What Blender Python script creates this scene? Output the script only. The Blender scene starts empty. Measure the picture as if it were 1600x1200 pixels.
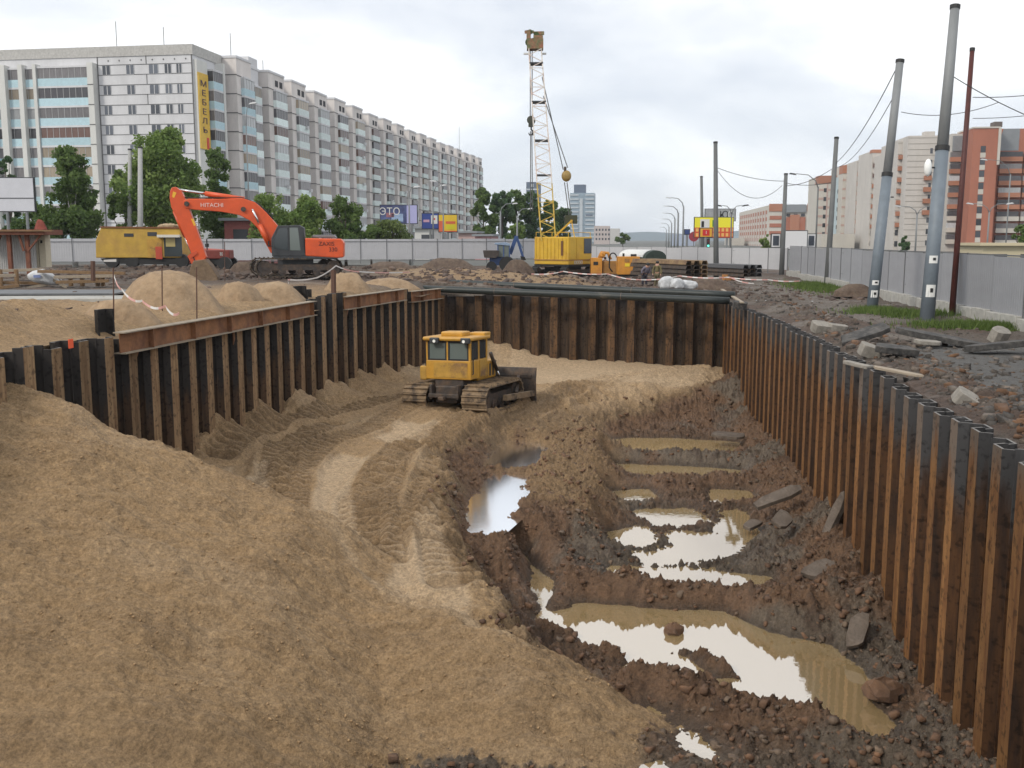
import bpy, math, random
import numpy as np
from mathutils import Vector, Matrix
R = math.radians
scene = bpy.context.scene
COL = scene.collection
rng = random.Random(7)

# ------------------------------------------------------------------ camera, sky, sun, exposure
F = 1580.0; CX, CY = 800.0, 600.0; EYE = 3.0
TH = math.atan(226 / F); PSI = math.atan(190 / F * math.cos(TH))
_h = Vector((-math.sin(PSI), math.cos(PSI), 0)); _r = Vector((math.cos(PSI), math.sin(PSI), 0))
_f = _h * math.cos(TH) + Vector((0, 0, -math.sin(TH))); _u = _h * math.sin(TH) + Vector((0, 0, math.cos(TH)))
cam = bpy.data.cameras.new('camera'); cam_o = bpy.data.objects.new('camera', cam); COL.objects.link(cam_o)
cam.sensor_width = 36; cam.lens = 36 * F / 1600; cam.clip_start = 0.1; cam.clip_end = 20000
m = Matrix((_r, _u, -_f)).transposed().to_4x4(); m.translation = Vector((0, 0, EYE)); cam_o.matrix_world = m
scene.camera = cam_o
scene.view_settings.view_transform = 'Standard'; scene.view_settings.look = 'None'
scene.view_settings.exposure = 0.34; scene.view_settings.gamma = 1.0
scene.render.engine = 'CYCLES'
scene.cycles.max_bounces = 5; scene.cycles.diffuse_bounces = 2; scene.cycles.glossy_bounces = 3
scene.cycles.transparent_max_bounces = 8; scene.cycles.use_denoising = True

SUN_EL, SUN_AZ = R(38), R(-140)      # azimuth from +Y, negative = to the left
w = bpy.data.worlds.new("World"); scene.world = w; w.use_nodes = True
nt = w.node_tree; N = nt.nodes; L = nt.links; N.clear()
out = N.new('ShaderNodeOutputWorld'); bg = N.new('ShaderNodeBackground'); L.new(bg.outputs[0], out.inputs[0])
sky = N.new('ShaderNodeTexSky'); sky.sky_type = 'NISHITA'; sky.sun_disc = False
sky.sun_elevation = SUN_EL; sky.sun_rotation = -SUN_AZ
tc = N.new('ShaderNodeTexCoord')
mp = N.new('ShaderNodeMapping'); mp.inputs['Scale'].default_value = (1.0, 1.0, 2.6); mp.inputs['Location'].default_value = (0.35, 0.1, 0.2)
L.new(tc.outputs['Generated'], mp.inputs[0])
n1 = N.new('ShaderNodeTexNoise'); n1.inputs['Scale'].default_value = 2.6; n1.inputs['Detail'].default_value = 7; n1.inputs['Roughness'].default_value = 0.52; n1.inputs['Distortion'].default_value = 0.25
L.new(mp.outputs[0], n1.inputs['Vector'])
cr = N.new('ShaderNodeValToRGB'); L.new(n1.outputs['Fac'], cr.inputs[0])
e = cr.color_ramp.elements; e[0].position = 0.35; e[0].color = (6.0, 6.35, 6.95, 1); e[1].position = 0.57; e[1].color = (9.6, 9.6, 9.6, 1)
k = e.new(0.47); k.color = (7.5, 7.7, 8.0, 1)
sx = N.new('ShaderNodeSeparateXYZ'); L.new(tc.outputs['Generated'], sx.inputs[0])
hr = N.new('ShaderNodeMapRange'); L.new(sx.outputs['Z'], hr.inputs['Value'])
hr.inputs['From Min'].default_value = 0.0; hr.inputs['From Max'].default_value = 0.20
hz = N.new('ShaderNodeMix'); hz.data_type = 'RGBA'; hz.blend_type = 'MULTIPLY'; hz.inputs[0].default_value = 1
ramp2 = N.new('ShaderNodeValToRGB'); L.new(hr.outputs[0], ramp2.inputs[0])
e = ramp2.color_ramp.elements; e[0].color = (0.86, 0.89, 0.92, 1); e[1].color = (1, 1, 1, 1)
k = e.new(0.45); k.color = (0.93, 0.95, 0.97, 1)
L.new(cr.outputs[0], hz.inputs[6]); L.new(ramp2.outputs[0], hz.inputs[7])
mx = N.new('ShaderNodeMix'); mx.data_type = 'RGBA'; mx.inputs[0].default_value = 0.93
L.new(sky.outputs[0], mx.inputs[6]); L.new(hz.outputs[2], mx.inputs[7])
L.new(mx.outputs[2], bg.inputs[0]); bg.inputs[1].default_value = 0.110
sl = bpy.data.lights.new('sun', 'SUN'); sl.energy = 1.5; sl.angle = R(10); sl.color = (1.0, 0.93, 0.82)
so = bpy.data.objects.new('sun', sl); COL.objects.link(so)
so.rotation_euler = (R(90) - SUN_EL, 0, math.pi - SUN_AZ)

# ------------------------------------------------------------------ placing helpers (photo pixel -> world point)
def ray(px, py): return _f + _r * ((px - CX) / F) + _u * ((CY - py) / F)
def G(px, py, z=0.0):
    d = ray(px, py); t = (z - EYE) / d.z; return Vector((d.x * t, d.y * t, z))
def P(px, py, D): return Vector((0, 0, EYE)) + ray(px, py) * D
def foot(px, D, z=0.0):
    d = ray(px, 374.0); return Vector((d.x * D, d.y * D, z))
def frame_at(px, D):   # scale px/m
    return F / D

# ------------------------------------------------------------------ noise
def _hash(ix, iy, seed):
    n = (ix * 374761393 + iy * 668265263 + seed * 1442695041) & 0xffffffff
    n = ((n ^ (n >> 13)) * 1274126177) & 0xffffffff
    return ((n ^ (n >> 16)) & 0xffff) / 65535.0
def vnoise(x, y, seed=0):
    x = np.asarray(x, float); y = np.asarray(y, float)
    ix = np.floor(x).astype(np.int64); iy = np.floor(y).astype(np.int64)
    fx = x - ix; fy = y - iy; u = fx * fx * (3 - 2 * fx); v = fy * fy * (3 - 2 * fy)
    a = _hash(ix, iy, seed); b = _hash(ix + 1, iy, seed); c = _hash(ix, iy + 1, seed); d = _hash(ix + 1, iy + 1, seed)
    return (a * (1 - u) + b * u) * (1 - v) + (c * (1 - u) + d * u) * v * 1.0
def fbm(x, y, oct=4, seed=0, rough=0.5):      # about -1..1
    s = 0; a = 1; t = 0; fq = 1
    for o in range(oct):
        ang = o * 1.1; ca, sa = math.cos(ang), math.sin(ang)
        s = s + a * (vnoise((x * ca - y * sa) * fq + 17.3 * o, (x * sa + y * ca) * fq + 9.1 * o, seed + o) * 2 - 1); t += a; a *= rough; fq *= 2.03
    return s / t * 1.6
def sstep(a, b, x):
    t = np.clip((x - a) / (b - a), 0, 1); return t * t * (3 - 2 * t)
def segdist(X, Y, pts, closed=False):
    """distance to a polyline and the arc length of the nearest point"""
    best = np.full(X.shape, 1e9); arc = np.zeros(X.shape); side = np.zeros(X.shape); s0 = 0
    n = len(pts); rngk = range(n if closed else n - 1)
    for i in rngk:
        ax, ay = pts[i][0], pts[i][1]; bx, by = pts[(i + 1) % n][0], pts[(i + 1) % n][1]
        dx, dy = bx - ax, by - ay; ll = dx * dx + dy * dy + 1e-12
        t = np.clip(((X - ax) * dx + (Y - ay) * dy) / ll, 0, 1)
        qx = X - (ax + t * dx); qy = Y - (ay + t * dy); d = np.sqrt(qx * qx + qy * qy)
        k = d < best; best = np.where(k, d, best); arc = np.where(k, s0 + t * math.sqrt(ll), arc)
        side = np.where(k, np.sign(dx * qy - dy * qx), side); s0 += math.sqrt(ll)
    return best, arc, side
def sdf(X, Y, pts):
    """signed distance, positive inside"""
    d, _, _ = segdist(X, Y, pts, True)
    ins = np.zeros(X.shape, bool); n = len(pts)
    for i in range(n):
        ax, ay = pts[i][0], pts[i][1]; bx, by = pts[(i + 1) % n][0], pts[(i + 1) % n][1]
        if ay == by: continue
        c = ((ay > Y) != (by > Y)) & (X < (bx - ax) * (Y - ay) / (by - ay) + ax); ins ^= c
    return np.where(ins, d, -d)
def gp(pix, z): return [tuple(G(x, y, z)[:2]) for x, y in pix]

# ------------------------------------------------------------------ materials
MATS = {}
def mat(name, col, rough=0.8, metal=0.0, var=0.0, vscale=3.0, col2=None, c2=0.5, bump=0.0, bscale=20.0, spec=0.5, emit=None, rand=0.0, sharp=0.15, stretch=None):
    """col mixed with col2 by noise (patches), fine value variation, bump, per-object variation"""
    if name in MATS: return MATS[name]
    mt = bpy.data.materials.new(name); mt.use_nodes = True; MATS[name] = mt
    nt = mt.node_tree; N = nt.nodes; L = nt.links; b = N['Principled BSDF']
    b.inputs['Roughness'].default_value = rough; b.inputs['Metallic'].default_value = metal
    b.inputs['Specular IOR Level'].default_value = spec
    c = (*col, 1); b.inputs['Base Color'].default_value = c
    tc = N.new('ShaderNodeTexCoord'); vec = tc.outputs['Object']
    if stretch:
        mp = N.new('ShaderNodeMapping'); mp.inputs['Scale'].default_value = stretch; L.new(vec, mp.inputs[0]); vec = mp.outputs[0]
    cur = None
    if col2 is not None:
        n = N.new('ShaderNodeTexNoise'); n.inputs['Scale'].default_value = vscale; n.inputs['Detail'].default_value = 6; n.inputs['Roughness'].default_value = .65
        L.new(vec, n.inputs['Vector'])
        mr = N.new('ShaderNodeMapRange'); mr.inputs['From Min'].default_value = c2 - sharp; mr.inputs['From Max'].default_value = c2 + sharp
        L.new(n.outputs['Fac'], mr.inputs['Value'])
        mixn = N.new('ShaderNodeMix'); mixn.data_type = 'RGBA'; mixn.inputs[6].default_value = c; mixn.inputs[7].default_value = (*col2, 1)
        L.new(mr.outputs[0], mixn.inputs[0]); cur = mixn.outputs[2]
    if var > 0 or rand > 0:
        hs = N.new('ShaderNodeHueSaturation')
        if cur: L.new(cur, hs.inputs['Color'])
        else: hs.inputs['Color'].default_value = c
        val = None
        if var > 0:
            n = N.new('ShaderNodeTexNoise'); n.inputs['Scale'].default_value = vscale * 2.3; n.inputs['Detail'].default_value = 8; n.inputs['Roughness'].default_value = .7
            L.new(vec, n.inputs['Vector'])
            mr = N.new('ShaderNodeMapRange'); mr.inputs['From Min'].default_value = .3; mr.inputs['From Max'].default_value = .7
            mr.inputs['To Min'].default_value = 1 - var; mr.inputs['To Max'].default_value = 1 + var
            L.new(n.outputs['Fac'], mr.inputs['Value']); val = mr.outputs[0]
        if rand > 0:
            oi = N.new('ShaderNodeObjectInfo'); mr = N.new('ShaderNodeMapRange')
            mr.inputs['To Min'].default_value = 1 - rand; mr.inputs['To Max'].default_value = 1 + rand
            L.new(oi.outputs['Random'], mr.inputs['Value'])
            if val is None: val = mr.outputs[0]
            else:
                mm = N.new('ShaderNodeMath'); mm.operation = 'MULTIPLY'; L.new(val, mm.inputs[0]); L.new(mr.outputs[0], mm.inputs[1]); val = mm.outputs[0]
        L.new(val, hs.inputs['Value']); cur = hs.outputs[0]
    if cur: L.new(cur, b.inputs['Base Color'])
    if bump > 0:
        n = N.new('ShaderNodeTexNoise'); n.inputs['Scale'].default_value = bscale; n.inputs['Detail'].default_value = 5
        L.new(vec, n.inputs['Vector']); bp = N.new('ShaderNodeBump'); bp.inputs['Strength'].default_value = min(1, bump); bp.inputs['Distance'].default_value = 0.03
        L.new(n.outputs['Fac'], bp.inputs['Height']); L.new(bp.outputs[0], b.inputs['Normal'])
    if emit: b.inputs['Emission Color'].default_value = (*emit, 1); b.inputs['Emission Strength'].default_value = 1.0
    return mt

# ------------------------------------------------------------------ mesh builder
class MB:
    def __init__(s): s.v = []; s.f = []; s.mi = []; s.cur = 0
    def m(s, i): s.cur = i; return s
    def add(s, vs, fs):
        o = len(s.v); s.v += [tuple(p) for p in vs]; s.f += [tuple(i + o for i in f) for f in fs]; s.mi += [s.cur] * len(fs); return s
    def box(s, c, sz, rot=None, taper=1.0, shear=(0, 0)):
        hx, hy, hz = sz[0] / 2, sz[1] / 2, sz[2] / 2; vs = []
        for z, k in ((-hz, 1.0), (hz, taper)):
            for x, y in ((-hx, -hy), (hx, -hy), (hx, hy), (-hx, hy)):
                p = Vector((x * k + (shear[0] if z > 0 else 0), y * k + (shear[1] if z > 0 else 0), z))
                if rot is not None: p = rot @ p
                vs.append(p + Vector(c))
        return s.add(vs, [(3, 2, 1, 0), (4, 5, 6, 7), (0, 1, 5, 4), (1, 2, 6, 5), (2, 3, 7, 6), (3, 0, 4, 7)])
    def b2(s, x0, x1, y0, y1, z0, z1): return s.box(((x0 + x1) / 2, (y0 + y1) / 2, (z0 + z1) / 2), (abs(x1 - x0), abs(y1 - y0), abs(z1 - z0)))
    def tube(s, pts, r, n=8, cap=True):
        pts = [Vector(p) for p in pts]; rs = r if hasattr(r, '__len__') else [r] * len(pts)
        o = []; prev = None
        for i, p in enumerate(pts):
            d = (pts[min(i + 1, len(pts) - 1)] - pts[max(i - 1, 0)]).normalized()
            a = Vector((0, 0, 1)) if abs(d.z) < .9 else Vector((1, 0, 0))
            if prev is not None: a = prev
            x = (a - d * a.dot(d)).normalized(); prev = x; y = d.cross(x)
            o.append([p + (x * math.cos(2 * math.pi * k / n) + y * math.sin(2 * math.pi * k / n)) * rs[i] for k in range(n)])
        vs = [q for ring in o for q in ring]; fs = []
        for i in range(len(pts) - 1):
            for k in range(n): fs.append((i * n + k, i * n + (k + 1) % n, (i + 1) * n + (k + 1) % n, (i + 1) * n + k))
        if cap: fs.append(tuple(range(n))[::-1]); fs.append(tuple((len(pts) - 1) * n + k for k in range(n)))
        return s.add(vs, fs)
    def bar(s, p0, p1, w, h=None):
        h = h or w; p0 = Vector(p0); p1 = Vector(p1); d = (p1 - p0); l = d.length
        if l < 1e-6: return s
        d.normalize(); a = Vector((0, 0, 1)) if abs(d.z) < .95 else Vector((0, 1, 0))
        y = a.cross(d).normalized(); z = d.cross(y)
        return s.box((p0 + p1) / 2, (l, w, h), Matrix((d, y, z)).transposed())
    def prism(s, poly, t0, t1, ax='y', org=(0, 0, 0)):
        """polygon in the (x,z) plane extruded along y (or 'z': polygon in xy extruded in z; 'x': polygon yz along x)"""
        n = len(poly); vs = []
        for t in (t0, t1):
            for a, b in poly:
                p = {'y': (a, t, b), 'z': (a, b, t), 'x': (t, a, b)}[ax]; vs.append(Vector(p) + Vector(org))
        fs = [tuple(range(n)), tuple(range(2 * n - 1, n - 1, -1))]
        for i in range(n): fs.append((i, i + n, (i + 1) % n + n, (i + 1) % n))
        return s.add(vs, fs)
    def sphere(s, c, r, n=8, mm=6, sq=(1, 1, 1), jit=0.0, rg=None):
        vs = []; rg = rg or rng
        for j in range(mm + 1):
            t = math.pi * j / mm
            for i in range(n):
                a = 2 * math.pi * i / n; k = r * (1 + (rg.random() - .5) * 2 * jit)
                vs.append((c[0] + k * sq[0] * math.sin(t) * math.cos(a), c[1] + k * sq[1] * math.sin(t) * math.sin(a), c[2] + k * sq[2] * math.cos(t)))
        fs = [(j * n + i, (j + 1) * n + i, (j + 1) * n + (i + 1) % n, j * n + (i + 1) % n) for j in range(mm) for i in range(n)]
        return s.add(vs, fs)
    def xform(s, M):
        s.v = [tuple(M @ Vector(p)) for p in s.v]; return s
    def build(s, name, mats, parent=None, smooth=False, bevel=0.0, world=False):
        me = bpy.data.meshes.new(name); off = Vector((0, 0, 0))
        if parent is not None and world:
            q = parent
            while q is not None: off += q.location; q = q.parent
        vs = [(p[0] - off.x, p[1] - off.y, p[2] - off.z) for p in s.v] if off.length > 0 else s.v
        me.from_pydata(vs, [], s.f)
        for mt in (mats if isinstance(mats, (list, tuple)) else [mats]): me.materials.append(mt)
        me.polygons.foreach_set('material_index', s.mi)
        if smooth: me.polygons.foreach_set('use_smooth', [True] * len(s.f))
        me.update(); fixn(me)
        o = bpy.data.objects.new(name, me); COL.objects.link(o)
        if parent is not None: o.parent = parent
        if bevel > 0:
            b = o.modifiers.new('bevel', 'BEVEL'); b.width = bevel; b.segments = 2; b.limit_method = 'ANGLE'; b.angle_limit = R(40)
        return o
def fixn(me):
    import bmesh
    b = bmesh.new(); b.from_mesh(me); bmesh.ops.recalc_face_normals(b, faces=b.faces); b.to_mesh(me); b.free()
def tag(o, label=None, cat=None, group=None, kind=None):
    if label: o['label'] = label
    if cat: o['category'] = cat
    if group: o['group'] = group
    if kind: o['kind'] = kind
    return o
def thing(name, label, cat, loc=(0, 0, 0), rz=0.0, group=None, rot=None):
    o = bpy.data.objects.new(name, None); COL.objects.link(o); o.empty_display_size = .2
    o.location = loc; o.rotation_euler = rot if rot else (0, 0, rz); tag(o, label, cat, group); return o
def copy_tree(o, parent=None):
    c = o.copy(); COL.objects.link(c)
    if parent is not None: c.parent = parent
    for ch in [x for x in KIDS.get(o.name, [])]: pass
    for ch in list(o.children): copy_tree(ch, c)
    return c
KIDS = {}
def text(body, size, mt, loc, rot, parent=None, name='lettering', ext=0.01, align='CENTER', sx=1.0):
    cu = bpy.data.curves.new(name, 'FONT'); cu.body = body; cu.size = size; cu.extrude = ext; cu.align_x = align; cu.align_y = 'CENTER'
    cu.materials.append(mt); o = bpy.data.objects.new(name, cu); COL.objects.link(o)
    bpy.context.view_layer.update(); me = bpy.data.meshes.new_from_object(o); bpy.data.objects.remove(o); bpy.data.curves.remove(cu)
    if not me.materials: me.materials.append(mt)
    o = bpy.data.objects.new(name, me); COL.objects.link(o)
    if parent is not None: o.parent = parent
    o.location = loc; o.rotation_euler = rot; o.scale = (sx, 1, 1); return o
# ------------------------------------------------------------------ terrain
WL = -4.95                                      # water level in the pit
LWALL = [(-12.7, 1.0), (-12.6, 20.0), (-11.8, 35.0), (-9.9, 51.0)]
RX = 5.45; BY = 51.0
def lwx(y): return np.interp(y, [p[1] for p in LWALL], [p[0] for p in LWALL])

def mat_ground(name, rough=0.95, bscale=16.0, bstr=1.0, bdist=0.11):
    mt = bpy.data.materials.new(name); mt.use_nodes = True; nt = mt.node_tree; N = nt.nodes; L = nt.links; b = N['Principled BSDF']
    at = N.new('ShaderNodeVertexColor'); at.layer_name = 'Col'
    tc = N.new('ShaderNodeTexCoord')
    n = N.new('ShaderNodeTexNoise'); n.inputs['Scale'].default_value = 7; n.inputs['Detail'].default_value = 12; n.inputs['Roughness'].default_value = .82
    L.new(tc.outputs['Object'], n.inputs['Vector'])
    mr = N.new('ShaderNodeMapRange'); mr.inputs['From Min'].default_value = .3; mr.inputs['From Max'].default_value = .7; mr.inputs['To Min'].default_value = .52; mr.inputs['To Max'].default_value = 1.42
    L.new(n.outputs['Fac'], mr.inputs['Value'])
    hs = N.new('ShaderNodeHueSaturation'); L.new(at.outputs['Color'], hs.inputs['Color']); L.new(mr.outputs[0], hs.inputs['Value'])
    n3 = N.new('ShaderNodeTexNoise'); n3.inputs['Scale'].default_value = 20; n3.inputs['Detail'].default_value = 6; n3.inputs['Roughness'].default_value = .8; L.new(tc.outputs['Object'], n3.inputs['Vector'])
    mr3 = N.new('ShaderNodeMapRange'); mr3.inputs['From Min'].default_value = .33; mr3.inputs['From Max'].default_value = .67; mr3.inputs['To Min'].default_value = .62; mr3.inputs['To Max'].default_value = 1.35; L.new(n3.outputs['Fac'], mr3.inputs['Value'])
    hs3 = N.new('ShaderNodeHueSaturation'); L.new(hs.outputs[0], hs3.inputs['Color']); L.new(mr3.outputs[0], hs3.inputs['Value'])
    L.new(hs3.outputs[0], b.inputs['Base Color'])
    ra = N.new('ShaderNodeMapRange'); L.new(at.outputs['Alpha'], ra.inputs['Value']); ra.inputs['To Min'].default_value = rough; ra.inputs['To Max'].default_value = .22
    L.new(ra.outputs[0], b.inputs['Roughness'])
    n2 = N.new('ShaderNodeTexNoise'); n2.inputs['Scale'].default_value = bscale; n2.inputs['Detail'].default_value = 8; n2.inputs['Roughness'].default_value = .7
    L.new(tc.outputs['Object'], n2.inputs['Vector'])
    bp = N.new('ShaderNodeBump'); bp.inputs['Strength'].default_value = bstr; bp.inputs['Distance'].default_value = bdist
    L.new(n2.outputs['Fac'], bp.inputs['Height']); L.new(bp.outputs[0], b.inputs['Normal'])
    return mt
def grid_obj(name, X, Y, Z, C, mt, keep=None):
    ny, nx = X.shape; co = np.stack([X, Y, Z], -1).reshape(-1, 3)
    i = np.arange((ny - 1) * (nx - 1)); r = i // (nx - 1); c = i % (nx - 1); a = r * nx + c
    fc = np.stack([a, a + 1, a + nx + 1, a + nx], 1)
    if keep is not None: fc = fc[keep.reshape(-1)[i]]
    me = bpy.data.meshes.new(name); nf = len(fc)
    me.vertices.add(len(co)); me.vertices.foreach_set('co', co.ravel())
    me.loops.add(nf * 4); me.loops.foreach_set('vertex_index', fc.ravel().astype(np.int32))
    me.polygons.add(nf); me.polygons.foreach_set('loop_start', np.arange(0, nf * 4, 4, dtype=np.int32))
    me.polygons.foreach_set('use_smooth', np.ones(nf, bool))
    me.update(calc_edges=True)
    ca = me.color_attributes.new('Col', 'FLOAT_COLOR', 'POINT'); ca.data.foreach_set('color', C.reshape(-1).astype(np.float32))
    me.materials.append(mt); o = bpy.data.objects.new(name, me); COL.objects.link(o); return o

# colours (linear albedo)
SAND = np.array((.39, .258, .135)); SANDL = np.array((.53, .385, .24)); SANDD = np.array((.20, .13, .07))
CLAY = np.array((.18, .105, .06)); CLAYD = np.array((.06, .033, .02)); MUD = np.array((.165, .128, .093)); MUDL = np.array((.17, .15, .125))

# pit floor heights -------------------------------------------------
bench_edge = gp([(1125, 592), (1040, 606), (930, 622), (862, 640), (792, 660), (726, 680), (688, 706)], -3.5) + gp([(688, 760), (700, 830), (742, 900), (800, 955)], -3.7)
bench_poly = [(-15, 54), (6.5, 54), (6.0, 50.0)] + bench_edge + [(-2.2, 16.7), (-4.5, 17.6), (-7.5, 18.3), (-16, 18.8)]
RIDGE = [(-16.0, 18.5, 1.2), (-13.0, 19.2, 0.2), (-11.1, 20.0, -2.0), (-8.4, 18.8, -3.0), (-5.8, 17.6, -3.3), (-3.5, 16.8, -3.5), (-1.7, 16.2, -3.8), (0.3, 16.0, -4.9)]
PUD = {
 'main': ([(845, 968), (905, 942), (1010, 952), (1130, 958), (1200, 990), (1290, 1010), (1335, 1055), (1345, 1085), (1290, 1090), (1220, 1088), (1170, 1062), (1120, 1020), (1060, 1010), (985, 1020), (935, 1005)], .34),
 'left': ([(782, 744), (815, 746), (803, 775), (776, 806), (780, 832), (750, 836), (742, 800), (762, 768)], .34),
 'leftup': ([(800, 690), (842, 697), (820, 732), (762, 728)], .3),
 'leftlow': ([(806, 866), (822, 868), (845, 890), (870, 915), (850, 960), (835, 930), (820, 880)], .16),
 'brown1': ([(935, 686), (1050, 686), (1155, 692), (1160, 708), (1040, 708), (940, 703)], .3),
 'brown2': ([(955, 726), (1050, 729), (1155, 736), (1135, 750), (1030, 748), (960, 742)], .3),
 'mid': ([(970, 888), (1040, 892), (1120, 895), (1190, 905), (1160, 916), (1050, 914), (975, 908)], .26),
 'sc1': ([(950, 832), (1000, 828), (1005, 850), (960, 848)], .16),
 'sc2': ([(1060, 835), (1130, 838), (1150, 800), (1175, 830), (1130, 866), (1020, 880), (1010, 868), (1070, 860)], .17),
 'sc3': ([(1010, 800), (1070, 798), (1090, 815), (1040, 818)], .3),
 'sc4': ([(1115, 766), (1165, 768), (1172, 781), (1118, 784)], .36),
 'sc5': ([(930, 770), (1010, 765), (1022, 779), (960, 787)], .3),
 'low1': ([(990, 1020), (1050, 1030), (1095, 1052), (1040, 1060), (995, 1042)], .55),
 'low2': ([(1140, 1068), (1215, 1090), (1238, 1108), (1160, 1102)], .5),
 'low3': ([(1010, 1100), (1040, 1115), (1090, 1150), (1125, 1185), (1105, 1190), (1050, 1150), (1005, 1118)], .06),
 'low4': ([(940, 1200), (1030, 1190), (1050, 1215), (960, 1240)], .10),
 'low5': ([(1330, 1090), (1380, 1130), (1350, 1170), (1290, 1130), (1240, 1100)], .32),
 'dry': ([(1045, 603), (1080, 602), (1078, 609), (1046, 610)], .0),
}
WL2 = -4.12; HIGH = [(690, 842), (680, 740), (740, 685), (850, 662), (915, 668), (915, 720), (900, 775), (865, 808), (830, 815), (795, 850)]
SMOOTH = [ # smooth light sand patches scraped on the bench, at bench level
 [(350, 802), (372, 770), (418, 730), (422, 790), (420, 840), (395, 830)],
 [(488, 790), (500, 745), (532, 722), (578, 728), (552, 758), (550, 800), (563, 850), (548, 886), (505, 868), (486, 835)],
 [(600, 905), (625, 862), (660, 845), (640, 820), (685, 800), (695, 850), (712, 890), (745, 935), (680, 936), (610, 930)],
 [(300, 770), (350, 795), (430, 838), (520, 872), (565, 900), (640, 925), (735, 940), (830, 972), (760, 965), (640, 940), (550, 905), (440, 860), (350, 812)],
 [(590, 690), (620, 668), (690, 660), (660, 690), (610, 698)],
 [(800, 560), (1000, 553), (1100, 575), (1080, 592), (960, 596), (840, 604), (790, 590)],
 [(330, 775), (365, 745), (345, 780)],
]
TRACKS = [[(455, 850), (452, 790), (462, 745), (500, 715), (560, 690), (620, 660), (660, 640)],
          [(600, 870), (590, 800), (610, 740), (650, 705), (700, 672), (735, 652)],
          [(655, 830), (672, 770), (700, 715), (770, 665), (830, 640), (900, 612)],
          [(760, 665), (860, 620), (960, 590), (1090, 575)],
          [(345, 735), (430, 690), (540, 655), (640, 632)], [(560, 850), (562, 790), (600, 735), (690, 690), (760, 655)],
          [(705, 900), (690, 830), (705, 770), (738, 710)], [(420, 780), (440, 720), (520, 680)]]
def pit_height(X, Y):
    n1 = fbm(X * .35, Y * .35, 3, 3); n2 = fbm(X * 1.3, Y * 1.3, 4, 11); n3 = fbm(X * 4.5, Y * 4.5, 4, 21, .6)
    n4 = fbm(X * 11, Y * 11, 3, 31, .65)
    low = -4.80 + .05 * n1 + .07 * n2
    low = low + sstep(41.5, 48, Y) * 1.1
    wgt_right = sstep(3.4, 5.5, X) * sstep(19, 25, Y) * (1 - sstep(40, 47, Y) * .4)
    low = low + wgt_right * (.75 + .12 * n2) + sstep(4.3, 5.5, X) * sstep(19, 14, Y) * .35
    # clay berms (pixel centre lines at their level, height, half width)
    for pts, hgt, wd in (
        ([(880, 925), (960, 928), (1080, 940), (1200, 955), (1330, 960), (1420, 965)], .48, .8),
        ([(860, 640), (950, 645), (1060, 642), (1160, 642)], .65, 1.5),
        ([(900, 712), (1000, 714), (1100, 716), (1180, 717)], .20, .40),
        ([(930, 765), (1030, 756), (1140, 752)], .25, .5),
        ([(860, 975), (930, 985), (965, 1000)], .25, .22),
        ([(960, 1010), (1060, 1030), (1120, 1030), (1240, 1090)], .22, .3),
        ([(1000, 1065), (1090, 1080), (1180, 1115), (1290, 1150), (1400, 1190)], .42, .42),
        ([(900, 850), (960, 868), (1080, 882), (1180, 880)], .16, .3),
        ([(830, 745), (870, 790), (930, 835)], .12, .9)):
        w_ = gp(pts, WL + .2); d, a, s = segdist(X, Y, w_)
        low = low + hgt * np.exp(-(d / wd) ** 2) * (1 + .35 * n2)
    # puddle hollows
    wet = np.zeros(X.shape)
    hi = sstep(-1.7, -.1, sdf(X, Y, gp(HIGH, WL2))); low = low + .86 * hi; dg, _, _ = segdist(X, Y, gp([(790, 838), (822, 866), (850, 900)], WL + .4)); low = low + .28 * np.exp(-(dg / 1.1) ** 2) * (1 - hi)
    for k, (poly, dep) in PUD.items():
        if dep <= 0: continue
        wl = WL2 if k in ('left', 'leftup') else WL
        sd = sdf(X, Y, gp(poly, wl)) + .12 * n2 + .04 * n3
        t = sstep(-.55, .18, sd); target = wl - dep * .6
        low = low * (1 - t) + target * t; wet = np.maximum(wet, sstep(-.7, .1, sd))
    wz = sdf(X, Y, gp([(790, 810), (900, 790), (1180, 790), (1190, 900), (960, 905), (850, 900)], WL)); low = low - .10 * sstep(-.5, .8, wz) * (low > WL - .05)
    lumpy = 1 - .8 * sstep(.15, .8, wet)
    cr_n = fbm(X * 8, Y * 8, 3, 401, .7); low = low + (np.abs(n3) * .17 - .06 + .05 * n4 + .10 * np.abs(cr_n) - .02) * lumpy
    # bench of sand
    sb = sdf(X, Y, bench_poly) + .28 * n2 + .10 * n3
    wdn = sstep(34, 40, Y) * sstep(-4.5, -1.5, X); bt = sstep(-1.0 - .9 * wdn, .55 + .25 * wdn, sb)
    bench = -3.12 - .10 * sstep(30, 18, Y) * 3.5 - .1 * sstep(36, 48, Y) + .07 * n1 + .035 * n2
    bench = bench - .38 * np.exp(-(np.maximum(sb, 0) / 1.1) ** 2) * sstep(27, 31, Y) + .04 * np.exp(-((sb - .7) / .45) ** 2) * (Y < 43) * (.6 + n2 * .6)
    rough = np.ones(X.shape); smooth = np.zeros(X.shape)
    for poly in SMOOTH:
        s_ = sdf(X, Y, gp(poly, -3.25 if poly[0][1] < 700 else -3.4)) + .06 * n2 + .02 * n3
        smooth = np.maximum(smooth, sstep(-.08, .08, s_)); strip = sstep(-.12, .12, s_) if poly[0] == (300, 770) else (strip if 'strip' in dir() else 0)
    tr = np.zeros(X.shape); val = np.zeros(X.shape)
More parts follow.
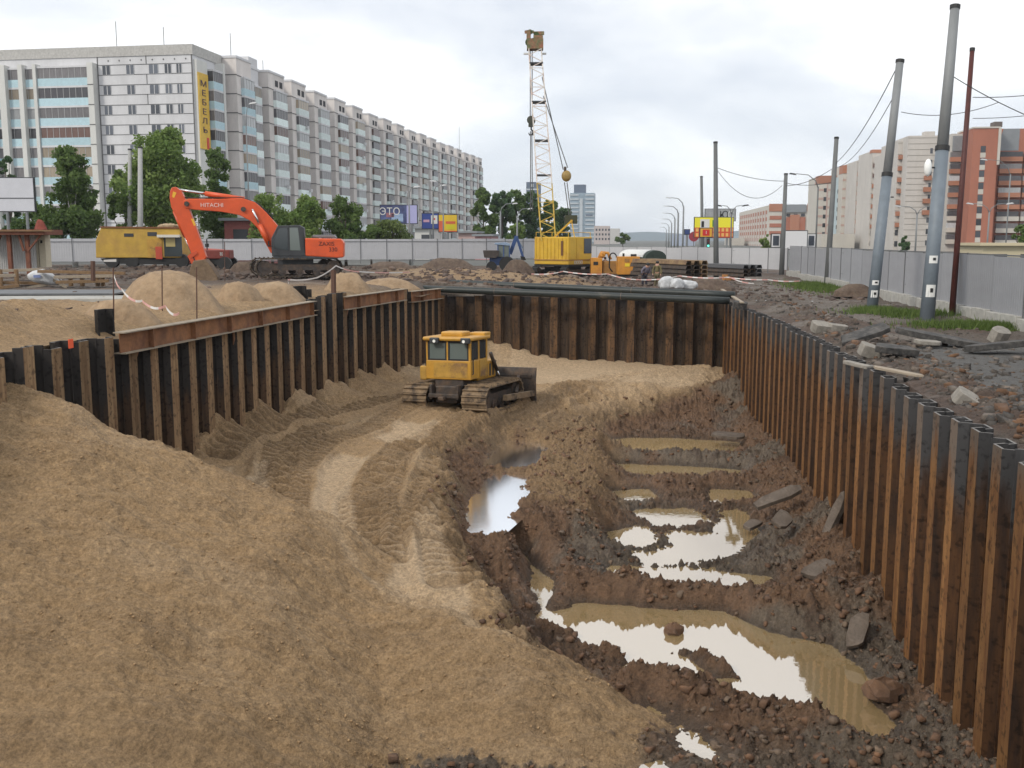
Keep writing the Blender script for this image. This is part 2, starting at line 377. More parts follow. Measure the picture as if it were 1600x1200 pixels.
    for tk in TRACKS:
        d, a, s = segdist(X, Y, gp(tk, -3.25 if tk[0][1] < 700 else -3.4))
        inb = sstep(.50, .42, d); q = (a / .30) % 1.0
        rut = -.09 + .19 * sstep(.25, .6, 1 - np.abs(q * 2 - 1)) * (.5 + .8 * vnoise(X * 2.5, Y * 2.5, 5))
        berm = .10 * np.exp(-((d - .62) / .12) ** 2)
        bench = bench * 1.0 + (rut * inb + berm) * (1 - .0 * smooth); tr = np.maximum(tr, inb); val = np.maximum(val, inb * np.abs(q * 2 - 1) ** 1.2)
    bench = bench + (1 - smooth) * (1 - tr * .7) * (.035 * np.abs(n3) + .022 * n4)
    bench = bench - smooth * .03
    h = low * (1 - bt) + bench * bt
    for k in ('left', 'leftup'):
        sd = sdf(X, Y, gp(PUD[k][0], WL2)) + .22 * n2 + .14 * n3; t = sstep(-.8, .16, sd); h = np.minimum(h, h * (1 - t) + (WL2 - .12) * t)
    # sand spilling along the foot of the left and back walls
    dl = X - (lwx(Y) + .35)
    h = h + .75 * np.exp(-np.maximum(dl, 0) / .75) * sstep(21, 26, Y) * (.8 + .35 * np.sin(Y * 2.1) + .3 * n2) * (1 - .45 * sstep(38, 48, Y))
    db = BY - Y
    h = h + np.exp(-(np.maximum(db, 0) / 1.6) ** 1.3) * (.25 + .5 * np.exp(-((X + 7.2) / 2.2) ** 2) * 1.6 + 0 * X) * (1 - .9 * sstep(-1, 2.5, X))
    # big heap in the foreground: ridge with slopes
    best = np.full(X.shape, -99.0)
    for i in range(len(RIDGE) - 1):
        a, b = RIDGE[i], RIDGE[i + 1]; dx, dy = b[0] - a[0], b[1] - a[1]; ll = dx * dx + dy * dy
        t = np.clip(((X - a[0]) * dx + (Y - a[1]) * dy) / ll, 0, 1)
        d = np.hypot(X - a[0] - t * dx, Y - a[1] - t * dy); near = (Y < a[1] + t * dy)
        slope = np.where(near, .40 + .13 * sstep(-7, 0, X), .68)
        best = np.maximum(best, a[2] + t * (b[2] - a[2]) + .12 - slope * np.sqrt(d * d + .09))
    heap = best + .14 * fbm(X * .8, Y * .8, 3, 77) + .05 * n2 + .04 * fbm(X * 2.2 + Y * .8, Y * 3.4, 3, 41)
    sl_ = fbm(X * 1.1 + Y * .5, Y * 5.5 - X * 1.5, 4, 301, .6); heap = heap + .028 * np.abs(n3) * sstep(-.4, .4, fbm(X * .4, Y * .4, 2, 61)) + .018 * n4 + .075 * sl_ + .018 * fbm(X * 7, Y * 7, 3, 71, .7)
    kk = .09; mxh = np.maximum(h, heap); h2 = mxh + kk * np.exp(-np.abs(h - heap) / kk) * .5
    hm = sstep(-.05, .10, heap - h)
    return h2, dict(bench=bt, heap=hm, smooth=np.maximum(smooth * (1 - hm), strip * sstep(-.9, .0, h - heap + .5) * .8), valley=val, track=tr * (1 - hm) * bt, wet=wet, n1=n1, n2=n2, n3=n3, n4=n4)

def pit_colour(X, Y, H, M):
    C = np.zeros(X.shape + (4,)); n2, n3, n1, n4 = M['n2'], M['n3'], M['n1'], M['n4']
    def mixc(c, d, t): return c * (1 - t[..., None]) + d * t[..., None]
    big = fbm(X * .22, Y * .4, 3, 91)
    lowc = mixc(CLAY * np.ones(3), MUD, sstep(-.05, .35, big + .35 * n2 + .25 * sstep(3.6, 4.6, X) - .35 * sstep(.0, .35, H - WL - .28)))
    lowc = mixc(lowc, CLAYD, sstep(.1, .8, n3) * .6)
    sandp = sdf(X, Y, gp([(835, 665), (905, 668), (930, 720), (935, 790), (900, 835), (840, 815), (805, 770), (820, 700)], WL + .1))
    lowc = mixc(lowc, SAND * .8, sstep(-1.3, .5, sandp + .5 * n2) * .8)
    nearw = sstep(.22, .02, H - WL) * (H > WL - .02); lowc = mixc(lowc, np.array((.055, .042, .03)), nearw * .65)
    grey = sstep(16.2, 14.2, Y + .5 * n2 + .12 * (X + 2)) ; lowc = mixc(lowc, MUD * .8, grey)
    sand = mixc(SAND * np.ones(3), SANDD, sstep(-.1, .8, n2 * .6 + n1 * .5) * .45)
    sand = mixc(sand, SANDL * .9, sstep(.15, .8, n2 - n1) * .35)
    sand = mixc(sand, SANDL, M['smooth'] * .9)
    sand = mixc(sand, SANDL, sstep(42, 46, Y) * sstep(.5, 1, M['bench']) * .55)
    sand = mixc(sand, SANDD, M['track'] * (.25 + .55 * M['valley']) * (1 - M['smooth'] * .5))  # shade painted into ruts and cleat valleys so their relief shows in flat light
    edge = sstep(.98, .4, M['bench']) * sstep(.0, .3, M['bench'])
    sand = mixc(sand, SANDD * .9, edge * .75)
    c = mixc(lowc, sand, np.clip(sstep(.25, .55, M['bench'] + .12 * n2), 0, 1))
    heapc = mixc(SAND * .98, SANDD, sstep(.0, .9, n2) * .35)
    heapc = mixc(heapc, SANDL * .9, sstep(.2, .9, fbm(X * .5, Y * .9, 4, 55)) * .3)
    c = mixc(c, mixc(heapc, SANDL, M['smooth'] * .8), M['heap'])
    # dirt washed along the right wall
    C[..., :3] = c
    damp = sstep(.75, .02, H - WL - .12 * n3) * (1 - M['heap']) * (1 - M['bench']); C[..., 3] = np.clip(damp * sstep(-.3, .3, n2 + .4 * n1 + .15) * .9, 0, 1)
    return C

yy = [1.2]
while yy[-1] < 12.4: yy.append(yy[-1] + (.3 if yy[-1] < 10.5 else .05))
while yy[-1] < 51.4: yy.append(yy[-1] + max(.026, .0019 * yy[-1]))
xs = np.linspace(0, 1, 620); ys = np.array(yy)
U, Yg = np.meshgrid(xs, ys); xl = lwx(Yg) - .05; Xg = xl + U * (RX + .05 - xl)
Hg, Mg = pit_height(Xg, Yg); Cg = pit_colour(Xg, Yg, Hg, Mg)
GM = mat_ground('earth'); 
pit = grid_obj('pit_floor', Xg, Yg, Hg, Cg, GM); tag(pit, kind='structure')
def pit_h(x, y):
    j = int(np.clip(np.searchsorted(ys, y), 1, len(ys) - 1)); xl = float(lwx(ys[j])) - .05
    i = int(np.clip((x - xl) / (RX + .05 - xl) * 619, 0, 619)); return float(Hg[j, i])

# water ---------------------------------------------------------------
def water_mat(rough=.03):
    mt = bpy.data.materials.new('muddy_water'); mt.use_nodes = True; nt = mt.node_tree; N = nt.nodes; L = nt.links
    N.clear(); o = N.new('ShaderNodeOutputMaterial')
    d = N.new('ShaderNodeBsdfDiffuse'); d.inputs[0].default_value = (.30, .215, .105, 1)
    g = N.new('ShaderNodeBsdfGlossy'); g.inputs['Roughness'].default_value = rough; g.inputs[0].default_value = (1, 1, 1, 1)
    fr = N.new('ShaderNodeFresnel'); fr.inputs['IOR'].default_value = 5.2
    mx = N.new('ShaderNodeMixShader'); L.new(fr.outputs[0], mx.inputs[0]); L.new(d.outputs[0], mx.inputs[1]); L.new(g.outputs[0], mx.inputs[2]); L.new(mx.outputs[0], o.inputs[0])
    tc = N.new('ShaderNodeTexCoord'); n = N.new('ShaderNodeTexNoise'); n.inputs['Scale'].default_value = 6; n.inputs['Detail'].default_value = 3
    L.new(tc.outputs['Object'], n.inputs['Vector']); bp = N.new('ShaderNodeBump'); bp.inputs['Strength'].default_value = .08; bp.inputs['Distance'].default_value = .01
    L.new(n.outputs['Fac'], bp.inputs['Height']); L.new(bp.outputs[0], g.inputs['Normal'])
    return mt
wv = MB().add([(-3.5, 1.3, WL), (5.4, 1.3, WL), (5.4, 42, WL), (-6.5, 42, WL), (-6.5, 20, WL)], [(0, 1, 2, 3, 4)])
WM = water_mat(); water = wv.build('water', WM); tag(water, kind='structure')
for pg in ([(706, 836), (692, 745), (740, 688), (856, 672), (866, 715), (846, 750), (835, 795), (786, 838)],):
    p_ = gp(pg, WL2); water2 = MB().add([(x, y, WL2) for x, y in p_], [tuple(range(len(p_)))]).build('water', water_mat(.13)); tag(water2, kind='structure')

# upper ground --------------------------------------------------------
def up_height(X, Y):
    n1 = fbm(X * .15, Y * .15, 3, 103); n2 = fbm(X * .8, Y * .8, 4, 111); n3 = fbm(X * 3, Y * 3, 4, 121, .6)
    left = sstep(2, -14, X) * (1 - sstep(60, 80, Y) * .75)
    h = .02 + left * .85 + .05 * n1 + (.07 * n2 + .06 * np.abs(n3)) * (1 - sstep(95, 112, Y))
    # churned earth beside the right wall, asphalt slab beyond it
    rw = np.exp(-((X - 6.9) / 1.0) ** 2) * (Y < 60); h = h + rw * (.14 * np.abs(n2) + .10 * np.abs(n3) - .03)
    h = h - .10 * np.exp(-((X - (RX)) / .5) ** 2) * (Y < 52)
    # spoil banks behind the pit
    h = h + .38 * np.exp(-((Y - 62 - .1 * X) / 3.0) ** 2) * sstep(3, -3, X) * (.6 + .8 * np.abs(n2))
    h = h + .5 * np.exp(-((X + 7) / 3.5) ** 2 - ((Y - 57.5) / 2.2) ** 2)
    # sand brought up level with the left pile tops near the foreground
    dl = lwx(Y) - X; ww = sstep(25.2, 22.5, Y) * (X < -9); h = h + ww * (.0 + (.80 + .18 * np.sin(Y * 1.9) + .12 * n2) * np.exp(-((dl - 2.3) / 1.15) ** 2))
    tz = np.interp(Y, [22.2, 22.6, 35, 36, 38, 39, 51], [.72, .50, .50, .66, .66, .48, .25]); nr = sstep(1.1, .0, dl) * (X < -8) * (Y < 51.3); h = h * (1 - nr) + tz * nr
    asph = sdf(X, Y, gp([(1395, 548), (1470, 535), (1600, 545), (1700, 600), (1600, 640), (1560, 620), (1440, 570)], .05)) + .2 * n2
    a = sstep(-.1, .15, asph); h = h * (1 - a) + (.09 + .01 * n3) * a
    flat = sstep(-60, -68, X) + sstep(106, 112, Y); h = h * (1 - np.clip(flat, 0, 1))
    return h, dict(n1=n1, n2=n2, n3=n3, asph=a, left=left)
EARTHG = np.array((.125, .10, .08)); EARTHR = np.array((.10, .062, .044)); ASPH = np.array((.125, .12, .112)); GRAVEL = np.array((.21, .185, .16))
def up_colour(X, Y, H, M):
    C = np.zeros(X.shape + (4,)); n1, n2, n3 = M['n1'], M['n2'], M['n3']
    def mixc(c, d, t): return c * (1 - t[..., None]) + d * t[..., None]
    c = mixc(EARTHG * np.ones(3), EARTHR, sstep(-.1, .6, n2 + n1 * .5) * .8)
    c = mixc(c, GRAVEL, sstep(.15, .7, fbm(X * .5, Y * .5, 4, 140)) * .7)
    c = mixc(c, np.array((.05, .045, .04)), sstep(.45, .95, n3) * .6)
    c = mixc(c, SAND, M['left'] * sstep(22, 10, np.abs(Y - 28)) * sstep(-24, -18, X) * .95)
    c = mixc(c, SAND, sstep(7, 3, np.hypot((X + 8) * .8, (Y - 58))) * .7)
    # packed grey track next to the right fence
    p = np.exp(-((X - 9.0) / 1.3) ** 2) * (Y > 38); c = mixc(c, GRAVEL * .95, p * .55)
    c = mixc(c, ASPH, M['asph'])
    C[..., :3] = c; C[..., 3] = sstep(.2, .7, n1) * .15; return C
def up_patch(name, X, Y):
    H, M = up_height(X, Y); C = up_colour(X, Y, H, M)
    if Y[0, 0] > 50: H[0, :] = np.where((X[0] > -12) & (X[0] < 6), -1.5, H[0])
    else: H[:, 0] = -1.5
    o = grid_obj(name, X, Y, H, C, GM); tag(o, kind='structure'); return o
ya = [1.0, 2, 3, 4, 5, 6, 7.0]
while ya[-1] < 51.0: ya.append(min(51.0, ya[-1] + max(.05, .004 * ya[-1])))
ya = np.array(ya)
ya[ya > 50.99] = 51.0
def rwx(y): return np.interp(y, [1, 8.5, 26, 36, 44, 51], [RX + .02, RX + .02, RX + .16, RX + .02, RX - .25, RX - .75])
U, V = np.meshgrid(np.concatenate([[0, 0], np.linspace(0, 1, 230)]), ya); x0 = rwx(V) + .03; up_patch('ground', x0 + U * (17.9 - x0), V)
U, V = np.meshgrid(np.concatenate([[0, 0], np.linspace(0, 1, 330) ** 1.5]), ya); x0 = lwx(V) - .03; up_patch('ground', x0 + U * (-72 - x0), V)
U, V = np.meshgrid(np.concatenate([np.linspace(-72, -25, 120), np.linspace(-24.8, 18, 330)]), np.concatenate([[0, 0], np.linspace(0, 1, 240) ** 1.4 * 64])); up_patch('ground', U, V + 51.12 * (1 - V / 400.0) * 0 + 51.12)
def up_h(x, y):
    return float(up_height(np.array([[float(x)]]), np.array([[float(y)]]))[0][0, 0])
far = MB(); B = 6000
for x0, x1, y0, y1 in ((-B, -71.9, -B, B), (17.8, B, -B, B), (-71.9, 17.8, 114.9, B), (-71.9, 17.8, -B, 1.3)):
    far.add([(x0, y0, -.03), (x1, y0, -.03), (x1, y1, -.03), (x0, y1, -.03)], [(0, 1, 2, 3)])
far.add([(-13.5, 1.29, -.03), (6, 1.29, -.03), (6, 1.29, -5.5), (-13.5, 1.29, -5.5)], [(0, 1, 2, 3)])
o = far.build('ground', mat('far_ground', (.10, .105, .085), .95, var=.25, vscale=.02, col2=(.12, .12, .12), c2=.5)); tag(o, kind='structure')
# low wooded hills on the horizon, distance haze painted into their blue tint
hb = MB(); hx = np.linspace(-2500, 2600, 260)
for row, (Y0, zz) in enumerate(((2300, 0), (2450, 1), (2700, 1.5))):
    for x in hx: hb.v.append((x, Y0, -1 + zz * (9 + 12 * float(fbm(np.array([x * .0022]), np.array([row * 3.0]), 4, 7)[0]))))
n_ = len(hx)
for rr in range(2):
    for i in range(n_ - 1): hb.f.append((rr * n_ + i, rr * n_ + i + 1, (rr + 1) * n_ + i + 1, (rr + 1) * n_ + i)); hb.mi.append(0)
o = hb.build('hills', mat('hill_haze_blue', (.11, .15, .17), .95, var=.3, vscale=.02)); tag(o, kind='structure')

# clods and stones ----------------------------------------------------
def clods(name, spots, mt, label, seed=1):
    rg = np.random.RandomState(seed); n = len(spots); base = []
    # distorted cube-sphere (8 corners + 6 face centres)
    bv = np.array([(x, y, z) for x in (-1, 1) for y in (-1, 1) for z in (-1, 1)] + [(1.25, 0, 0), (-1.25, 0, 0), (0, 1.25, 0), (0, -1.25, 0), (0, 0, 1.2), (0, 0, -1.2)], float) * .62
    def tri(c, f): return [(f, c[k], c[(k + 1) % 4]) for k in range(4)]
    fs = tri([4, 6, 7, 5], 8) + tri([0, 1, 3, 2], 9) + tri([2, 3, 7, 6], 10) + tri([0, 4, 5, 1], 11) + tri([1, 5, 7, 3], 12) + tri([0, 2, 6, 4], 13)
    fs = np.array(fs); S = np.array(spots)
    V = bv[None] * (1 + rg.uniform(-.42, .42, (n, 14, 3))); V[:, 8:] *= rg.uniform(.6, 1.1, (n, 6, 1))
    ang = rg.uniform(0, 6.28, n); ca, sa = np.cos(ang)[:, None], np.sin(ang)[:, None]
    el = rg.uniform(.7, 1.5, n)[:, None]; V[..., 0] *= el; V[..., 2] *= .75
    tl = rg.uniform(-.5, .5, n)[:, None]; z = V[..., 2] + V[..., 0] * tl; x = V[..., 0] * ca - V[..., 1] * sa; y = V[..., 0] * sa + V[..., 1] * ca
    V = np.stack([x, y, z], -1) * S[:, 3][:, None, None] + S[:, None, :3]
    Fc = (fs[None] + (np.arange(n) * 14)[:, None, None]).reshape(-1, 3)
    me = bpy.data.meshes.new(name); me.vertices.add(n * 14); me.vertices.foreach_set('co', V.ravel()); nf = len(Fc)
    me.loops.add(nf * 3); me.loops.foreach_set('vertex_index', Fc.ravel().astype(np.int32)); me.polygons.add(nf)
    me.polygons.foreach_set('loop_start', np.arange(0, nf * 3, 3, dtype=np.int32)); me.update(calc_edges=True); me.materials.append(mt); fixn(me)
    o = bpy.data.objects.new(name, me); COL.objects.link(o); tag(o, label, name.replace('_', ' '), kind='stuff'); return o
def scatter(n, xr, yr, fn, smin, smax, seed, sink=.25, p=2.2):
    rg = np.random.RandomState(seed); o = []
    xx = rg.uniform(*xr, n * 6); vv = rg.uniform(0, 1, n * 6); yq = 1 / (1 / yr[0] + vv * (1 / yr[1] - 1 / yr[0])); s_ = smin + (smax - smin) * rg.uniform(0, 1, n * 6) ** p * (1)
    for x, y, s in zip(xx, yq, s_):
        r = fn(x, y)
        if r is None: continue
        pr, z = r
        if rg.uniform() < pr: o.append((x, y, z - s * sink * .3, s))
        if len(o) >= n: break
    return o
def f_pit(want):
    def g(x, y):
        if x < lwx(y) + .5 or x > RX - .1: return None
        j = int(np.clip(np.searchsorted(ys, y), 1, len(ys) - 1)); xl = float(lwx(ys[j])) - .05; i = int(np.clip((x - xl) / (RX + .05 - xl) * 619, 0, 619))
        b, hp, h, big = Mg['bench'][j, i], Mg['heap'][j, i], Hg[j, i], Mg['n1'][j, i]
        if want == 'clay': pr = (1 - b) * (1 - hp) * (1.0 if h > WL + .03 else .05) * (.35 + 1.0 * (h > WL + .3)) * (1 - .55 * (15.8 < y < 15))
        elif want == 'grey': pr = (1 - b) * (1 - hp) * (1 if h > WL + .02 else 0) * (.25 + .9 * (x > 3.4) + .9 * (y < 16))
        else: pr = max(b, hp) * (.25 + (Mg['n2'][j, i] > .2) * .6) * (1 - Mg['smooth'][j, i])
        return pr, h
    return g
M_CLAY = mat('clay_clod', (.18, .098, .054), .9, var=.35, vscale=2, col2=(.085, .05, .032), bump=.6, bscale=18)
M_GREY = mat('grey_clod', (.16, .112, .076), .85, var=.4, vscale=2, col2=(.09, .062, .042), bump=.6, bscale=18)
M_SANDC = mat('sand_clod', (.35, .23, .12), .95, var=.25, vscale=3)
clods('clay_clods', scatter(6000, (-6, 5.4), (13.2, 46), f_pit('clay'), .012, .10, 1, p=4), M_CLAY, 'red brown clods of clay lying over the wet pit floor')
clods('grey_clods', scatter(3000, (-6, 5.4), (13.2, 46), f_pit('grey'), .012, .10, 2, p=5), M_GREY, 'grey lumps of mud and broken stone on the pit floor', 2)
clods('sand_lumps', scatter(3000, (-12.6, 3), (13, 46), f_pit('sand'), .008, .026, 3), M_SANDC, 'small lumps of damp sand over the sand heap and bench', 3)
def f_up(x, y):
    if x < RX + .3: return None
    return (.35 + .9 * math.exp(-((x - 7) / 1.3) ** 2)), None
def up_scatter(n, xr, yr, pr, smin, smax, seed, dark=False):
    rg = np.random.RandomState(seed); xx = rg.uniform(*xr, n); vv = rg.uniform(0, 1, n); yq = 1 / (1 / yr[0] + vv * (1 / yr[1] - 1 / yr[0]))
    ok = np.array([pr(a, b) > rg.uniform() for a, b in zip(xx, yq)]); xx, yq = xx[ok], yq[ok]
    H = up_height(xx[None], yq[None])[0][0]; ss = smin + (smax - smin) * rg.uniform(0, 1, len(xx)) ** 2.5
    return [(a, b, h - s * .05, s) for a, b, h, s in zip(xx, yq, H, ss)]
sp = up_scatter(9000, (RX + .35, 12.2), (11, 75), lambda x, y: .25 + .9 * math.exp(-((x - 6.7) / 1.0) ** 2), .015, .15, 5)
clods('rubble', sp, mat('rubble_mix', (.14, .112, .09), .9, var=.5, vscale=1.2, col2=(.055, .048, .042), c2=.5, bump=.5, sharp=.06), 'loose grey rubble and broken asphalt on the ground beside the right sheet piles', 5)
sp = up_scatter(1700, (RX + .4, 9), (11, 50), lambda x, y: math.exp(-((x - 6.6) / .8) ** 2), .02, .14, 6)
clods('earth_clods', sp, mat('earth_clod', (.16, .085, .045), .95, var=.4, vscale=2, col2=(.10, .06, .04)), 'rust brown clods of earth along the top of the right piles', 6)
sp = up_scatter(9000, (-45, 5), (51.5, 100), lambda x, y: .8, .03, .26, 8) + up_scatter(2200, (-12, 12), (51.5, 75), lambda x, y: .8, .03, .2, 18) + up_scatter(1500, (-60, -14), (20, 52), lambda x, y: .5, .03, .15, 9)
clods('spoil', sp, mat('spoil_mix', (.13, .09, .068), .95, var=.5, vscale=.9, col2=(.07, .05, .042), c2=.5, sharp=.08), 'rough brown spoil and stones over the ground behind the pit', 8)
# ------------------------------------------------------------------ sheet piles
def pile_mat(name, low, low2, top, zline, dark=1.0, stretch=(4, 4, .5)):
    mt = bpy.data.materials.new(name); mt.use_nodes = True; nt = mt.node_tree; N = nt.nodes; L = nt.links; b = N['Principled BSDF']
    tc = N.new('ShaderNodeTexCoord'); ge = N.new('ShaderNodeNewGeometry'); mp = N.new('ShaderNodeMapping'); mp.inputs['Scale'].default_value = stretch
    L.new(ge.outputs['Position'], mp.inputs[0])
    n = N.new('ShaderNodeTexNoise'); n.inputs['Scale'].default_value = 1.6; n.inputs['Detail'].default_value = 8; n.inputs['Roughness'].default_value = .7; L.new(mp.outputs[0], n.inputs['Vector'])
    cr = N.new('ShaderNodeValToRGB'); L.new(n.outputs['Fac'], cr.inputs[0]); e = cr.color_ramp.elements
    e[0].position = .36; e[0].color = (*low2, 1); e[1].position = .60; e[1].color = (*low, 1)
    sz = N.new('ShaderNodeSeparateXYZ'); L.new(ge.outputs['Position'], sz.inputs[0])
    oi = N.new('ShaderNodeObjectInfo')
    m1 = N.new('ShaderNodeMath'); m1.operation = 'MULTIPLY_ADD'; L.new(oi.outputs['Random'], m1.inputs[0]); m1.inputs[1].default_value = .8; L.new(sz.outputs['Z'], m1.inputs[2])
    m2 = N.new('ShaderNodeMath'); m2.operation = 'MULTIPLY_ADD'; L.new(n.outputs['Fac'], m2.inputs[0]); m2.inputs[1].default_value = 2.2; L.new(m1.outputs[0], m2.inputs[2])
    mr = N.new('ShaderNodeMapRange'); mr.inputs['From Min'].default_value = zline + 1.1; mr.inputs['From Max'].default_value = zline + 1.7; L.new(m2.outputs[0], mr.inputs['Value'])
    mx = N.new('ShaderNodeMix'); mx.data_type = 'RGBA'; mx.inputs[7].default_value = (*top, 1); L.new(cr.outputs[0], mx.inputs[6]); L.new(mr.outputs[0], mx.inputs[0])
    # small dark scars and per-pile value
    n2 = N.new('ShaderNodeTexNoise'); n2.inputs['Scale'].default_value = 9; n2.inputs['Detail'].default_value = 4; L.new(ge.outputs['Position'], n2.inputs['Vector'])
    m3 = N.new('ShaderNodeMapRange'); m3.inputs['From Min'].default_value = .34; m3.inputs['From Max'].default_value = .46; m3.inputs['To Min'].default_value = .45; L.new(n2.outputs['Fac'], m3.inputs['Value'])
    m4 = N.new('ShaderNodeMapRange'); m4.inputs['To Min'].default_value = .7 * dark; m4.inputs['To Max'].default_value = 1.25 * dark; L.new(oi.outputs['Random'], m4.inputs['Value'])
    m5 = N.new('ShaderNodeMath'); m5.operation = 'MULTIPLY'; L.new(m3.outputs[0], m5.inputs[0]); L.new(m4.outputs[0], m5.inputs[1])
    hs = N.new('ShaderNodeHueSaturation'); L.new(mx.outputs[2], hs.inputs['Color']); L.new(m5.outputs[0], hs.inputs['Value']); L.new(hs.outputs[0], b.inputs['Base Color'])
    b.inputs['Roughness'].default_value = .72; b.inputs['Specular IOR Level'].default_value = .22
    bp = N.new('ShaderNodeBump'); bp.inputs['Strength'].default_value = .35; bp.inputs['Distance'].default_value = .02; L.new(n2.outputs['Fac'], bp.inputs['Height']); L.new(bp.outputs[0], b.inputs['Normal'])
    return mt
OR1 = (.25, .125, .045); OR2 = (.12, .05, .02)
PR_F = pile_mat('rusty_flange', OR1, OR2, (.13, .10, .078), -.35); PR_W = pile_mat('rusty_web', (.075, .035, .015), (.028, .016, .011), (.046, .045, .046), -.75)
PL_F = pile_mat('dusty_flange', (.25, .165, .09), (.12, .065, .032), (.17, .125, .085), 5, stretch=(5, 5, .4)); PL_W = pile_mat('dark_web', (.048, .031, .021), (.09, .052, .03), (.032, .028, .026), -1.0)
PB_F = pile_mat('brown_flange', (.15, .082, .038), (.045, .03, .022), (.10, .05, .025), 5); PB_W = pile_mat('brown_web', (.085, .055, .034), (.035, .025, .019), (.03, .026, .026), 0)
EDGE = mat('cut_edge', (.14, .13, .12), .6, var=.3)
def u_pile(outer, L_=.5, d=.34, t=.02, ztop=0.0, zbot=-5.9):
    """half a period: x along the wall, y towards the pit"""
    if outer: c = [(0, d / 2), (.07, d), (L_ - .07, d), (L_, d / 2)]
    else: c = [(0, d / 2), (.07, 0), (L_ - .07, 0), (L_, d / 2)]
    mb = MB(); nrm = []
    for i, p in enumerate(c):
        a = c[max(i - 1, 0)]; b = c[min(i + 1, 3)]; dx, dy = b[0] - a[0], b[1] - a[1]; l = math.hypot(dx, dy); nrm.append((-dy / l * t, dx / l * t))
    fr = [(p[0] + q[0], p[1] + q[1]) for p, q in zip(c, nrm)]; bk = [(p[0] - q[0], p[1] - q[1]) for p, q in zip(c, nrm)]
    vs = []
    for z in (zbot, ztop):
        vs += [(x, y, z) for x, y in fr] + [(x, y, z) for x, y in bk]
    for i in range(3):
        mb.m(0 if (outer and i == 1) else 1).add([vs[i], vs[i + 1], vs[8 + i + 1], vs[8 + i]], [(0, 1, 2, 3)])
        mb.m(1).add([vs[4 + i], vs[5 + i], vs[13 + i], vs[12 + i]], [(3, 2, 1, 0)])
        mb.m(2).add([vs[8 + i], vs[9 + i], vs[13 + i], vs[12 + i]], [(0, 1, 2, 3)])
    for i in (0, 3): mb.m(1).add([vs[i], vs[4 + i], vs[12 + i], vs[8 + i]], [(0, 1, 2, 3)])
    # interlock bulb at the joint, lifting hole plate low on the flange
    mb.m(1).b2(L_ - .03, L_ + .03, d / 2 - .035, d / 2 + .035, zbot, ztop - .004)
    return mb
def wall_run(name, pts, label, mats, zt, jit, flip=False, L_=.5):
    root = thing(name, label, 'sheet pile wall', (pts[0][0], pts[0][1], 0)); protos = {}
    seg = [math.dist(pts[i], pts[i + 1]) for i in range(len(pts) - 1)]; tot = sum(seg); n = int(tot / L_); rg = random.Random(len(pts) * 7 + n)
    def at(s):
        for i, l in enumerate(seg):
            if s <= l or i == len(seg) - 1: f = s / l; return (pts[i][0] + (pts[i + 1][0] - pts[i][0]) * f, pts[i][1] + (pts[i + 1][1] - pts[i][1]) * f)
            s -= l
    for k in range(n):
        a = at(k * L_); b = at((k + 1) * L_); ang = math.atan2(b[1] - a[1], b[0] - a[0]); key = k % 2
        if key not in protos:
            mb = u_pile(key == 0, L_)
            if flip: mb.v = [(x, -y, z) for x, y, z in mb.v]
            o = mb.build('sheet_pile', mats, root); protos[key] = o
        else:
            o = protos[key].copy(); COL.objects.link(o); o.parent = root
        o.location = (a[0] - pts[0][0], a[1] - pts[0][1], zt(k * L_) + (rg.uniform(-1, 1) if rg.random() < .85 else rg.uniform(-2, 2)) * jit)
        o.rotation_euler = (0, 0, ang)
    return root
# right wall: runs away from the camera along +Y; the pit is on its left (+y of the run)
def ztr(s):
    y = 8.5 + s; return float(np.interp(y, [8, 20, 30, 40, 44, 51], [.10, .08, .10, .06, -.02, -.02])) + .03 * math.sin(y * .9)
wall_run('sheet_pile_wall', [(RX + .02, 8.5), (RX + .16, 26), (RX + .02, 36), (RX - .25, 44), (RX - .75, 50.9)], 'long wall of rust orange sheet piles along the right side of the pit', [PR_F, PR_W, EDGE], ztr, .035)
def ztl(s):
    y = 51.3 - s if False else s
    return .80
lp = [(lwx(11.0) , 11.0), LWALL[1], LWALL[2], LWALL[3]]
def zl(s):
    y = 11 + s
    if y < 22.3: return .75
    return float(np.interp(y, [22, 24, 35.2, 35.6, 38, 38.3, 44, 44.3, 47, 51], [.62, .62, .62, .95, .95, .6, .55, .85, .5, .35]))
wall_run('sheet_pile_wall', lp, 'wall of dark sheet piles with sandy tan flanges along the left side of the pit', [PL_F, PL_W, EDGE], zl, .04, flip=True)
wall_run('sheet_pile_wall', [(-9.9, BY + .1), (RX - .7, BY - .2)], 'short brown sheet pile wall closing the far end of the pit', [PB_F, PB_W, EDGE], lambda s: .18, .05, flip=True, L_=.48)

# walers (H beams) bolted on the left wall
BR = mat('rusty_beam_web', (.26, .115, .045), .8, var=.35, vscale=1.6, col2=(.14, .06, .03)); BF = mat('dusty_beam_flange', (.26, .215, .16), .85, var=.3, vscale=2)
def waler(y0, y1, z0, z1, label, h=.52):
    a = Vector((lwx(y0) + .40, y0, z0)); b = Vector((lwx(y1) + .40, y1, z1)); d = b - a; Ln = d.length
    ang = math.atan2(d.y, d.x); r = thing('steel_beam', label, 'steel beam', a, group='steel beams along the top of the left sheet piles', rot=(0, -math.asin(d.z / Ln), ang))
    mb = MB().m(1).b2(0, Ln, -.16, .16, h - .028, h).b2(0, Ln, -.16, .16, 0, .028).m(0).b2(.002, Ln - .002, -.012, .012, .028, h - .028)
    for x in np.arange(1.3, Ln, 2.2): mb.m(0).b2(x, x + .02, -.15, -.012, .03, h - .03)
    mb.build('beam', [BR, BF], r)
    g = MB()
    for x in (Ln * .06, Ln * .5, Ln * .93): g.prism([(x, -.0), (x + .28, 0), (x, -.42)], .10, .13)
    g.build('bracket', BR, r)
    return r
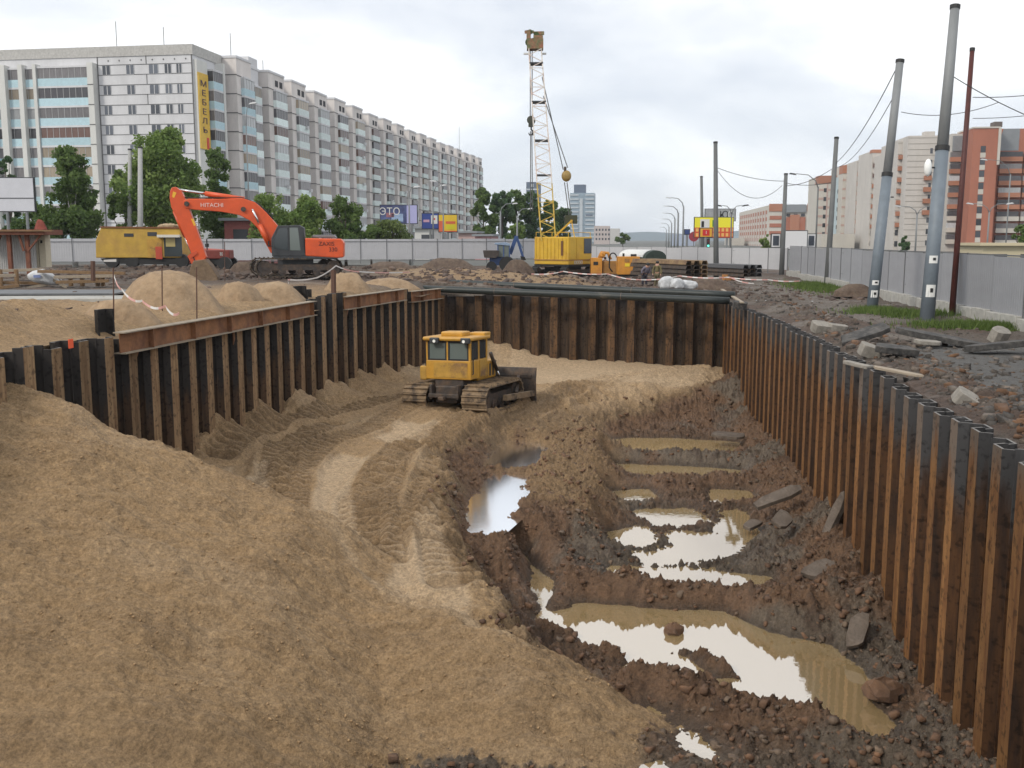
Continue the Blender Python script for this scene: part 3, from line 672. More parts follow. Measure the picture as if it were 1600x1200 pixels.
waler(22.6, 35.2, .30, .30, 'longest rusty H beam bolted to the left piles, nearest the foreground heap')
waler(38.0, 44.8, .30, .28, 'rusty H beam on the left piles beyond the taller dark piles')
waler(45.8, 50.2, .12, .05, 'short sand covered beam in the far left corner of the pit')
# stub piles standing proud
def stub(x, y, z0, z1, label, rz=0, g='dark pile stubs standing above the left ground'):
    r = thing('pile_stub', label, 'pile stub', (x, y, 0), rz, group=g)
    mb = u_pile(True, .5, .3, .02, z1, z0); mb.build('steel_section', [PL_W, PL_W, EDGE], r)
p = G(185, 500, .8); stub(-12.75, 23.2, -.5, 1.30, 'dark steel pile stub standing at the near end of the long beam', R(80))
stub(-12.3, 36.3, -.2, 1.28, 'dark steel pile stub tilted in the sand between the two beams', R(60)); stub(-12.0, 37.0, -.2, 1.12, 'shorter dark pile stub beside the gap between the two beams', R(95))

# pipes across the back
PG = mat('dark_green_pipe', (.018, .024, .023), .5, var=.3, vscale=1.2, col2=(.07, .06, .045), c2=.66, sharp=.05)
def pipe(p0, p1, r, label, n=14):
    c = (Vector(p0) + Vector(p1)) / 2; t = thing('steel_pipe', label, 'pipe', Vector(p0), group='pipes across the far end of the pit')
    pts = [Vector(p0).lerp(Vector(p1), k / 12) for k in range(13)]
    MB().tube(pts, r, n).build('pipe_body', PG, t, smooth=True, world=True)
    for q in (3, 8): MB().tube([pts[q] - (pts[1] - pts[0]) * .012, pts[q] + (pts[1] - pts[0]) * .012], r * 1.08, n).build('weld_collar', mat('weld', (.12, .09, .07), .7, var=.3), t, world=True)
D1 = 52.2; pipe(P(703, 442, D1 + 1.6), P(1148, 461, D1 - 4.6), .17, 'upper dark green steel pipe, ends at the board in the right corner')
pipe(P(662, 451, D1 - .6), P(1140, 470, D1 - 5.2), .17, 'lower dark green steel pipe resting on top of the far piles')
# loose timber boards in the corner
WD = mat('grey_timber', (.30, .25, .19), .9, var=.3, vscale=3, stretch=(.4, 4, 4)); WB = mat('brown_timber', (.20, .125, .065), .9, var=.35, vscale=3, stretch=(.4, 4, 4))
def board(p0, p1, w_, t_, mt, label, g=None):
    o = MB(); d = Vector(p1) - Vector(p0); o.bar((0, 0, 0), d, w_, t_).bar(d * .02 + Vector((0, .004, .0)), d * .98, w_ * .5, t_ * 1.12); ob = o.build('timber_board', mt); ob.location = p0
    tag(ob, label, 'board', g); return ob
board(G(1128, 452, .35), G(1160, 473, .35), .16, .05, WD, 'pale timber board lying over the right ends of the two pipes')
# right fence -----------------------------------------------------------
FM = mat('fence_sheet', (.31, .315, .335), .55, metal=.15, var=.08, vscale=.6, rand=.06); FM2 = mat('pale_fence_sheet', (.46, .46, .475), .6, metal=.1, var=.06, vscale=.6, rand=.05); FP = mat('fence_post', (.16, .165, .17), .6, metal=.3); CB = mat('concrete_block', (.36, .35, .32), .9, var=.25, vscale=1.2, bump=.4, bscale=9)
def fence(pts, label, zb, zt, step, base=True, ribs=True, rail=False, zt2=None):
    r = thing('construction_fence', label, 'fence', (pts[0][0], pts[0][1], 0)); rg = random.Random(int(pts[0][0] * 3) + 5)
    for (a, b) in zip(pts[:-1], pts[1:]):
        Ln = math.dist(a, b); n = max(1, round(Ln / step)); ang = math.atan2(b[1] - a[1], b[0] - a[0])
        for k in range(n):
            f0, f1 = k / n, (k + 1) / n; p0 = (a[0] + (b[0] - a[0]) * f0, a[1] + (b[1] - a[1]) * f0); l = Ln / n
            z0 = zb(*p0) + rg.uniform(-.02, .02); z1 = zt + rg.uniform(-.035, .035)
            mb = MB(); q = .06; xx = .03
            # shallow trapezoid ribs
            prof = []; m_ = int((l - .06) / .2)
            for i in range(m_): prof += [(xx + i * .2, 0), (xx + i * .2 + .13, 0), (xx + i * .2 + .15, .010), (xx + i * .2 + .185, .010)]
            prof.append((l - .03, 0))
            vs = [(x, y, z0 + .42) for x, y in prof] + [(x, y, z1) for x, y in prof]; m2 = len(prof)
            mb.add(vs, [(i, i + 1, m2 + i + 1, m2 + i) for i in range(m2 - 1)])
            o = mb.build('panel', FM if base else FM2, r); o.location = (p0[0] - pts[0][0], p0[1] - pts[0][1], 0); o.rotation_euler = (0, 0, ang + rg.uniform(-.012, .012))
            po = MB().b2(-.03, .03, -.05, .01, z0, z1 + .05)
            o = po.build('post', FP, r); o.location = (p0[0] - pts[0][0], p0[1] - pts[0][1], 0); o.rotation_euler = (0, 0, ang)
            if base:
                for j in range(2 if l > 2 else 1):
                    w_ = l / (2 if l > 2 else 1); o = MB().box((w_ / 2, 0, 0), (w_ - .03, .42, .55), taper=.96).build('base_block', CB, r, bevel=.015)
                    o.location = (p0[0] - pts[0][0] + math.cos(ang) * j * w_, p0[1] - pts[0][1] + math.sin(ang) * j * w_, z0 + .16 + rg.uniform(-.05, .03)); o.rotation_euler = (0, 0, ang)
        rl = MB().bar((a[0], a[1], zt - .25), (b[0], b[1], zt - .25), .04).bar((a[0], a[1], .9), (b[0], b[1], .9), .04)
        if rail: rl.bar((a[0], a[1], zt + .03), (b[0], b[1], zt + .03), .06, .05)
        rl.xform(Matrix.Translation((-math.sin(ang) * -.04, math.cos(ang) * -.04, 0)))
        rl.build('rail', FP, r, world=True)
    return r
fence([(12.75, 17.0), (12.75, 86.0)], 'long grey corrugated metal fence on concrete blocks along the right side', lambda x, y: up_h(min(x, 17), y) - .02, 2.42, 3.0, rail=True)
fence([(12.9, 88.0), (-8.0, 112.0)], 'grey metal fence across the far end of the site behind the stacked piles', lambda x, y: .05, 2.25, 2.1, base=False)
pA = foot(62, 90, 0); pB = foot(760, 104, 0)
fence([tuple(foot(-40, 88)[:2]), tuple(pA[:2]), tuple(pB[:2]), (-8.3, 112.0)], 'grey metal fence behind the excavator on the left, below the apartment block', lambda x, y: .6, 3.05, 2.6, base=False)
# pale concrete footing strip behind the crane
# ------------------------------------------------------------------ poles
PM = mat('grey_pole', (.21, .22, .225), .6, var=.15, vscale=1.0, stretch=(1, 1, .2)); PD = mat('dark_pole', (.13, .135, .135), .7, var=.2, vscale=1, stretch=(1, 1, .2))
PRD = mat('red_brown_pole', (.075, .018, .014), .6, var=.3, vscale=1.2); BL = mat('blue_grey_paint', (.155, .185, .215), .55, var=.12, vscale=1); WH = mat('white_paper', (.62, .62, .60), .7, var=.06); BK = mat('black', (.015, .015, .015), .6)
def pole(px0, py0, px1, py1, z, r0, r1, mt, label, two=None, stickers=(), cap=True, g='tall poles standing along the right of the site', D=None):
    a = G(px0, py0, z) if D is None else foot(px0, D, z); Dp = (a - Vector((0, 0, EYE))).dot(_f)
    b = P(px1, py1, Dp - (0.0)); t = thing('utility_pole', label, 'pole', a, group=g); d = b - a
    if two is not None:
        k = two; MB().tube([a - d * .01, a + d * k], [r0, r0 * .9], 16).build('lower_tube', BL, t, smooth=True, world=True)
        MB().tube([a + d * k, a + d], [r0 * .78, r1], 16).build('upper_tube', mt, t, smooth=True, world=True)
        MB().tube([a + d * (k - .004), a + d * (k + .012)], r0 * .98, 16).build('collar', BK, t, world=True)
    else: MB().tube([a - d * .02, a + d * .5, a + d], [r0, (r0 + r1) / 2, r1], 14).build('pole_shaft', mt, t, smooth=True, world=True)
    if cap: MB().tube([a + d, a + d * 1.012], r1 * 1.15, 12).build('cap', BK, t, world=True)
    for (sy, w_, h_) in stickers:
        f = sy; c = a + d * f; rr = r0 * .97; vs = []; fs = []; up = d.normalized()
        for i in range(7):
            an = -math.pi / 2 + (i / 6 - .5) * w_ - .1 ; q = Vector((math.cos(an) * rr, math.sin(an) * rr, 0))
            q = Vector((q.x * _r.x - q.y * -_h.x if False else q.x, q.y, 0)); vs += [c + q * 1.03 - up * h_ / 2, c + q * 1.03 + up * h_ / 2]
        fs = [(2 * i, 2 * i + 2, 2 * i + 3, 2 * i + 1) for i in range(6)]
        MB().add(vs, fs).build('notice', WH, t, world=True)
        kx = MB(); c2 = c + Vector((0, -rr * 1.06, 0)); kx.box(c2 + up * h_ * .05, (.10, .012, h_ * .35)); kx.build('printed_mark', BK, t, world=True)
    return t, a, b
T1 = pole(1448, 503, 1492, 14, 0.0, .26, .165, PM, 'thickest leaning grey pole, two white notices on it, beside the red brown pole', two=.55, stickers=((.10, 1.3, .45), (.20, 1.2, .28)))
T2 = pole(1362, 486, 1406, 98, 0.0, .235, .16, PM, 'leaning grey pole left of the thickest pole, small white sign with a triangle', two=.545, stickers=((.07, 1.2, .3), (.115, 1.2, .2)))
T3 = pole(1487, 495, 1519, 80, 0.0, .12, .09, PRD, 'slim red brown steel pole between the thickest pole and the fence')
T4 = pole(1292, 446, 1307, 217, 0.0, .20, .14, PD, 'slightly leaning grey pole against the fence left of the two leaning poles')
T5 = pole(1221, 431, 1228, 273, 0.0, .22, .15, PD, 'shorter grey pole in front of the blank white billboard')
T6 = pole(1119, 436, 1118, 224, 0.0, .21, .15, PD, 'upright grey pole in front of the yellow and red billboard')
T7 = pole(1098, 404, 1096, 277, 0.4, .26, .18, PD, 'thin grey pole just left of the upright pole by the billboard')
pole(1074, 430, 1073, 300, 0, .06, .05, PD, 'x') if False else None
# left side poles beyond the fence
for (x0, x1, y1, D, r_, lb) in ((115, 114, 266, 100, .30, 'pale concrete pole rising through the birch tree on the left'), (200, 203, 235, 100, .26, 'left one of two concrete poles above the old yellow crane'), (217, 219, 232, 98, .30, 'right one of two concrete poles above the old yellow crane')):
    pole(x0, 0, x1, y1, 0, r_, r_ * .7, mat('pale_concrete_pole', (.34, .34, .33), .85, var=.15), lb, g='concrete poles behind the left fence', D=D)
# antennas of street lighting: single and double arm lamps
LM = mat('lamp_metal', (.19, .20, .205), .6); LH = mat('lamp_head', (.45, .46, .47), .5)
def street_lamp(px, D, ytop, side, reach, label, zb=0, double=False, dark=False, r=.11, g='street lamps along the avenue'):
    a = foot(px, D, zb); zt = P(px, ytop, D).z; t = thing('street_lamp', label, 'street lamp', a, group=g); H = zt - zb
    mt = PD if dark else LM
    MB().tube([(0, 0, 0), (0, 0, H * .86)], [r * 1.3, r], 8).build('pole', mt, t, smooth=True)
    for s in ((side, -side) if double else (side,)):
        MB().tube([(0, 0, H * .84), (s * reach * .12, 0, H * .92), (s * reach * .45, 0, H * .985), (s * reach, 0, H)], [r * .75, r * .6, r * .5, r * .4], 6).build('arm', mt, t, smooth=True)
        MB().box((s * (reach + .35), 0, H - .02), (.9, .3, .16), Matrix.Rotation(-s * .15, 3, 'Y'), taper=.6).build('lamp_head', BK if dark else LH, t)
    return t
street_lamp(1067, 150, 309, -1, 1.9, 'nearest tall street lamp of the far centre row, arm to the left')
for i, (px, D, yt) in enumerate(((1059, 185, 322), (1054, 225, 333), (1049, 275, 342), (1045, 340, 349), (1041, 420, 355))):
    street_lamp(px, D, yt, -1, 2.0, ['second street lamp of the far centre row, just behind the nearest', 'third street lamp back in the far centre row', 'fourth street lamp back in the far centre row', 'fifth street lamp back in the far centre row', 'farthest street lamp of the centre row'][i], r=.15)
street_lamp(1142, 118, 321, 1, 1.2, 'dark double headed street lamp right of the yellow and red billboard', double=True, dark=True, r=.08)
street_lamp(1275, 118, 272, -1, 2.6, 'dark street lamp with a long left arm before the pink tower block', dark=True, r=.09)
street_lamp(782, 150, 318, 1, 1.8, 'left street lamp before the dark green trees', r=.12); street_lamp(808, 150, 326, 1, 1.6, 'street lamp between the trees and the crane', r=.12)
street_lamp(1431, 135, 322, 1, 2.2, 'twin arm lamp between the two leaning poles', double=True, r=.1)
street_lamp(1543, 125, 318, 1, 2.0, 'twin arm lamp right of the red brown pole before red brick', double=True, r=.09)
street_lamp(1572, 130, 250, -1, 3.0, 'tall lamp with a long left arm before the red brick block at right', r=.08)
street_lamp(143, 104, 258, -1, 1.3, 'street lamp leaning over the birch tree on the left', r=.06)
street_lamp(677, 120, 290, 1, .9, 'slim street lamp before the blue and white billboard', r=.09)
street_lamp(640, 118, 292, 1, .6, 'slim street lamp before the large dark blue billboard', r=.08)
street_lamp(693, 118, 283, -1, .8, 'slim street lamp before the yellow billboard on the left', r=.08)
street_lamp(391, 112, 165, 1, .5, 'thin tall lamp mast before the corner of the apartment block', r=.07)
# overhead wires
WR = mat('cable', (.03, .03, .03), .6)
def wire(a, b, sag, label, r=.022, n=14):
    a, b = Vector(a), Vector(b); pts = [a.lerp(b, i / n) - Vector((0, 0, sag * 4 * (i / n) * (1 - i / n))) for i in range(n + 1)]
    mb = MB().tube([p - a for p in pts], r, 4); o = mb.build('overhead_wire', WR); o.location = a; tag(o, label, 'wire', 'overhead wires'); return o
def dep(v): return (Vector(v) - Vector((0, 0, EYE))).dot(_f)
t6 = T6[2]; t5 = T5[2]; t4 = T4[2]; t2 = T2[2]; t1 = T1[2]
wire(P(1118, 262, dep(t6)), P(1222, 290, dep(t5)), 1.6, 'sagging lower wire between the upright pole and the white billboard pole')
wire(P(1120, 262, dep(t6)), P(1225, 283, dep(t5)), .25, 'upper wire between the upright pole and the white billboard pole')
wire(P(1228, 290, dep(t5)), P(1303, 262, dep(t4)), .3, 'wire from the white billboard pole to the pole by the fence')
wire(P(1228, 286, dep(t5)), P(1304, 284, dep(t4)), .2, 'lower wire from the white billboard pole to the pole by the fence')
wire(P(1306, 255, dep(t4)), P(1404, 100, dep(t2)), .5, 'wire rising steeply to the top of the left leaning pole')
wire(P(1306, 262, dep(t4)), P(1402, 140, dep(t2)), .7, 'second wire rising to the left leaning pole just under the first', r=.018)
wire(P(1408, 175, dep(t2)), P(1560, 160, 42), .3, 'thin wire running right from the left leaning pole past the thick pole', r=.014)
wire(P(1490, 120, dep(t1)), P(1760, 230, 34), .3, 'wire running down right from the thick leaning pole', r=.016)
wire(P(1520, 152, dep(T3[2])), P(1760, 120, 34), .2, 'wire running up right from the red brown pole', r=.014)
wire(P(1520, 185, dep(T3[2])), P(1760, 150, 36), .2, 'lowest thin wire running right from the red brown pole', r=.012)
# white reflector lamps on the leaning poles
for (tt, px, py, s_, lb) in ((T2, 1392, 308, .34, 'left'), (T1, 1456, 262, .42, 'right')):
    c = P(px - 6, py, dep(tt[2])); o = MB().sphere((0, 0, 0), .16, 10, 8, (.9, .9, 2.0)).m(1).box((.12, 0, .0), (.3, .05, .05)).build('reflector_lamp', [mat('white_glass', (.85, .86, .84), .2), BK], None, smooth=True)
    o.location = c; o.parent = tt[0]; o.location = c - tt[0].location
# ------------------------------------------------------------------ machines
OG = mat('orange_paint', (.62, .085, .018), .42, var=.10, vscale=.8, col2=(.42, .06, .02), c2=.68); OGD = mat('orange_shade', (.52, .07, .018), .5, var=.1, vscale=1)
YL = mat('yellow_paint', (.50, .26, .03), .5, var=.14, vscale=.9, col2=(.33, .17, .03), c2=.56, sharp=.12); YLD = mat('worn_yellow', (.42, .24, .04), .65, var=.25, vscale=1.5, col2=(.20, .11, .045), c2=.58, sharp=.07)
GR = mat('dark_grey_paint', (.035, .038, .042), .5, var=.15, vscale=2); TRK = mat('muddy_track', (.055, .043, .034), .8, metal=.2, var=.4, vscale=3, col2=(.16, .115, .07), c2=.58); TRS = mat('sandy_track', (.21, .145, .085), .85, var=.3, vscale=3, col2=(.07, .05, .035), c2=.55, sharp=.06)
CHR = mat('chrome_rod', (.7, .7, .7), .15, metal=1.0); STL = mat('worn_steel', (.06, .05, .045), .6, metal=.3, var=.4, vscale=3, col2=(.13, .085, .055), c2=.58)
def glass_mat(name, col, rough=.08):
    mt = mat(name, col, rough, spec=.8); return mt
GL = glass_mat('dark_glass', (.03, .04, .045)); GLL = glass_mat('pale_glass', (.13, .155, .145))
SKIN = mat('skin', (.42, .24, .17), .6)
def crawler(parent, Ln, H, wd, x0, y0, mt, npl=26, name='crawler_track', groud=.03, sprocket=True):
    """stadium shaped track: x along, centred on x0; y centre y0; parts: track belt with shoes, wheels"""
    r = H / 2; st = Ln - H; per = 2 * st + 2 * math.pi * r; mb = MB(); n = npl * 2
    def at(s):
        s %= per
        if s < st: return (-st / 2 + s, H - .0, 0)
        s -= st
        if s < math.pi * r: a = s / r; return (st / 2 + math.sin(a) * r, r + math.cos(a) * r, -a)
        s -= math.pi * r
        if s < st: return (st / 2 - s, 0, math.pi)
        s -= st; a = s / r; return (-st / 2 - math.sin(a) * r, r - math.cos(a) * r, math.pi - a)
    for k in range(n):
        x, z, a = at(k * per / n); rot = Matrix.Rotation(-a, 3, 'Y'); l = per / n * .94
        nrm = rot @ Vector((0, 0, 1)); c = Vector((x0 + x, y0, z)) - nrm * .03
        mb.box(c, (l, wd, .05), rot); mb.box(c + nrm * .04 + rot @ Vector((l * .3, 0, 0)), (.03, wd, groud * 2), rot)
    t = mb.build(name, mt, parent)
    for i in range(5 if sprocket else 4):
        nn = 5 if sprocket else 4; x = -st / 2 + st * i / (nn - 1); big = i in (0, nn - 1); rr = r * .80 if big else r * .42; z = r if big else r * .42 + .05
        MB().tube([(x0 + x, y0 - wd * .34, z), (x0 + x, y0 + wd * .34, z)], rr, 14).tube([(x0 + x, y0 - wd * .40, z), (x0 + x, y0 + wd * .40, z)], rr * .35, 10).build('wheel', STL, t)
    MB().b2(x0 - st / 2 + .1, x0 + st / 2 - .1, y0 - wd * .28, y0 + wd * .28, r * .7, r * 1.35).build('track_frame', STL, t)
    return t
def plate(poly, t, mt, parent, name, y=0, bevel=.0, ax='y'):
    return MB().prism(poly, y - t / 2, y + t / 2, ax).build(name, mt, parent, bevel=bevel)
# --- excavator: local x to the right of the photo, z up, y away from the camera
DX = 52.7; exc = thing('excavator', 'orange tracked excavator with its long boom folded down to a dirty bucket', 'excavator', foot(456, DX, 1.05)); S = F / DX
exc.location.z = EYE - (432 - 374) / S; ZG = 432
exc.rotation_euler = (0, 0, PSI)
def E(px, py): return ((px - 456) / S, (ZG - py) / S)
def Ep(l): return [E(*q) for q in l]
und = thing('undercarriage', None, None); und.parent = exc; und.rotation_euler = (0, 0, R(20)); und.location = E(452, 432)[0], 1.3, 0
for yy_ in (-1.35, 1.35): crawler(und, 4.5, .95, .6, 0, yy_, TRK, 22)
MB().box((0, 0, .65), (1.6, 2.1, .5)).tube([(0, 0, .8), (0, 0, 1.12)], .75, 18).build('centre_frame', GR, und)
up_ = thing('superstructure', None, None); up_.parent = exc; up_.location = (E(470, 432)[0], 1.3, 0); up_.rotation_euler = (0, 0, R(8))
ox = E(470, 432)[0]
def U(px, py): a = E(px, py); return (a[0] - ox, a[1])
def Up(l): return [U(*q) for q in l]
MB().prism(Up([(424, 404), (520, 404), (524, 398), (420, 398)]), -1.4, 1.35).build('deck', GR, up_)
MB().prism(Up([(471, 372), (526, 373), (531, 379), (530, 402), (522, 403), (471, 400)]), -1.42, 1.4).build('engine_housing', OG, up_, bevel=.06)
MB().prism(Up([(480, 371.6), (483, 367), (516, 367), (519, 371.6)]), -1.0, 1.1).build('hood', mat('grey_hood', (.16, .165, .17), .5, var=.1), up_, bevel=.03)
MB().tube([(U(463, 0)[0], .9, U(0, 372)[1]), (U(463, 0)[0], .9, U(0, 362)[1] + .1)], .06, 8).build('exhaust', STL, up_, smooth=True)
cabp = Up([(420, 400), (420, 372), (430, 353), (463, 352), (470, 356), (471, 400)])
cab_ = MB().prism(cabp, -1.42, -.35).build('cab', GR, up_, bevel=.03)
MB().prism(Up([(424, 388), (424, 374), (432, 357), (445, 356), (445, 391)]), -1.435, -1.41).build('window', GL, cab_)
MB().prism(Up([(448, 391), (448, 356), (461, 356), (464, 391)]), -1.435, -1.41).build('window', GLL, cab_)
MB().prism(Up([(419.6, 395), (419.6, 374), (429.6, 355), (430.6, 355), (420.4, 374), (420.4, 395)]), -1.3, -.45).build('windscreen', GLL, cab_)
MB().prism(Up([(446, 398), (446, 354.5), (447.4, 354.5), (447.4, 398)]), -1.45, -1.41).build('door_frame', GR, cab_)
MB().bar((U(468, 0)[0], -1.46, U(0, 392)[1]), (U(468, 0)[0], -1.46, U(0, 366)[1]), .03).build('handrail', GR, up_)
MB().bar((U(422, 0)[0], -1.5, U(0, 386)[1]), (U(417, 0)[0], -1.7, U(0, 383)[1]), .02).box((U(416.5, 0)[0], -1.7, U(0, 381)[1]), (.05, .18, .3)).build('mirror', BK, cab_)
tx = mat('dark_lettering', (.10, .02, .015), .6); wt = mat('white_lettering', (.75, .55, .5), .5)
text('ZAXIS', .30, tx, (U(504, 0)[0], -1.43, U(0, 381)[1]), (R(90), 0, 0), up_)
text('330', .30, tx, (U(514, 0)[0], -1.43, U(0, 390)[1]), (R(90), 0, 0), up_)
# boom, stick and bucket, all in the plane y=0 of the superstructure
yb = .15
bm = MB().prism(Up([(284, 314), (292, 311), (340, 311), (375, 310), (393, 316), (410, 332), (427, 353), (430, 364), (427, 392), (415, 396), (408, 382), (396, 357), (385, 345), (368, 336), (340, 331), (300, 328), (287, 326), (283, 320)]), yb - .28, yb + .28).build('boom', OG, up_, bevel=.03)
for dy in (-.1, .1): MB().tube([(U(280, 0)[0], yb + dy, U(0, 309)[1]), (U(320, 0)[0], yb + dy, U(0, 309.5)[1]), (U(372, 0)[0], yb + dy, U(0, 308.5)[1]), (U(398, 0)[0], yb + dy, U(0, 318)[1]), (U(420, 0)[0], yb + dy, U(0, 342)[1])], .03, 6).build('hydraulic_hose', BK, bm, smooth=True)
text('HITACHI', .30, wt, (U(327, 0)[0], yb - .29, U(0, 321)[1]), (R(90), 0, 0), bm)
for q in ((289, 319), (375, 327), (421, 388)): MB().tube([(U(*q)[0], yb - .38, U(*q)[1]), (U(*q)[0], yb + .38, U(*q)[1])], .13, 12).build('pivot_pin', STL, bm)
def ram(p, q, r, name, par, fr=.5, y=yb, rodfirst=True):
    a = Vector((U(*p)[0], y, U(*p)[1])); b = Vector((U(*q)[0], y, U(*q)[1])); m_ = a.lerp(b, fr)
    t = MB().tube([m_, b] if rodfirst else [a, m_], r, 10).build(name, OG, par, smooth=True)
    MB().tube([a, m_] if rodfirst else [m_, b], r * .5, 8).build('piston_rod', CHR, t, smooth=True); return t
ram((276, 297), (376, 311), .13, 'arm_cylinder', up_, .40, rodfirst=True)
ram((389, 327), (414, 384), .12, 'boom_cylinder', up_, .42, y=yb - .42); ram((389, 327), (414, 384), .12, 'boom_cylinder', up_, .42, y=yb + .42)
st_ = MB().prism(Up([(264, 300), (267, 294), (273, 293), (281, 299), (289, 318), (296, 340), (303, 362), (310, 385), (315, 402), (309, 410), (300, 410), (293, 398), (283, 370), (272, 340), (265, 325), (263, 310)]), yb - .24, yb + .24).build('dipper_arm', OG, up_, bevel=.03)
MB().prism(Up([(294, 342), (297.5, 342), (301, 352), (298, 353)]), yb - .25, yb - .235).prism(Up([(269, 300), (274, 302), (270, 310), (267, 308)]), yb - .25, yb - .235).build('warning_sticker', mat('sticker_yellow', (.75, .42, .03), .5), st_)
ram((294, 402), (268, 330), .10, 'bucket_cylinder', up_, .45)
MB().prism(Up([(288, 398), (300, 392), (302, 396), (291, 404)]), yb - .3, yb + .3).prism(Up([(286, 400), (292, 398), (300, 416), (296, 420)]), yb - .28, yb + .28).build('bucket_linkage', OGD, up_)
bk = Up([(297, 407), (314, 405), (322, 414), (332, 432), (334, 441), (322, 446), (304, 446), (292, 440), (290, 424), (293, 414)]); BM = mat('earthy_bucket', (.17, .115, .07), .85, var=.35, vscale=2.5)
b_ = MB().prism(bk, yb - .65, yb + .65).build('bucket', BM, up_, bevel=.05)
for k in range(5): MB().box((U(333, 0)[0], yb - .52 + k * .26, U(0, 441)[1]), (.28, .09, .08), Matrix.Rotation(.3, 3, 'Y'), taper=.5).build('tooth', STL, b_)
# --- bulldozer in the pit (x forward)
dz = thing('bulldozer', 'yellow muddy crawler bulldozer with a glazed cab, seen from behind on the sand', 'bulldozer')
DPt = G(700, 628, -3.2); q_ = G(690, 648, -3.22); dz.location = (q_.x + 1.9 * math.sin(R(15)), q_.y + 1.9 * math.cos(R(15)), -3.26); dz.rotation_euler = (R(-1.0), R(1.5), R(90 - 15)); dz.scale = (1.04, 1.04, 1.04)
for s in (-1, 1): crawler(dz, 3.55, .95, .92, 0.1, s * 1.14, TRS, 19, groud=.05)
MB().b2(-1.45, 1.6, -.42, .42, .35, .95).b2(-1.2, -.4, -.55, .55, .9, 1.2).build('chassis', STL, dz, bevel=.04)
MB().box((-1.62, 0, .62), (.12, 1.15, .14)).box((-1.5, .5, .75), (.3, .1, .5)).box((-1.5, -.5, .75), (.3, .1, .5)).box((-1.75, 0, .55), (.3, .22, .12)).build('drawbar', STL, dz, bevel=.02)
cb = MB(); X0, X1, Wd = -1.25, .25, .86
cb.b2(X0, X1, -Wd, Wd, 1.15, 1.82); pl_ = cb
for x, y in ((X0 + .05, -Wd + .05), (X0 + .05, Wd - .05), (X1 - .05, -Wd + .05), (X1 - .05, Wd - .05), (X0 + .05, 0.03)): cb.b2(x - .05, x + .05, y - .05, y + .05, 1.80, 2.50)
cb.b2(-.55, -.45, -Wd, -Wd + .08, 1.8, 2.5).b2(-.55, -.45, Wd - .08, Wd, 1.8, 2.5)
cabd = cb.build('cab', YL, dz, bevel=.03)
MB().b2(X0 - .012, X0 + .0, -Wd + .12, Wd - .30, 1.22, 1.74).build('rear_panel', YLD, cabd, bevel=.02)
for (a, b) in ((-Wd + .1, -.02), (.08, Wd - .1)): MB().b2(X0 + .03, X0 + .045, a, b, 1.84, 2.46).build('window', GLL if a > 0 else GLL, cabd)
for s in (-1, 1):
    MB().b2(X0 + .12, -.56, s * (Wd - .04), s * (Wd - .025), 1.84, 2.46).build('window', GL, cabd); MB().b2(-.44, X1 - .12, s * (Wd - .04), s * (Wd - .025), 1.84, 2.46).build('window', GL, cabd)
MB().b2(X1 - .04, X1 - .025, -Wd + .1, Wd - .1, 1.84, 2.46).build('windscreen', GLL, cabd)
MB().b2(X0 + .2, X0 + .7, -.2, .25, 1.83, 2.3).build('seat', BK, cabd, bevel=.05)
for (a, b) in ((-Wd + .08, 0.0), (.06, Wd - .08)): MB().b2(X0 + .0, X0 + .03, a, a + .05, 1.82, 2.48).b2(X0 + .0, X0 + .03, b - .05, b, 1.82, 2.48).b2(X0 + .0, X0 + .03, a + .05, b - .05, 2.43, 2.48).b2(X0 + .0, X0 + .03, a + .05, b - .05, 1.82, 1.87).build('window_frame', BK, cabd)
MB().b2(X0 + .06, X0 + .09, .35, .39, 1.87, 2.43).build('window_bar', BK, cabd)
for s in (-1, 1): MB().bar((X0 + .1, s * (Wd + .05), 1.35), (X0 + .1, s * (Wd + .05), 2.2), .03).bar((X0 + .1, s * (Wd + .05), 1.35), (X0 + .1, s * Wd, 1.35), .025).bar((X0 + .1, s * (Wd + .05), 2.2), (X0 + .1, s * Wd, 2.2), .025).build('handrail', BK, dz)
MB().b2(-.5, .15, -Wd - .015, -Wd, 1.2, 1.8).build('door', YLD, cabd)
for k in range(5): MB().b2(.5 + k * .28, .62 + k * .28, -.465, -.45, 1.05, 1.5).build('louvre', GR, dz)
MB().b2(-1.2, 1.3, -1.75, -.75, .98, 1.03).b2(-1.2, 1.3, .75, 1.75, .98, 1.03).build('mudguard', TRS, dz) if False else None
rf = MB().b2(X0 - .12, X1 + .12, -Wd - .08, Wd + .08, 2.50, 2.64).build('roof', YL, dz, bevel=.06)
MB().b2(-.95, -.25, -.42, .42, 2.62, 2.80).build('roof_hatch', YL, rf, bevel=.05)
MB().b2(-.1, .45, -Wd - .04, -.3, 2.60, 2.74).build('air_box', YL, rf, bevel=.03)
for y in (-Wd + .12, Wd - .42, ): MB().box((X0 - .15, y, 2.52), (.16, .34, .2)).build('lamp_housing', GR, rf, bevel=.03)
for y in (-Wd + .16, Wd - .44): MB().tube([(X0 - .24, y, 2.5), (X0 - .21, y, 2.5)], .055, 10).build('rear_lamp', mat('lamp_glass', (.85, .85, .8), .2), rf)
MB().b2(.25, 2.0, -.45, .45, .95, 1.62).build('engine_hood', YL, dz, bevel=.06)
MB().b2(2.0, 2.08, -.42, .42, .8, 1.58).build('radiator_grille', GR, dz)
MB().tube([(1.1, -.1, 1.6), (1.1, -.1, 2.15)], .07, 8).build('exhaust', STL, dz, smooth=True); MB().tube([(.7, .2, 1.6), (.7, .2, 1.95)], .11, 10).build('air_cleaner', mat('pale_cleaner', (.5, .48, .38), .6), dz, smooth=True)
MB().b2(-1.2, -.3, Wd, Wd + .28, 1.1, 1.6).build('fuel_tank', YLD, dz, bevel=.05)
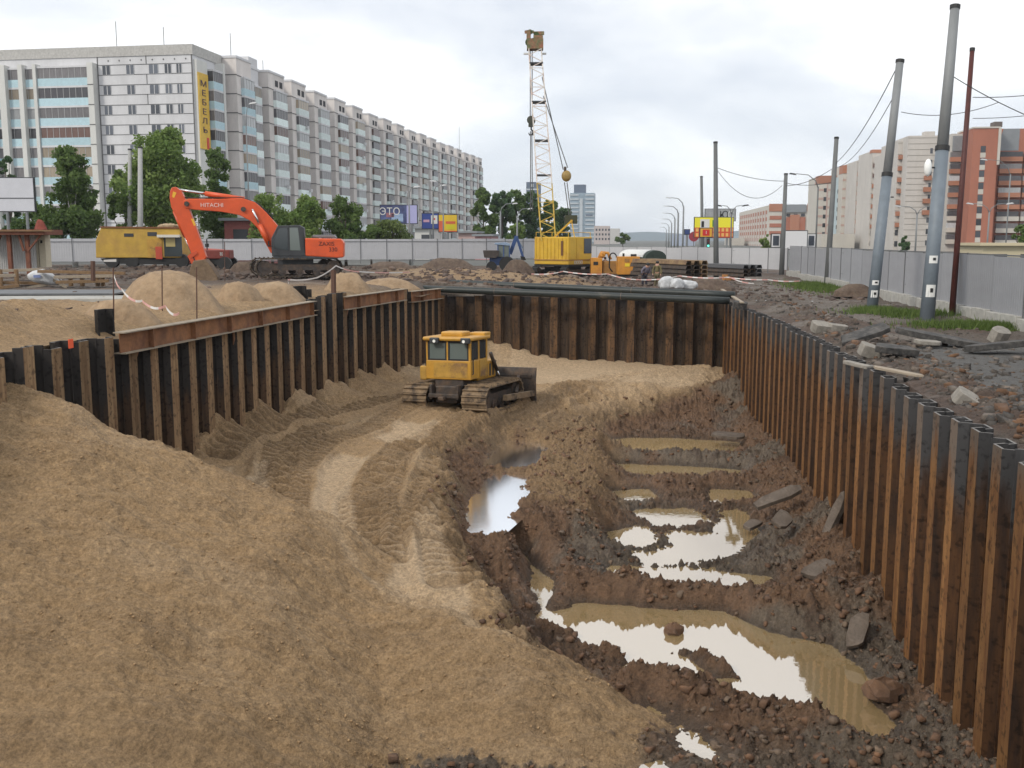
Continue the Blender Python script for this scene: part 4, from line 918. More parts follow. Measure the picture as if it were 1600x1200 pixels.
blade = [(2.62 + .20 * math.cos(t) - .2, 1.25 * (t + 1.2) / 2.4 + .02) for t in np.linspace(-1.2, 1.2, 9)]; bl2 = [(x + .06, z) for x, z in blade[::-1]]
blx = MB().prism([(2.56 - .12 * math.cos((k / 8 - .5) * 2.4), .02 + 1.25 * k / 8) for k in range(9)] + [(2.66 - .12 * math.cos((k / 8 - .5) * 2.4), .02 + 1.25 * k / 8) for k in range(8, -1, -1)], -1.85, 1.85).build('blade', STL, dz)
MB().b2(2.40, 2.5, -1.7, 1.7, .25, .38).b2(2.40, 2.5, -1.7, 1.7, .9, 1.0).build('blade_rib', STL, blx)
for s in (-1, 1):
    MB().bar((-.2, s * 1.70, .45), (2.45, s * 1.75, .32), .16, .2).build('push_arm', TRS if s < 0 else STL, dz); MB().bar((.9, s * 1.70, .5), (2.4, s * 1.2, .95), .1).build('brace', STL, dz)
    t = MB().tube([(1.3, s * .52, 1.9), (1.85, s * .55, 1.2)], .07, 8).build('lift_cylinder', STL, dz, smooth=True); MB().tube([(1.85, s * .55, 1.2), (2.4, s * .58, .55)], .035, 8).build('piston_rod', CHR, t, smooth=True)
# --- old yellow crane cab machine, left behind the excavator arm
DY = 64; S2 = F / DY; ox2 = thing('old_crane', 'old yellow box bodied crane with red doors standing behind the excavator arm', 'crane', foot(250, DY, EYE - (417 - 374) / S2)); ox2.rotation_euler = (0, 0, PSI + R(4))
def Y2(px, py): return ((px - 250) / S2, (417 - py) / S2)
def Yp(l): return [Y2(*q) for q in l]
OY = mat('old_yellow', (.46, .29, .045), .6, var=.16, vscale=.7, col2=(.33, .19, .05), c2=.6, bump=.1, bscale=3); RO = mat('orange_red', (.42, .06, .03), .6, var=.2, vscale=1)
hy = MB().prism(Yp([(162, 402), (163, 376), (172, 356), (290, 357.5), (290, 402)]), -1.4, 1.4).build('body', OY, ox2, bevel=.05)
MB().prism(Yp([(206, 365), (220, 365), (220, 370), (206, 370)]), -1.42, -1.38).build('vent', GR, hy); MB().prism(Yp([(241, 363), (255, 363), (255, 369), (241, 369)]), -1.42, -1.38).build('vent', GR, hy)
MB().prism(Yp([(171, 356.6), (291, 357.8), (291, 355.6), (171, 354.2)]), -1.46, 1.46).build('roof_edge', mat('rust_edge', (.18, .075, .03), .8, var=.3), hy)
MB().prism(Yp([(240, 374), (262, 374), (262, 402), (240, 402)]), -1.44, -1.40).build('door', YLD, hy)
MB().prism(Yp([(252, 385), (262, 385), (262, 404), (252, 404)]), -1.46, -1.44).build('red_panel', RO, hy)
MB().prism(Yp([(265, 370), (292, 370), (292, 400), (265, 400)]), -1.44, -1.405).build('window', GL, hy)
MB().prism(Yp([(268, 371), (282, 371), (282, 385), (268, 385)]), -1.46, -1.44).build('window', mat('yellow_pane', (.40, .33, .14), .3), hy)
MB().prism(Yp([(257, 367), (290, 367), (290, 371), (257, 371)]), -1.75, -1.40).build('awning', mat('white_awning', (.6, .58, .52), .7), hy)
MB().prism(Yp([(315, 400), (315, 388), (346, 390), (346, 412), (300, 412), (300, 400)]), -1.3, 1.0).build('engine_bay', RO, ox2, bevel=.04)
MB().prism(Yp([(168, 403), (345, 403), (340, 413), (175, 411)]), -1.3, 1.3).build('chassis', BK, ox2)
MB().prism(Yp([(173, 405), (192, 404), (192, 408), (173, 408)]), -1.36, -1.31).build('number_board', mat('white_board', (.55, .53, .5), .7), ox2)
for px in (185, 215, 290, 325): MB().tube([(Y2(px, 0)[0], -1.35, .42), (Y2(px, 0)[0], -.95, .42)], .42, 14).build('wheel', BK, ox2)
# pile of things on its roof
ld = MB()
for k in range(7): ld.sphere((Y2(256 + k * 4, 0)[0], rng.uniform(-.5, .5), Y2(0, 354)[1]), rng.uniform(.15, .3), 6, 5, (1.2, 1, .7), .2)
o = ld.build('tarpaulin_bundle', mat('beige_tarp', (.36, .27, .17), .9, var=.3), None); o.location = ox2.location; o.rotation_euler = ox2.rotation_euler; tag(o, 'beige heap of tarpaulin lying on the roof of the old yellow crane', 'tarpaulin')
# --- red tractor part right of the excavator bucket
rt = thing('tractor', 'small dark red tractor front with an exhaust, parked behind the excavator bucket', 'tractor', foot(337, 62, EYE - (422 - 374) / (F / 62))); S3 = F / 62; rt.rotation_euler = (0, 0, PSI)
MB().b2(-1.0, .95, -.5, .5, .7, 1.25).build('hood', mat('dark_red', (.16, .028, .02), .6, var=.25), rt, bevel=.06); MB().b2(-.9, .8, -.4, .4, .35, .7).build('chassis', BK, rt)
MB().tube([(-.55, 0, 1.25), (-.55, 0, 1.9)], .04, 8).build('exhaust', BK, rt); MB().tube([(-.55, 0, 1.42), (-.55, 0, 1.62)], .12, 10).build('muffler', BK, rt); MB().box((.45, -.45, 1.0), (.18, .1, .22)).build('headlight', WH, rt)
for x in (-.6, .7):
    for s in (-1, 1): MB().tube([(x, s * .55, .42), (x, s * .8, .42)], .42, 14).tube([(x, s * .54, .42), (x, s * .82, .42)], .15, 10).build('wheel', BK, rt)
# --- lattice boom crane
DC = 78.0; S4 = F / DC; cz = EYE - (431 - 374) / S4; cr_ = thing('crawler_crane', 'yellow crawler crane with a tall lattice boom standing behind the pit', 'crane', foot(880, DC, cz))
CY_ = mat('crane_yellow', (.58, .36, .03), .5, var=.12, vscale=.6, col2=(.42, .22, .03), c2=.62); CYD = mat('crane_rust', (.30, .15, .04), .7, var=.3, vscale=1.5)
ct = thing('tracks_frame', None, None); ct.parent = cr_; ct.rotation_euler = (0, 0, PSI + R(52))
for s in (-1, 1): crawler(ct, 3.9, .78, .55, 0, s * 1.35, mat('black_track', (.02, .02, .02), .8, var=.3), 18)
MB().b2(-.9, .9, -1.1, 1.1, .3, .7).tube([(0, 0, .7), (0, 0, .95)], .7, 16).build('centre_frame', BK, ct)
cs = thing('superstructure', None, None); cs.parent = cr_; cs.rotation_euler = (0, 0, PSI - R(40)); cs.location = (0, 0, 0)
Lx, Wx = 1.65, 1.5      # body: front face (-y) turned right, side (-x) turned left
body = MB().b2(-Lx, Lx, -Wx, Wx, .92, 3.0).build('body', CY_, cs, bevel=.05)
rib = MB()
for k in range(9): rib.b2(-Lx + .12 + k * .36, -Lx + .20 + k * .36, -Wx - .04, -Wx + .01, 1.35, 2.9)
rib.build('side_rib', CY_, body)
MB().b2(.95, 1.15, -Wx - .05, -Wx - .0, 1.6, 2.7).build('dark_slot', mat('rust_slot', (.14, .06, .02), .7), body)
for k in range(2): MB().b2(Lx - .01, Lx + .03, -Wx + .12 + k * .85, -Wx + .88 + k * .85, 1.35, 2.88).build('side_door', CY_, body)
MB().b2(Lx - .0, Lx + .04, .45, 1.4, 1.75, 2.88).build('window', mat('blue_grey_glass', (.06, .075, .10), .15), body)
MB().b2(Lx + .0, Lx + .05, -Wx, Wx, 1.22, 1.30).build('rust_line', CYD, body); MB().b2(-Lx, Lx, -Wx - .05, -Wx, 1.22, 1.30).build('rust_line', CYD, body)
text('ОООО', .36, WH, (Lx + .05, -.3, 1.06), (R(90), 0, R(90)), body)
MB().b2(-Lx, Lx, -Wx, Wx, .80, .91).build('deck', BK, cs)
rr_ = MB(); # roof railing and gantry
for x in (-Lx + .1, 0, Lx - .1):
    for y in (-Wx + .1, Wx - .1): rr_.bar((x, y, 3.0), (x, y, 3.35), .04)
for y in (-Wx + .1, Wx - .1): rr_.bar((-Lx + .1, y, 3.35), (Lx - .1, y, 3.35), .04)
rr_.build('roof_rail', CY_, cs)
# gantry (A frame) and boom built in world directions: photo right = _r
def Cq(px, py, dy=0.0): v = P(px, py, DC + dy); return v - Vector(cr_.location)
ga = MB()
for dy in (-.6, .6): ga.bar(Cq(862, 374, dy), Cq(893, 345, dy), .12); ga.bar(Cq(898, 372, dy), Cq(893, 345, dy), .08)
ga.bar(Cq(893, 345, -.7), Cq(893, 345, .7), .15).build('gantry', CY_, cr_)
MB().box(Cq(892, 343), (.95, .8, .65), Matrix.Rotation(PSI, 3, 'Z')).build('gantry_sheaves', mat('sheave_black', (.04, .045, .02), .6), cr_)
LW = mat('lattice_white', (.66, .62, .57), .6, var=.2, vscale=1.2, col2=(.45, .20, .14), c2=.62); LY = mat('lattice_yellow', (.52, .36, .06), .6, var=.15)
base0 = (846, 374); # boom base left/right px, top px
def boomsec(t, y):  # centre line and half widths along the boom, t 0..1 from base to head
    cx = 857 + (836 - 857) * t; cy = 376 + (76 - 376) * t; hw = (12.5 if t > .12 else 11) * (1 - .22 * t); return cx, cy, hw
N_ = 30
for sx, sy, nm in ((-1, -1, 0), (1, -1, 1), (-1, 1, 2), (1, 1, 3)):
    for (t0, t1, mt_) in ((0, .30, LY), (.30, 1, LW)):
        a = boomsec(t0, 0); b = boomsec(t1, 0)
        MB().bar(Cq(a[0] + sx * a[2], a[1], sy * .6), Cq(b[0] + sx * b[2], b[1], sy * .5), .085).build('boom_chord', mt_, cr_)
la = MB(); lb = MB()
for k in range(N_):
    t0, t1 = k / N_, (k + 1) / N_; a = boomsec(t0, 0); b = boomsec(t1, 0); tgt = lb if t0 < .30 else la; sg = 1 if k % 2 else -1
    for sy in (-.6, .6): tgt.bar(Cq(a[0] - sg * a[2], a[1], sy), Cq(b[0] + sg * b[2], b[1], sy), .06)
    for sx in (-1, 1): tgt.bar(Cq(a[0] + sx * a[2], a[1], -.6 * sg), Cq(b[0] + sx * b[2], b[1], .6 * sg), .05)
    if k % 3 == 0:
        for sy in (-.6, .6): tgt.bar(Cq(a[0] - a[2], a[1], sy), Cq(a[0] + a[2], a[1], sy), .05)
la.build('upper_lacing', LW, cr_); lb.build('lower_lacing', LY, cr_)
for t in (.34, .52, .72, .92): a = boomsec(t, 0); MB().box(Cq(a[0], a[1]), (a[2] * 2.1 / S4, 1.2, .10), Matrix.Rotation(PSI, 3, 'Z')).build('splice_frame', GR, cr_)
hd = MB(); a = boomsec(1, 0)
hd.box(Cq(836, 70), (1.25, 1.1, .75), Matrix.Rotation(PSI, 3, 'Z')).box(Cq(826, 58), (.3, .3, 1.0)).box(Cq(841, 60), (.7, .5, .4)).box(Cq(827, 50), (.7, .25, .2)).box(Cq(842, 52), (.8, .25, .25))
hdo = hd.build('boom_head', mat('head_red', (.30, .12, .07), .7, var=.4, vscale=3, col2=(.10, .14, .06)), cr_)
for (x, y, r_) in ((827, 66, .32), (834, 67, .38), (842, 66, .35), (828, 50, .2), (838, 54, .22)):
    MB().tube([Cq(x, y, -.15), Cq(x, y, .15)], r_, 12).build('sheave', mat('sheave_green', (.06, .09, .03), .6, var=.3), hdo)
for x in (822, 850): MB().box(Cq(x, 84), (.35, .2, .12)).build('lamp', WH, hdo)
cable = mat('steel_rope', (.10, .10, .10), .5)
def rope(p, q, w_=.035): return MB().tube([Cq(*p), Cq(*q)], w_, 4).build('rope', cable, cr_)
rope((828.5, 80), (828.5, 182)); rope((831.5, 80), (831.5, 182)); rope((829, 205), (829, 330)); rope((831, 205), (832, 330)); rope((847, 120), (880, 265)); rope((849, 150), (887, 262)); rope((886, 285), (893, 343)); rope((882, 285), (890, 343))
hk = thing('hook_block', 'dark hook block hanging on ropes from the crane boom head', 'hook block', P(830, 190, DC)); 
MB().box((0, 0, 0), (.42, .4, .8), taper=.7).tube([(0, -.25, .1), (0, .25, .1)], .32, 12).build('block', mat('hook_dark', (.05, .055, .04), .6, var=.3), hk, bevel=.03)
MB().tube([(0, 0, -.35), (.0, 0, -.6), (.18, 0, -.75), (.12, 0, -.98), (-.12, 0, -1.0), (-.2, 0, -.85)], [.06, .06, .07, .08, .06, .03], 8).build('hook', BK, hk, smooth=True)
bb = thing('hook_block', 'small yellow pulley block on the ropes right of the boom', 'hook block', P(885, 275, DC))
MB().sphere((0, 0, 0), .38, 10, 8, (1, .7, 1.15)).build('ball', mat('brass_ball', (.30, .20, .06), .6, var=.4, vscale=4), bb, smooth=True); MB().box((-.1, 0, .5), (.2, .2, .4)).build('shackle', STL, bb)
# --- blue backhoe tractor
DB = 82; S5 = F / DB; bt_ = thing('backhoe_loader', 'blue backhoe tractor with a raised front bucket, left of the yellow crane', 'backhoe loader', foot(785, DB, EYE - (424 - 374) / S5)); bt_.rotation_euler = (0, 0, PSI)
def Bq(px, py): return ((px - 785) / S5, (424 - py) / S5)
def Bp(l): return [Bq(*q) for q in l]
BLU = mat('blue_paint', (.03, .07, .20), .5, var=.25, vscale=2); LBL = mat('pale_blue_paint', (.22, .30, .42), .5, var=.2, vscale=2)
MB().prism(Bp([(765, 402), (797, 400), (800, 414), (765, 414)]), -.5, .5).build('chassis', BLU, bt_, bevel=.04)
cb5 = MB().prism(Bp([(778, 401), (779, 382), (796, 383), (797, 401)]), -.7, .7).build('cab', GLL, bt_); MB().prism(Bp([(773, 382), (773, 379.5), (790, 378.5), (797, 381), (797, 384)]), -.8, .8).build('roof', LBL, cb5, bevel=.03)
for x in (778, 787, 796): MB().prism(Bp([(x - .8, 401), (x - .8, 382), (x + .8, 382), (x + .8, 401)]), -.73, .73).build('cab_pillar', BLU, cb5)
MB().prism(Bp([(755, 391), (780, 391), (780, 399), (774, 403), (757, 402)]), -.95, .95).build('front_bucket', mat('dark_bucket', (.05, .04, .035), .7, var=.3), bt_, bevel=.03)
for y in (-.6, .6): MB().bar((Bq(770, 0)[0], y, Bq(0, 400)[1]), (Bq(795, 0)[0], y, Bq(0, 394)[1]), .12).build('loader_arm', BLU, bt_)
for (x, z, r_) in ((768, 414, .42), (792, 411, .62)):
    for y in (-.75, .75): MB().tube([(Bq(x, 0)[0], y - .16, r_), (Bq(x, 0)[0], y + .16, r_)], r_, 16).tube([(Bq(x, 0)[0], y - .18, r_), (Bq(x, 0)[0], y + .18, r_)], r_ * .45, 10).build('wheel', BK, bt_)
MB().bar((Bq(797, 0)[0], 0, Bq(0, 397)[1]), (Bq(807, 0)[0], 0, Bq(0, 369)[1]), .28, .3).build('backhoe_boom', BLU, bt_); MB().bar((Bq(807, 0)[0], 0, Bq(0, 369)[1]), (Bq(817, 0)[0], 0, Bq(0, 401)[1]), .2, .22).build('backhoe_dipper', BLU, bt_)
MB().bar((Bq(809, 0)[0], .1, Bq(0, 374)[1]), (Bq(817, 0)[0], .1, Bq(0, 388)[1]), .10).build('backhoe_ram', LBL, bt_); MB().prism(Bp([(813, 400), (820, 401), (822, 406), (815, 407)]), -.3, .3).build('backhoe_bucket', BK, bt_)
# --- orange drilling power units
def unit(px, D, zpx, w_, h_, d_, mt, label, name='power_unit', cat='power unit', g=None, extra=None, rz=0):
    s_ = F / D; t = thing(name, label, cat, foot(px, D, EYE - (zpx - 374) / s_), PSI + rz, group=g)
    b_ = MB().b2(-w_ / 2, w_ / 2, -d_ / 2, d_ / 2, .12, h_).build('housing', mt, t, bevel=.04); MB().b2(-w_ / 2 + .1, w_ / 2 - .1, -d_ / 2 + .1, d_ / 2 - .1, 0, .12).build('skid', BK, t); return t, b_
OU = mat('orange_unit', (.55, .24, .03), .5, var=.15, vscale=1.2, col2=(.36, .14, .03), c2=.6)
t, b_ = unit(982, 75, 431, 1.62, 1.45, 1.2, OU, 'orange power unit box with a yellow mark and small exhausts on top')
MB().b2(-.32, .02, -.63, -.6, 1.05, 1.3).build('vent', CYD, b_); MB().b2(-.3, .05, -.625, -.6, .72, .95).build('warning_mark', mat('bright_yellow', (.75, .55, .03), .5), b_); MB().tube([(-.35, 0, 1.45), (-.35, 0, 1.68)], .08, 8).build('exhaust', BK, t); MB().b2(.2, .6, -.2, .2, 1.45, 1.62).build('air_filter', BK, t)
t, b_ = unit(932, 77, 430, .85, 1.35, 1.0, OU, 'narrow orange machine with a hose reel between the crane and the power unit', 'pile_rig')
MB().tube([(.2, -.2, 1.35), (.4, 0, 1.75), (.9, 0, 1.7), (1.1, 0, 1.2)], .12, 8).build('hydraulic_arm', OU, t, smooth=True); MB().b2(.5, 1.6, -.3, .4, .1, 1.1).build('engine_block', CYD, t, bevel=.05)
MB().sphere((.45, 0, 1.55), .28, 8, 6, (1, 1, .8), .15).build('pump', OU, t)
rg_ = MB(); 
for k in range(13):
    a0 = math.pi * k / 12; 
MB().tube([(1.25 + .27 * math.cos(math.pi * k / 12), -.3, 1.35 + .35 * math.sin(math.pi * k / 12)) for k in range(13)] + [(.98, -.3, .6), (1.2, -.3, .3)], .05, 6).build('hose', BK, t, smooth=True)
MB().b2(-.25, .1, -.53, -.50, .8, 1.05).build('panel', BK, b_)
# --- green box trailer
gt = thing('box_trailer', 'dark green box trailer with a rounded white roof beside the far fence', 'trailer', foot(1014, 90, .1), PSI + R(34)); GRN = mat('dark_green', (.028, .045, .033), .6, var=.2, vscale=1)
arch = [(-1.55, .5)] + [(1.55 * -math.cos(math.pi * k / 10), 1.55 + .75 * math.sin(math.pi * k / 10)) for k in range(11)] + [(1.55, .5)]
bd = MB().prism(arch, -1.6, 4.2, 'y').build('body', GRN, gt)
ar2 = [(1.60 * -math.cos(math.pi * k / 10), 1.62 + .76 * math.sin(math.pi * k / 10)) for k in range(11)]; MB().prism(ar2[:7] + [(x * .97, z - .05) for x, z in ar2[:7][::-1]], -1.0, 4.3, 'y').build('roof', WH, bd)
MB().b2(-.4, .4, -1.64, -1.6, .6, 1.9).build('door', GRN, bd)
gt.scale = (.78, .62, .84)
for x in (-1.2, 1.2):
    for y in (0, 3): MB().tube([(x - .15, y, .4), (x + .15, y, .4)], .4, 12).build('wheel', BK, gt)
def dissolve(e):
    mb_ = Matrix.LocRotScale(e.location, e.rotation_euler, None); par = e.parent
    for c in list(e.children):
        ml = Matrix.LocRotScale(c.location, c.rotation_euler, c.scale); c.parent = par; M_ = mb_ @ ml
        c.location, q, c.scale = M_.decompose(); c.rotation_euler = q.to_euler()
    bpy.data.objects.remove(e)
for e_ in (und, up_, ct, cs): dissolve(e_)
# ------------------------------------------------------------------ buildings
def dirv(a): return Vector((math.sin(a), math.cos(a), 0))
GLW = mat('window_glass', (.09, .10, .12), .2, spec=.6, rand=.5); FRW = mat('window_frame', (.55, .55, .56), .6)
def bmat(name, col, seam, sx, sz, var=.1, mort=.012):
    """concrete panels with dark joints: brick texture in object space"""
    mt = bpy.data.materials.new(name); mt.use_nodes = True; nt = mt.node_tree; N = nt.nodes; L = nt.links; b = N['Principled BSDF']; b.inputs['Roughness'].default_value = .9
    tc = N.new('ShaderNodeTexCoord'); n = N.new('ShaderNodeTexNoise'); n.inputs['Scale'].default_value = .35; n.inputs['Detail'].default_value = 8; n.inputs['Roughness'].default_value = .7
    mp = N.new('ShaderNodeMapping'); mp.inputs['Scale'].default_value = (1, 1, .35); L.new(tc.outputs['Object'], mp.inputs[0]); L.new(mp.outputs[0], n.inputs['Vector'])
    mr = N.new('ShaderNodeMapRange'); mr.inputs['From Min'].default_value = .3; mr.inputs['From Max'].default_value = .7; mr.inputs['To Min'].default_value = 1 - var; mr.inputs['To Max'].default_value = 1 + var; L.new(n.outputs['Fac'], mr.inputs['Value'])
    hs = N.new('ShaderNodeHueSaturation'); hs.inputs['Color'].default_value = (*col, 1); L.new(mr.outputs[0], hs.inputs['Value'])
    L.new(hs.outputs[0], b.inputs['Base Color']); return mt
WG = bmat('panel_concrete', (.60, .60, .615), None, 3, 2.8, .12); WS = bmat('pink_grey_render', (.64, .60, .575), None, 3, 2.8, .16); SEAM = mat('seam', (.12, .12, .12), .9); CY1 = mat('pale_cyan', (.44, .60, .66), .8, var=.1, vscale=1, rand=.10); CY2 = mat('whitish_cyan', (.68, .77, .76), .8, var=.12, vscale=1, rand=.15)
PIL = bmat('pilaster', (.60, .60, .575), None, 1, 1, .1); ORN = mat('parapet_ornament', (.45, .44, .42), .9, var=.25, vscale=1.8)
gls = [mat('glazing_%s' % n, c, .3, var=.25, vscale=1.2, spec=.4, stretch=(2.2, 2.2, .3), rand=.25) for n, c in (('grey', (.20, .19, .195)), ('dark', (.08, .078, .085)), ('tan', (.30, .25, .19)), ('pale', (.38, .39, .40)), ('brown', (.14, .085, .07)))]
MUL = mat('mullion', (.42, .42, .42), .7)
# long left block. local x along the long side (away from the camera), local y to the left along the front
D0 = 147.0; c0 = foot(312.5, D0, 0); D1_ = 348.0; c1 = foot(742, D1_, 0); dl_ = (c1 - c0); Lb = dl_.length; ang = math.atan2(dl_.y, dl_.x)
ab = thing('apartment_building', 'long nine storey panel apartment block with stepped bays and pale cyan balconies on the left', 'building', c0, ang)
ZT = EYE + (374 - 81) / F * D0; ST = 2.8; NF = 10; Z0 = ZT - 2.5 - NF * ST
wal = MB().b2(0, Lb, 0, 16, 0, ZT); wal.b2(0, 14, 16, 62, 0, ZT - .001)
wl = wal.build('wall', WG, ab)
pp = MB().b2(-.12, 9.4, -.12, 62.1, ZT - 1.3, ZT + .12); pp.build('parapet', ORN, ab)
sm = MB()   # joints on the front (plane x=0, facing the camera)
ppm = D0 and F / D0
def fy(px): return (318 - px) / ppm * 1.0    # metres to the left of the corner
for k in range(NF + 1):
    z = ZT - 2.45 - k * ST; sm.b2(-.05, .01, .0, 14.6, z - .035, z + .035); sm.b2(-.05, .01, 0, 14.6, z - 1.41, z - 1.35)
    if k < NF: sm.b2(-.05, .01, 7.0, 7.08, z - 2.75, z - 1.4)
sm.b2(-.06, .01, -.0, .16, 0, ZT - 1.3).b2(-.06, .01, 14.5, 14.62, 0, ZT - 1.3).b2(-.06, .01, 7.0, 7.08, ZT - 2.4, ZT - 1.3)
for k in range(18): sm.b2(-.05, .01, .9 + k * 1.7 % 14, 1.05 + k * 1.7 % 14, ZT - 1.95, ZT - 1.75) if k < 9 else None
sm.build('panel_joint', SEAM, ab)
def window(x, y, z, w_, h_, side, par=None):
    mb = MB()
    if side == 'f': mb.b2(-.03, .01, y, y + w_, z, z + h_).m(1).b2(-.05, -.025, y, y + w_, z - .06, z).b2(-.05, -.025, y + w_ / 2 - .05, y + w_ / 2 + .05, z, z + h_).b2(-.05, -.025, y, y + .07, z, z + h_).b2(-.05, -.025, y + w_ - .07, y + w_, z, z + h_)
    else: mb.b2(x, x + w_, -.03, .01, z, z + h_).m(1).b2(x, x + w_, -.05, -.025, z - .06, z).b2(x + w_ / 2 - .05, x + w_ / 2 + .05, -.05, -.025, z, z + h_)
    return mb.build('window', [GLW, FRW], par or ab)
for k in range(NF):
    zb = ZT - 2.45 - (k + 1) * ST + ST - 1.34 + .0
    if k > 7: break
    for px in (310 - 4, 290 - 3, 283 - 3, 262 - 3, 239, 199): pass
    for y, w_ in ((1.6, .9), (3.2, 1.1), (5.2, 1.5), (8.9, 1.3), (12.6, 1.3)): window(0, y, zb, w_, 1.25, 'f')
# pilasters and balcony columns of the front
for (ya_, yb_) in ((14.7, 15.6), (25.8, 26.5), (28.6, 29.6) , (40.5, 41.4), (51, 52)):
    MB().b2(-1.2, -.0, ya_, yb_, 0, ZT - 2.2).build('pilaster', PIL, ab)
def balcony(frm, u0, u1, z, dep, gi, cm, par=None, mull=7, side='f', off=0.0):
    """parapet, glazing and a slab; side f = front (x negative), s = long side (y negative)"""
    def bx(mb, a0, a1, d0, d1, z0, z1):
        if side == 'f': return mb.b2(-d1 - off, -d0 - off, a0, a1, z0, z1)
        return mb.b2(a0, a1, -d1 - off, -d0 - off, z0, z1)
    o = bx(MB(), u0, u1, 0, dep, z, z + 1.08); o = o.build('balcony', cm, par or ab)
    g = bx(MB(), u0 + .03, u1 - .03, 0, dep - .06, z + 1.08, z + 2.52); g.m(1)
    for k in range(mull + 1): a = u0 + .03 + (u1 - u0 - .12) * k / mull; bx(g, a, a + .06, dep - .07, dep - .02, z + 1.08, z + 2.52)
    g.m(2); bx(g, u0 - .0, u1 + .0, 0, dep + .02, z + 2.52, z + 2.8)
    g.build('glazing', [gls[gi], MUL, GLW if False else WG], o); return o
rb = random.Random(4)
bcount = 0
for (ya_, yb_, dp) in ((15.7, 25.7, .9), (29.7, 36.4, .5), (36.5, 40.4, .5) if False else (30.0, 40.4, .6), (41.6, 50.8, .9)):
    pass
for ci, (ya_, yb_, dp) in enumerate(((15.65, 20.6 + 3.0, .95), (24.2, 30.8, .45), (31.9, 41.6, .95))):
    for k in range(9):
        z = ZT - 2.5 - (k + 1) * ST
        if ci == 2 and k > 7: continue
        balcony('f', ya_, yb_, z, dp, rb.choice([0, 0, 1, 2, 3, 4]), CY1, mull=8 if ci != 1 else 5); bcount += 1
MB().b2(-1.2, 0, 23.65, 24.15, 0, ZT - 2.2).b2(-.06, -.0, 31.2, 31.4, 0, ZT - 1.3).build('pilaster', PIL, ab); MB().b2(-1.25, 0, 30.9, 31.8, 0, ZT - 2.2).build('pilaster', PIL, ab)
ns = MB()
for k in range(9): z = ZT - 2.5 - (k + 1) * ST; ns.b2(-1.25, -1.18, 14.7, 15.6, z, z + .1).b2(-1.27, -1.2, 30.9, 31.8, z, z + .1)
ns.build('panel_joint', SEAM, ab)
# side facade: corner section with the sign column, balconies and windows
MB().b2(.25, 3.6, -.5, 0, 3, ZT - 1.9).build('bay_pier', PIL, ab)
for k in range(9):
    z = ZT - 2.7 - (k + 1) * ST; balcony('s', 3.9, 7.1, z, 1.25, rb.choice([0, 1, 3]), CY1, side='s', mull=5); bcount += 1
    window(8.2, 0, z + .9, .9, 1.5, 's')
MB().b2(7.15, 7.8, -1.3, 0, 0, ZT - 1.4).build('pilaster', PIL, ab)
# stepped bays
def sx_at(px):  # distance along the side facade seen at pixel px
    r_ = ray(px, 374); a = Vector((r_.x, r_.y)); d = Vector((math.cos(ang), math.sin(ang))); o = Vector((c0.x, c0.y)); 
    den = a.x * d.y - a.y * d.x; return (o.y * a.x - o.x * a.y) / -den if False else ((a.y * o.x - a.x * o.y) / den)
bays = [9.6, 16.8, 21.8]; 
while bays[-1] < Lb - 14: bays.append(bays[-1] + (11.2 if len(bays) > 3 else 10.2))
nsm = MB(); rec = MB()
rest_b = MB(); tw = MB()
for i, s0 in enumerate(bays):
    pr = 2.3 if i != 1 else 1.2; wd = 6.8 if i > 1 else (5.4 if i == 0 else 3.6); zt = ZT - (.35 if i > 1 else .2) - (.25 if i % 3 == 1 else 0)
    MB().b2(s0, s0 + wd, -pr, -.001, 0, zt).build('stepped_bay', WS if i != 1 else WG, ab)
    MB().b2(s0 - .1, s0 + wd + .1, -pr - .1, 0, zt + .002, zt + .35).build('bay_parapet', WG, ab)
    for k in range(NF):
        z = zt - 2.5 - (k) * ST; nsm.b2(s0 - .05, s0 + .0, -pr - .02, 0, z, z + .13).b2(s0 + wd, s0 + wd + .05, -pr, 0, z, z + .1)
        nsm.b2(s0, s0 + wd, -pr - .06, -pr - .005, z - .06, z + .05)
    nsm.b2(s0 - .03, s0 + .03, -.1, .01, 0, zt)
    # attic openings
    if i > 1:
        for q in (0, 1): MB().b2(s0 + wd * (.42 + .28 * q), s0 + wd * (.42 + .28 * q) + 1.2, -pr - .05, -pr + .02, zt - 1.9, zt - .9).build('attic_opening', mat('dark_opening', (.03, .03, .035), .8), ab)
    for k in range(9):
        z = zt - 2.5 - (k + 1) * ST; gi = rb.choice([0, 0, 3, 2, 1, 4, 3])
        if i < 7:
            balcony('s', s0 + wd * .28, s0 + wd, z, .55, gi, CY2 if i > 0 else CY1, side='s', off=pr, mull=4); bcount += 1
        else:
            rest_b.m(0).b2(s0 + wd * .25, s0 + wd, -pr - .5, -pr, z, z + 1.08).m(1 + gi).b2(s0 + wd * .3, s0 + wd - .03, -pr - .44, -pr, z + 1.08, z + 2.5)
    # recessed strip windows
    for k in range(9):
        z = zt - 2.5 - (k + 1) * ST; rec.b2(s0 + wd + .8, s0 + wd + 2.2, -.04, .0, z + .9, z + 2.3)
for q in range(34):
    i = rb.randrange(2, 12); k = rb.randrange(1, 9); s0 = bays[i]; MB().b2(s0 + rb.uniform(2.2, 5.5), s0 + rb.uniform(2.2, 5.5) * 0 + 0, 0, 0, 0, 0) if False else None
    u = s0 + rb.uniform(2.4, 5.8); zq = ZT - 2.5 - (k + 1) * ST + rb.uniform(.2, .6); MB().b2(u, u + .8, -2.3 - 1.0, -2.3 - .57, zq, zq + .55).build('air_conditioner', FRW, ab)
nsm.build('bay_joint', SEAM, ab); pass
o = rest_b.build('balcony_row', [CY2] + gls, ab); tag(o, kind='stuff'); o = rec.build('strip_window', GLW, ab); tag(o, kind='stuff')
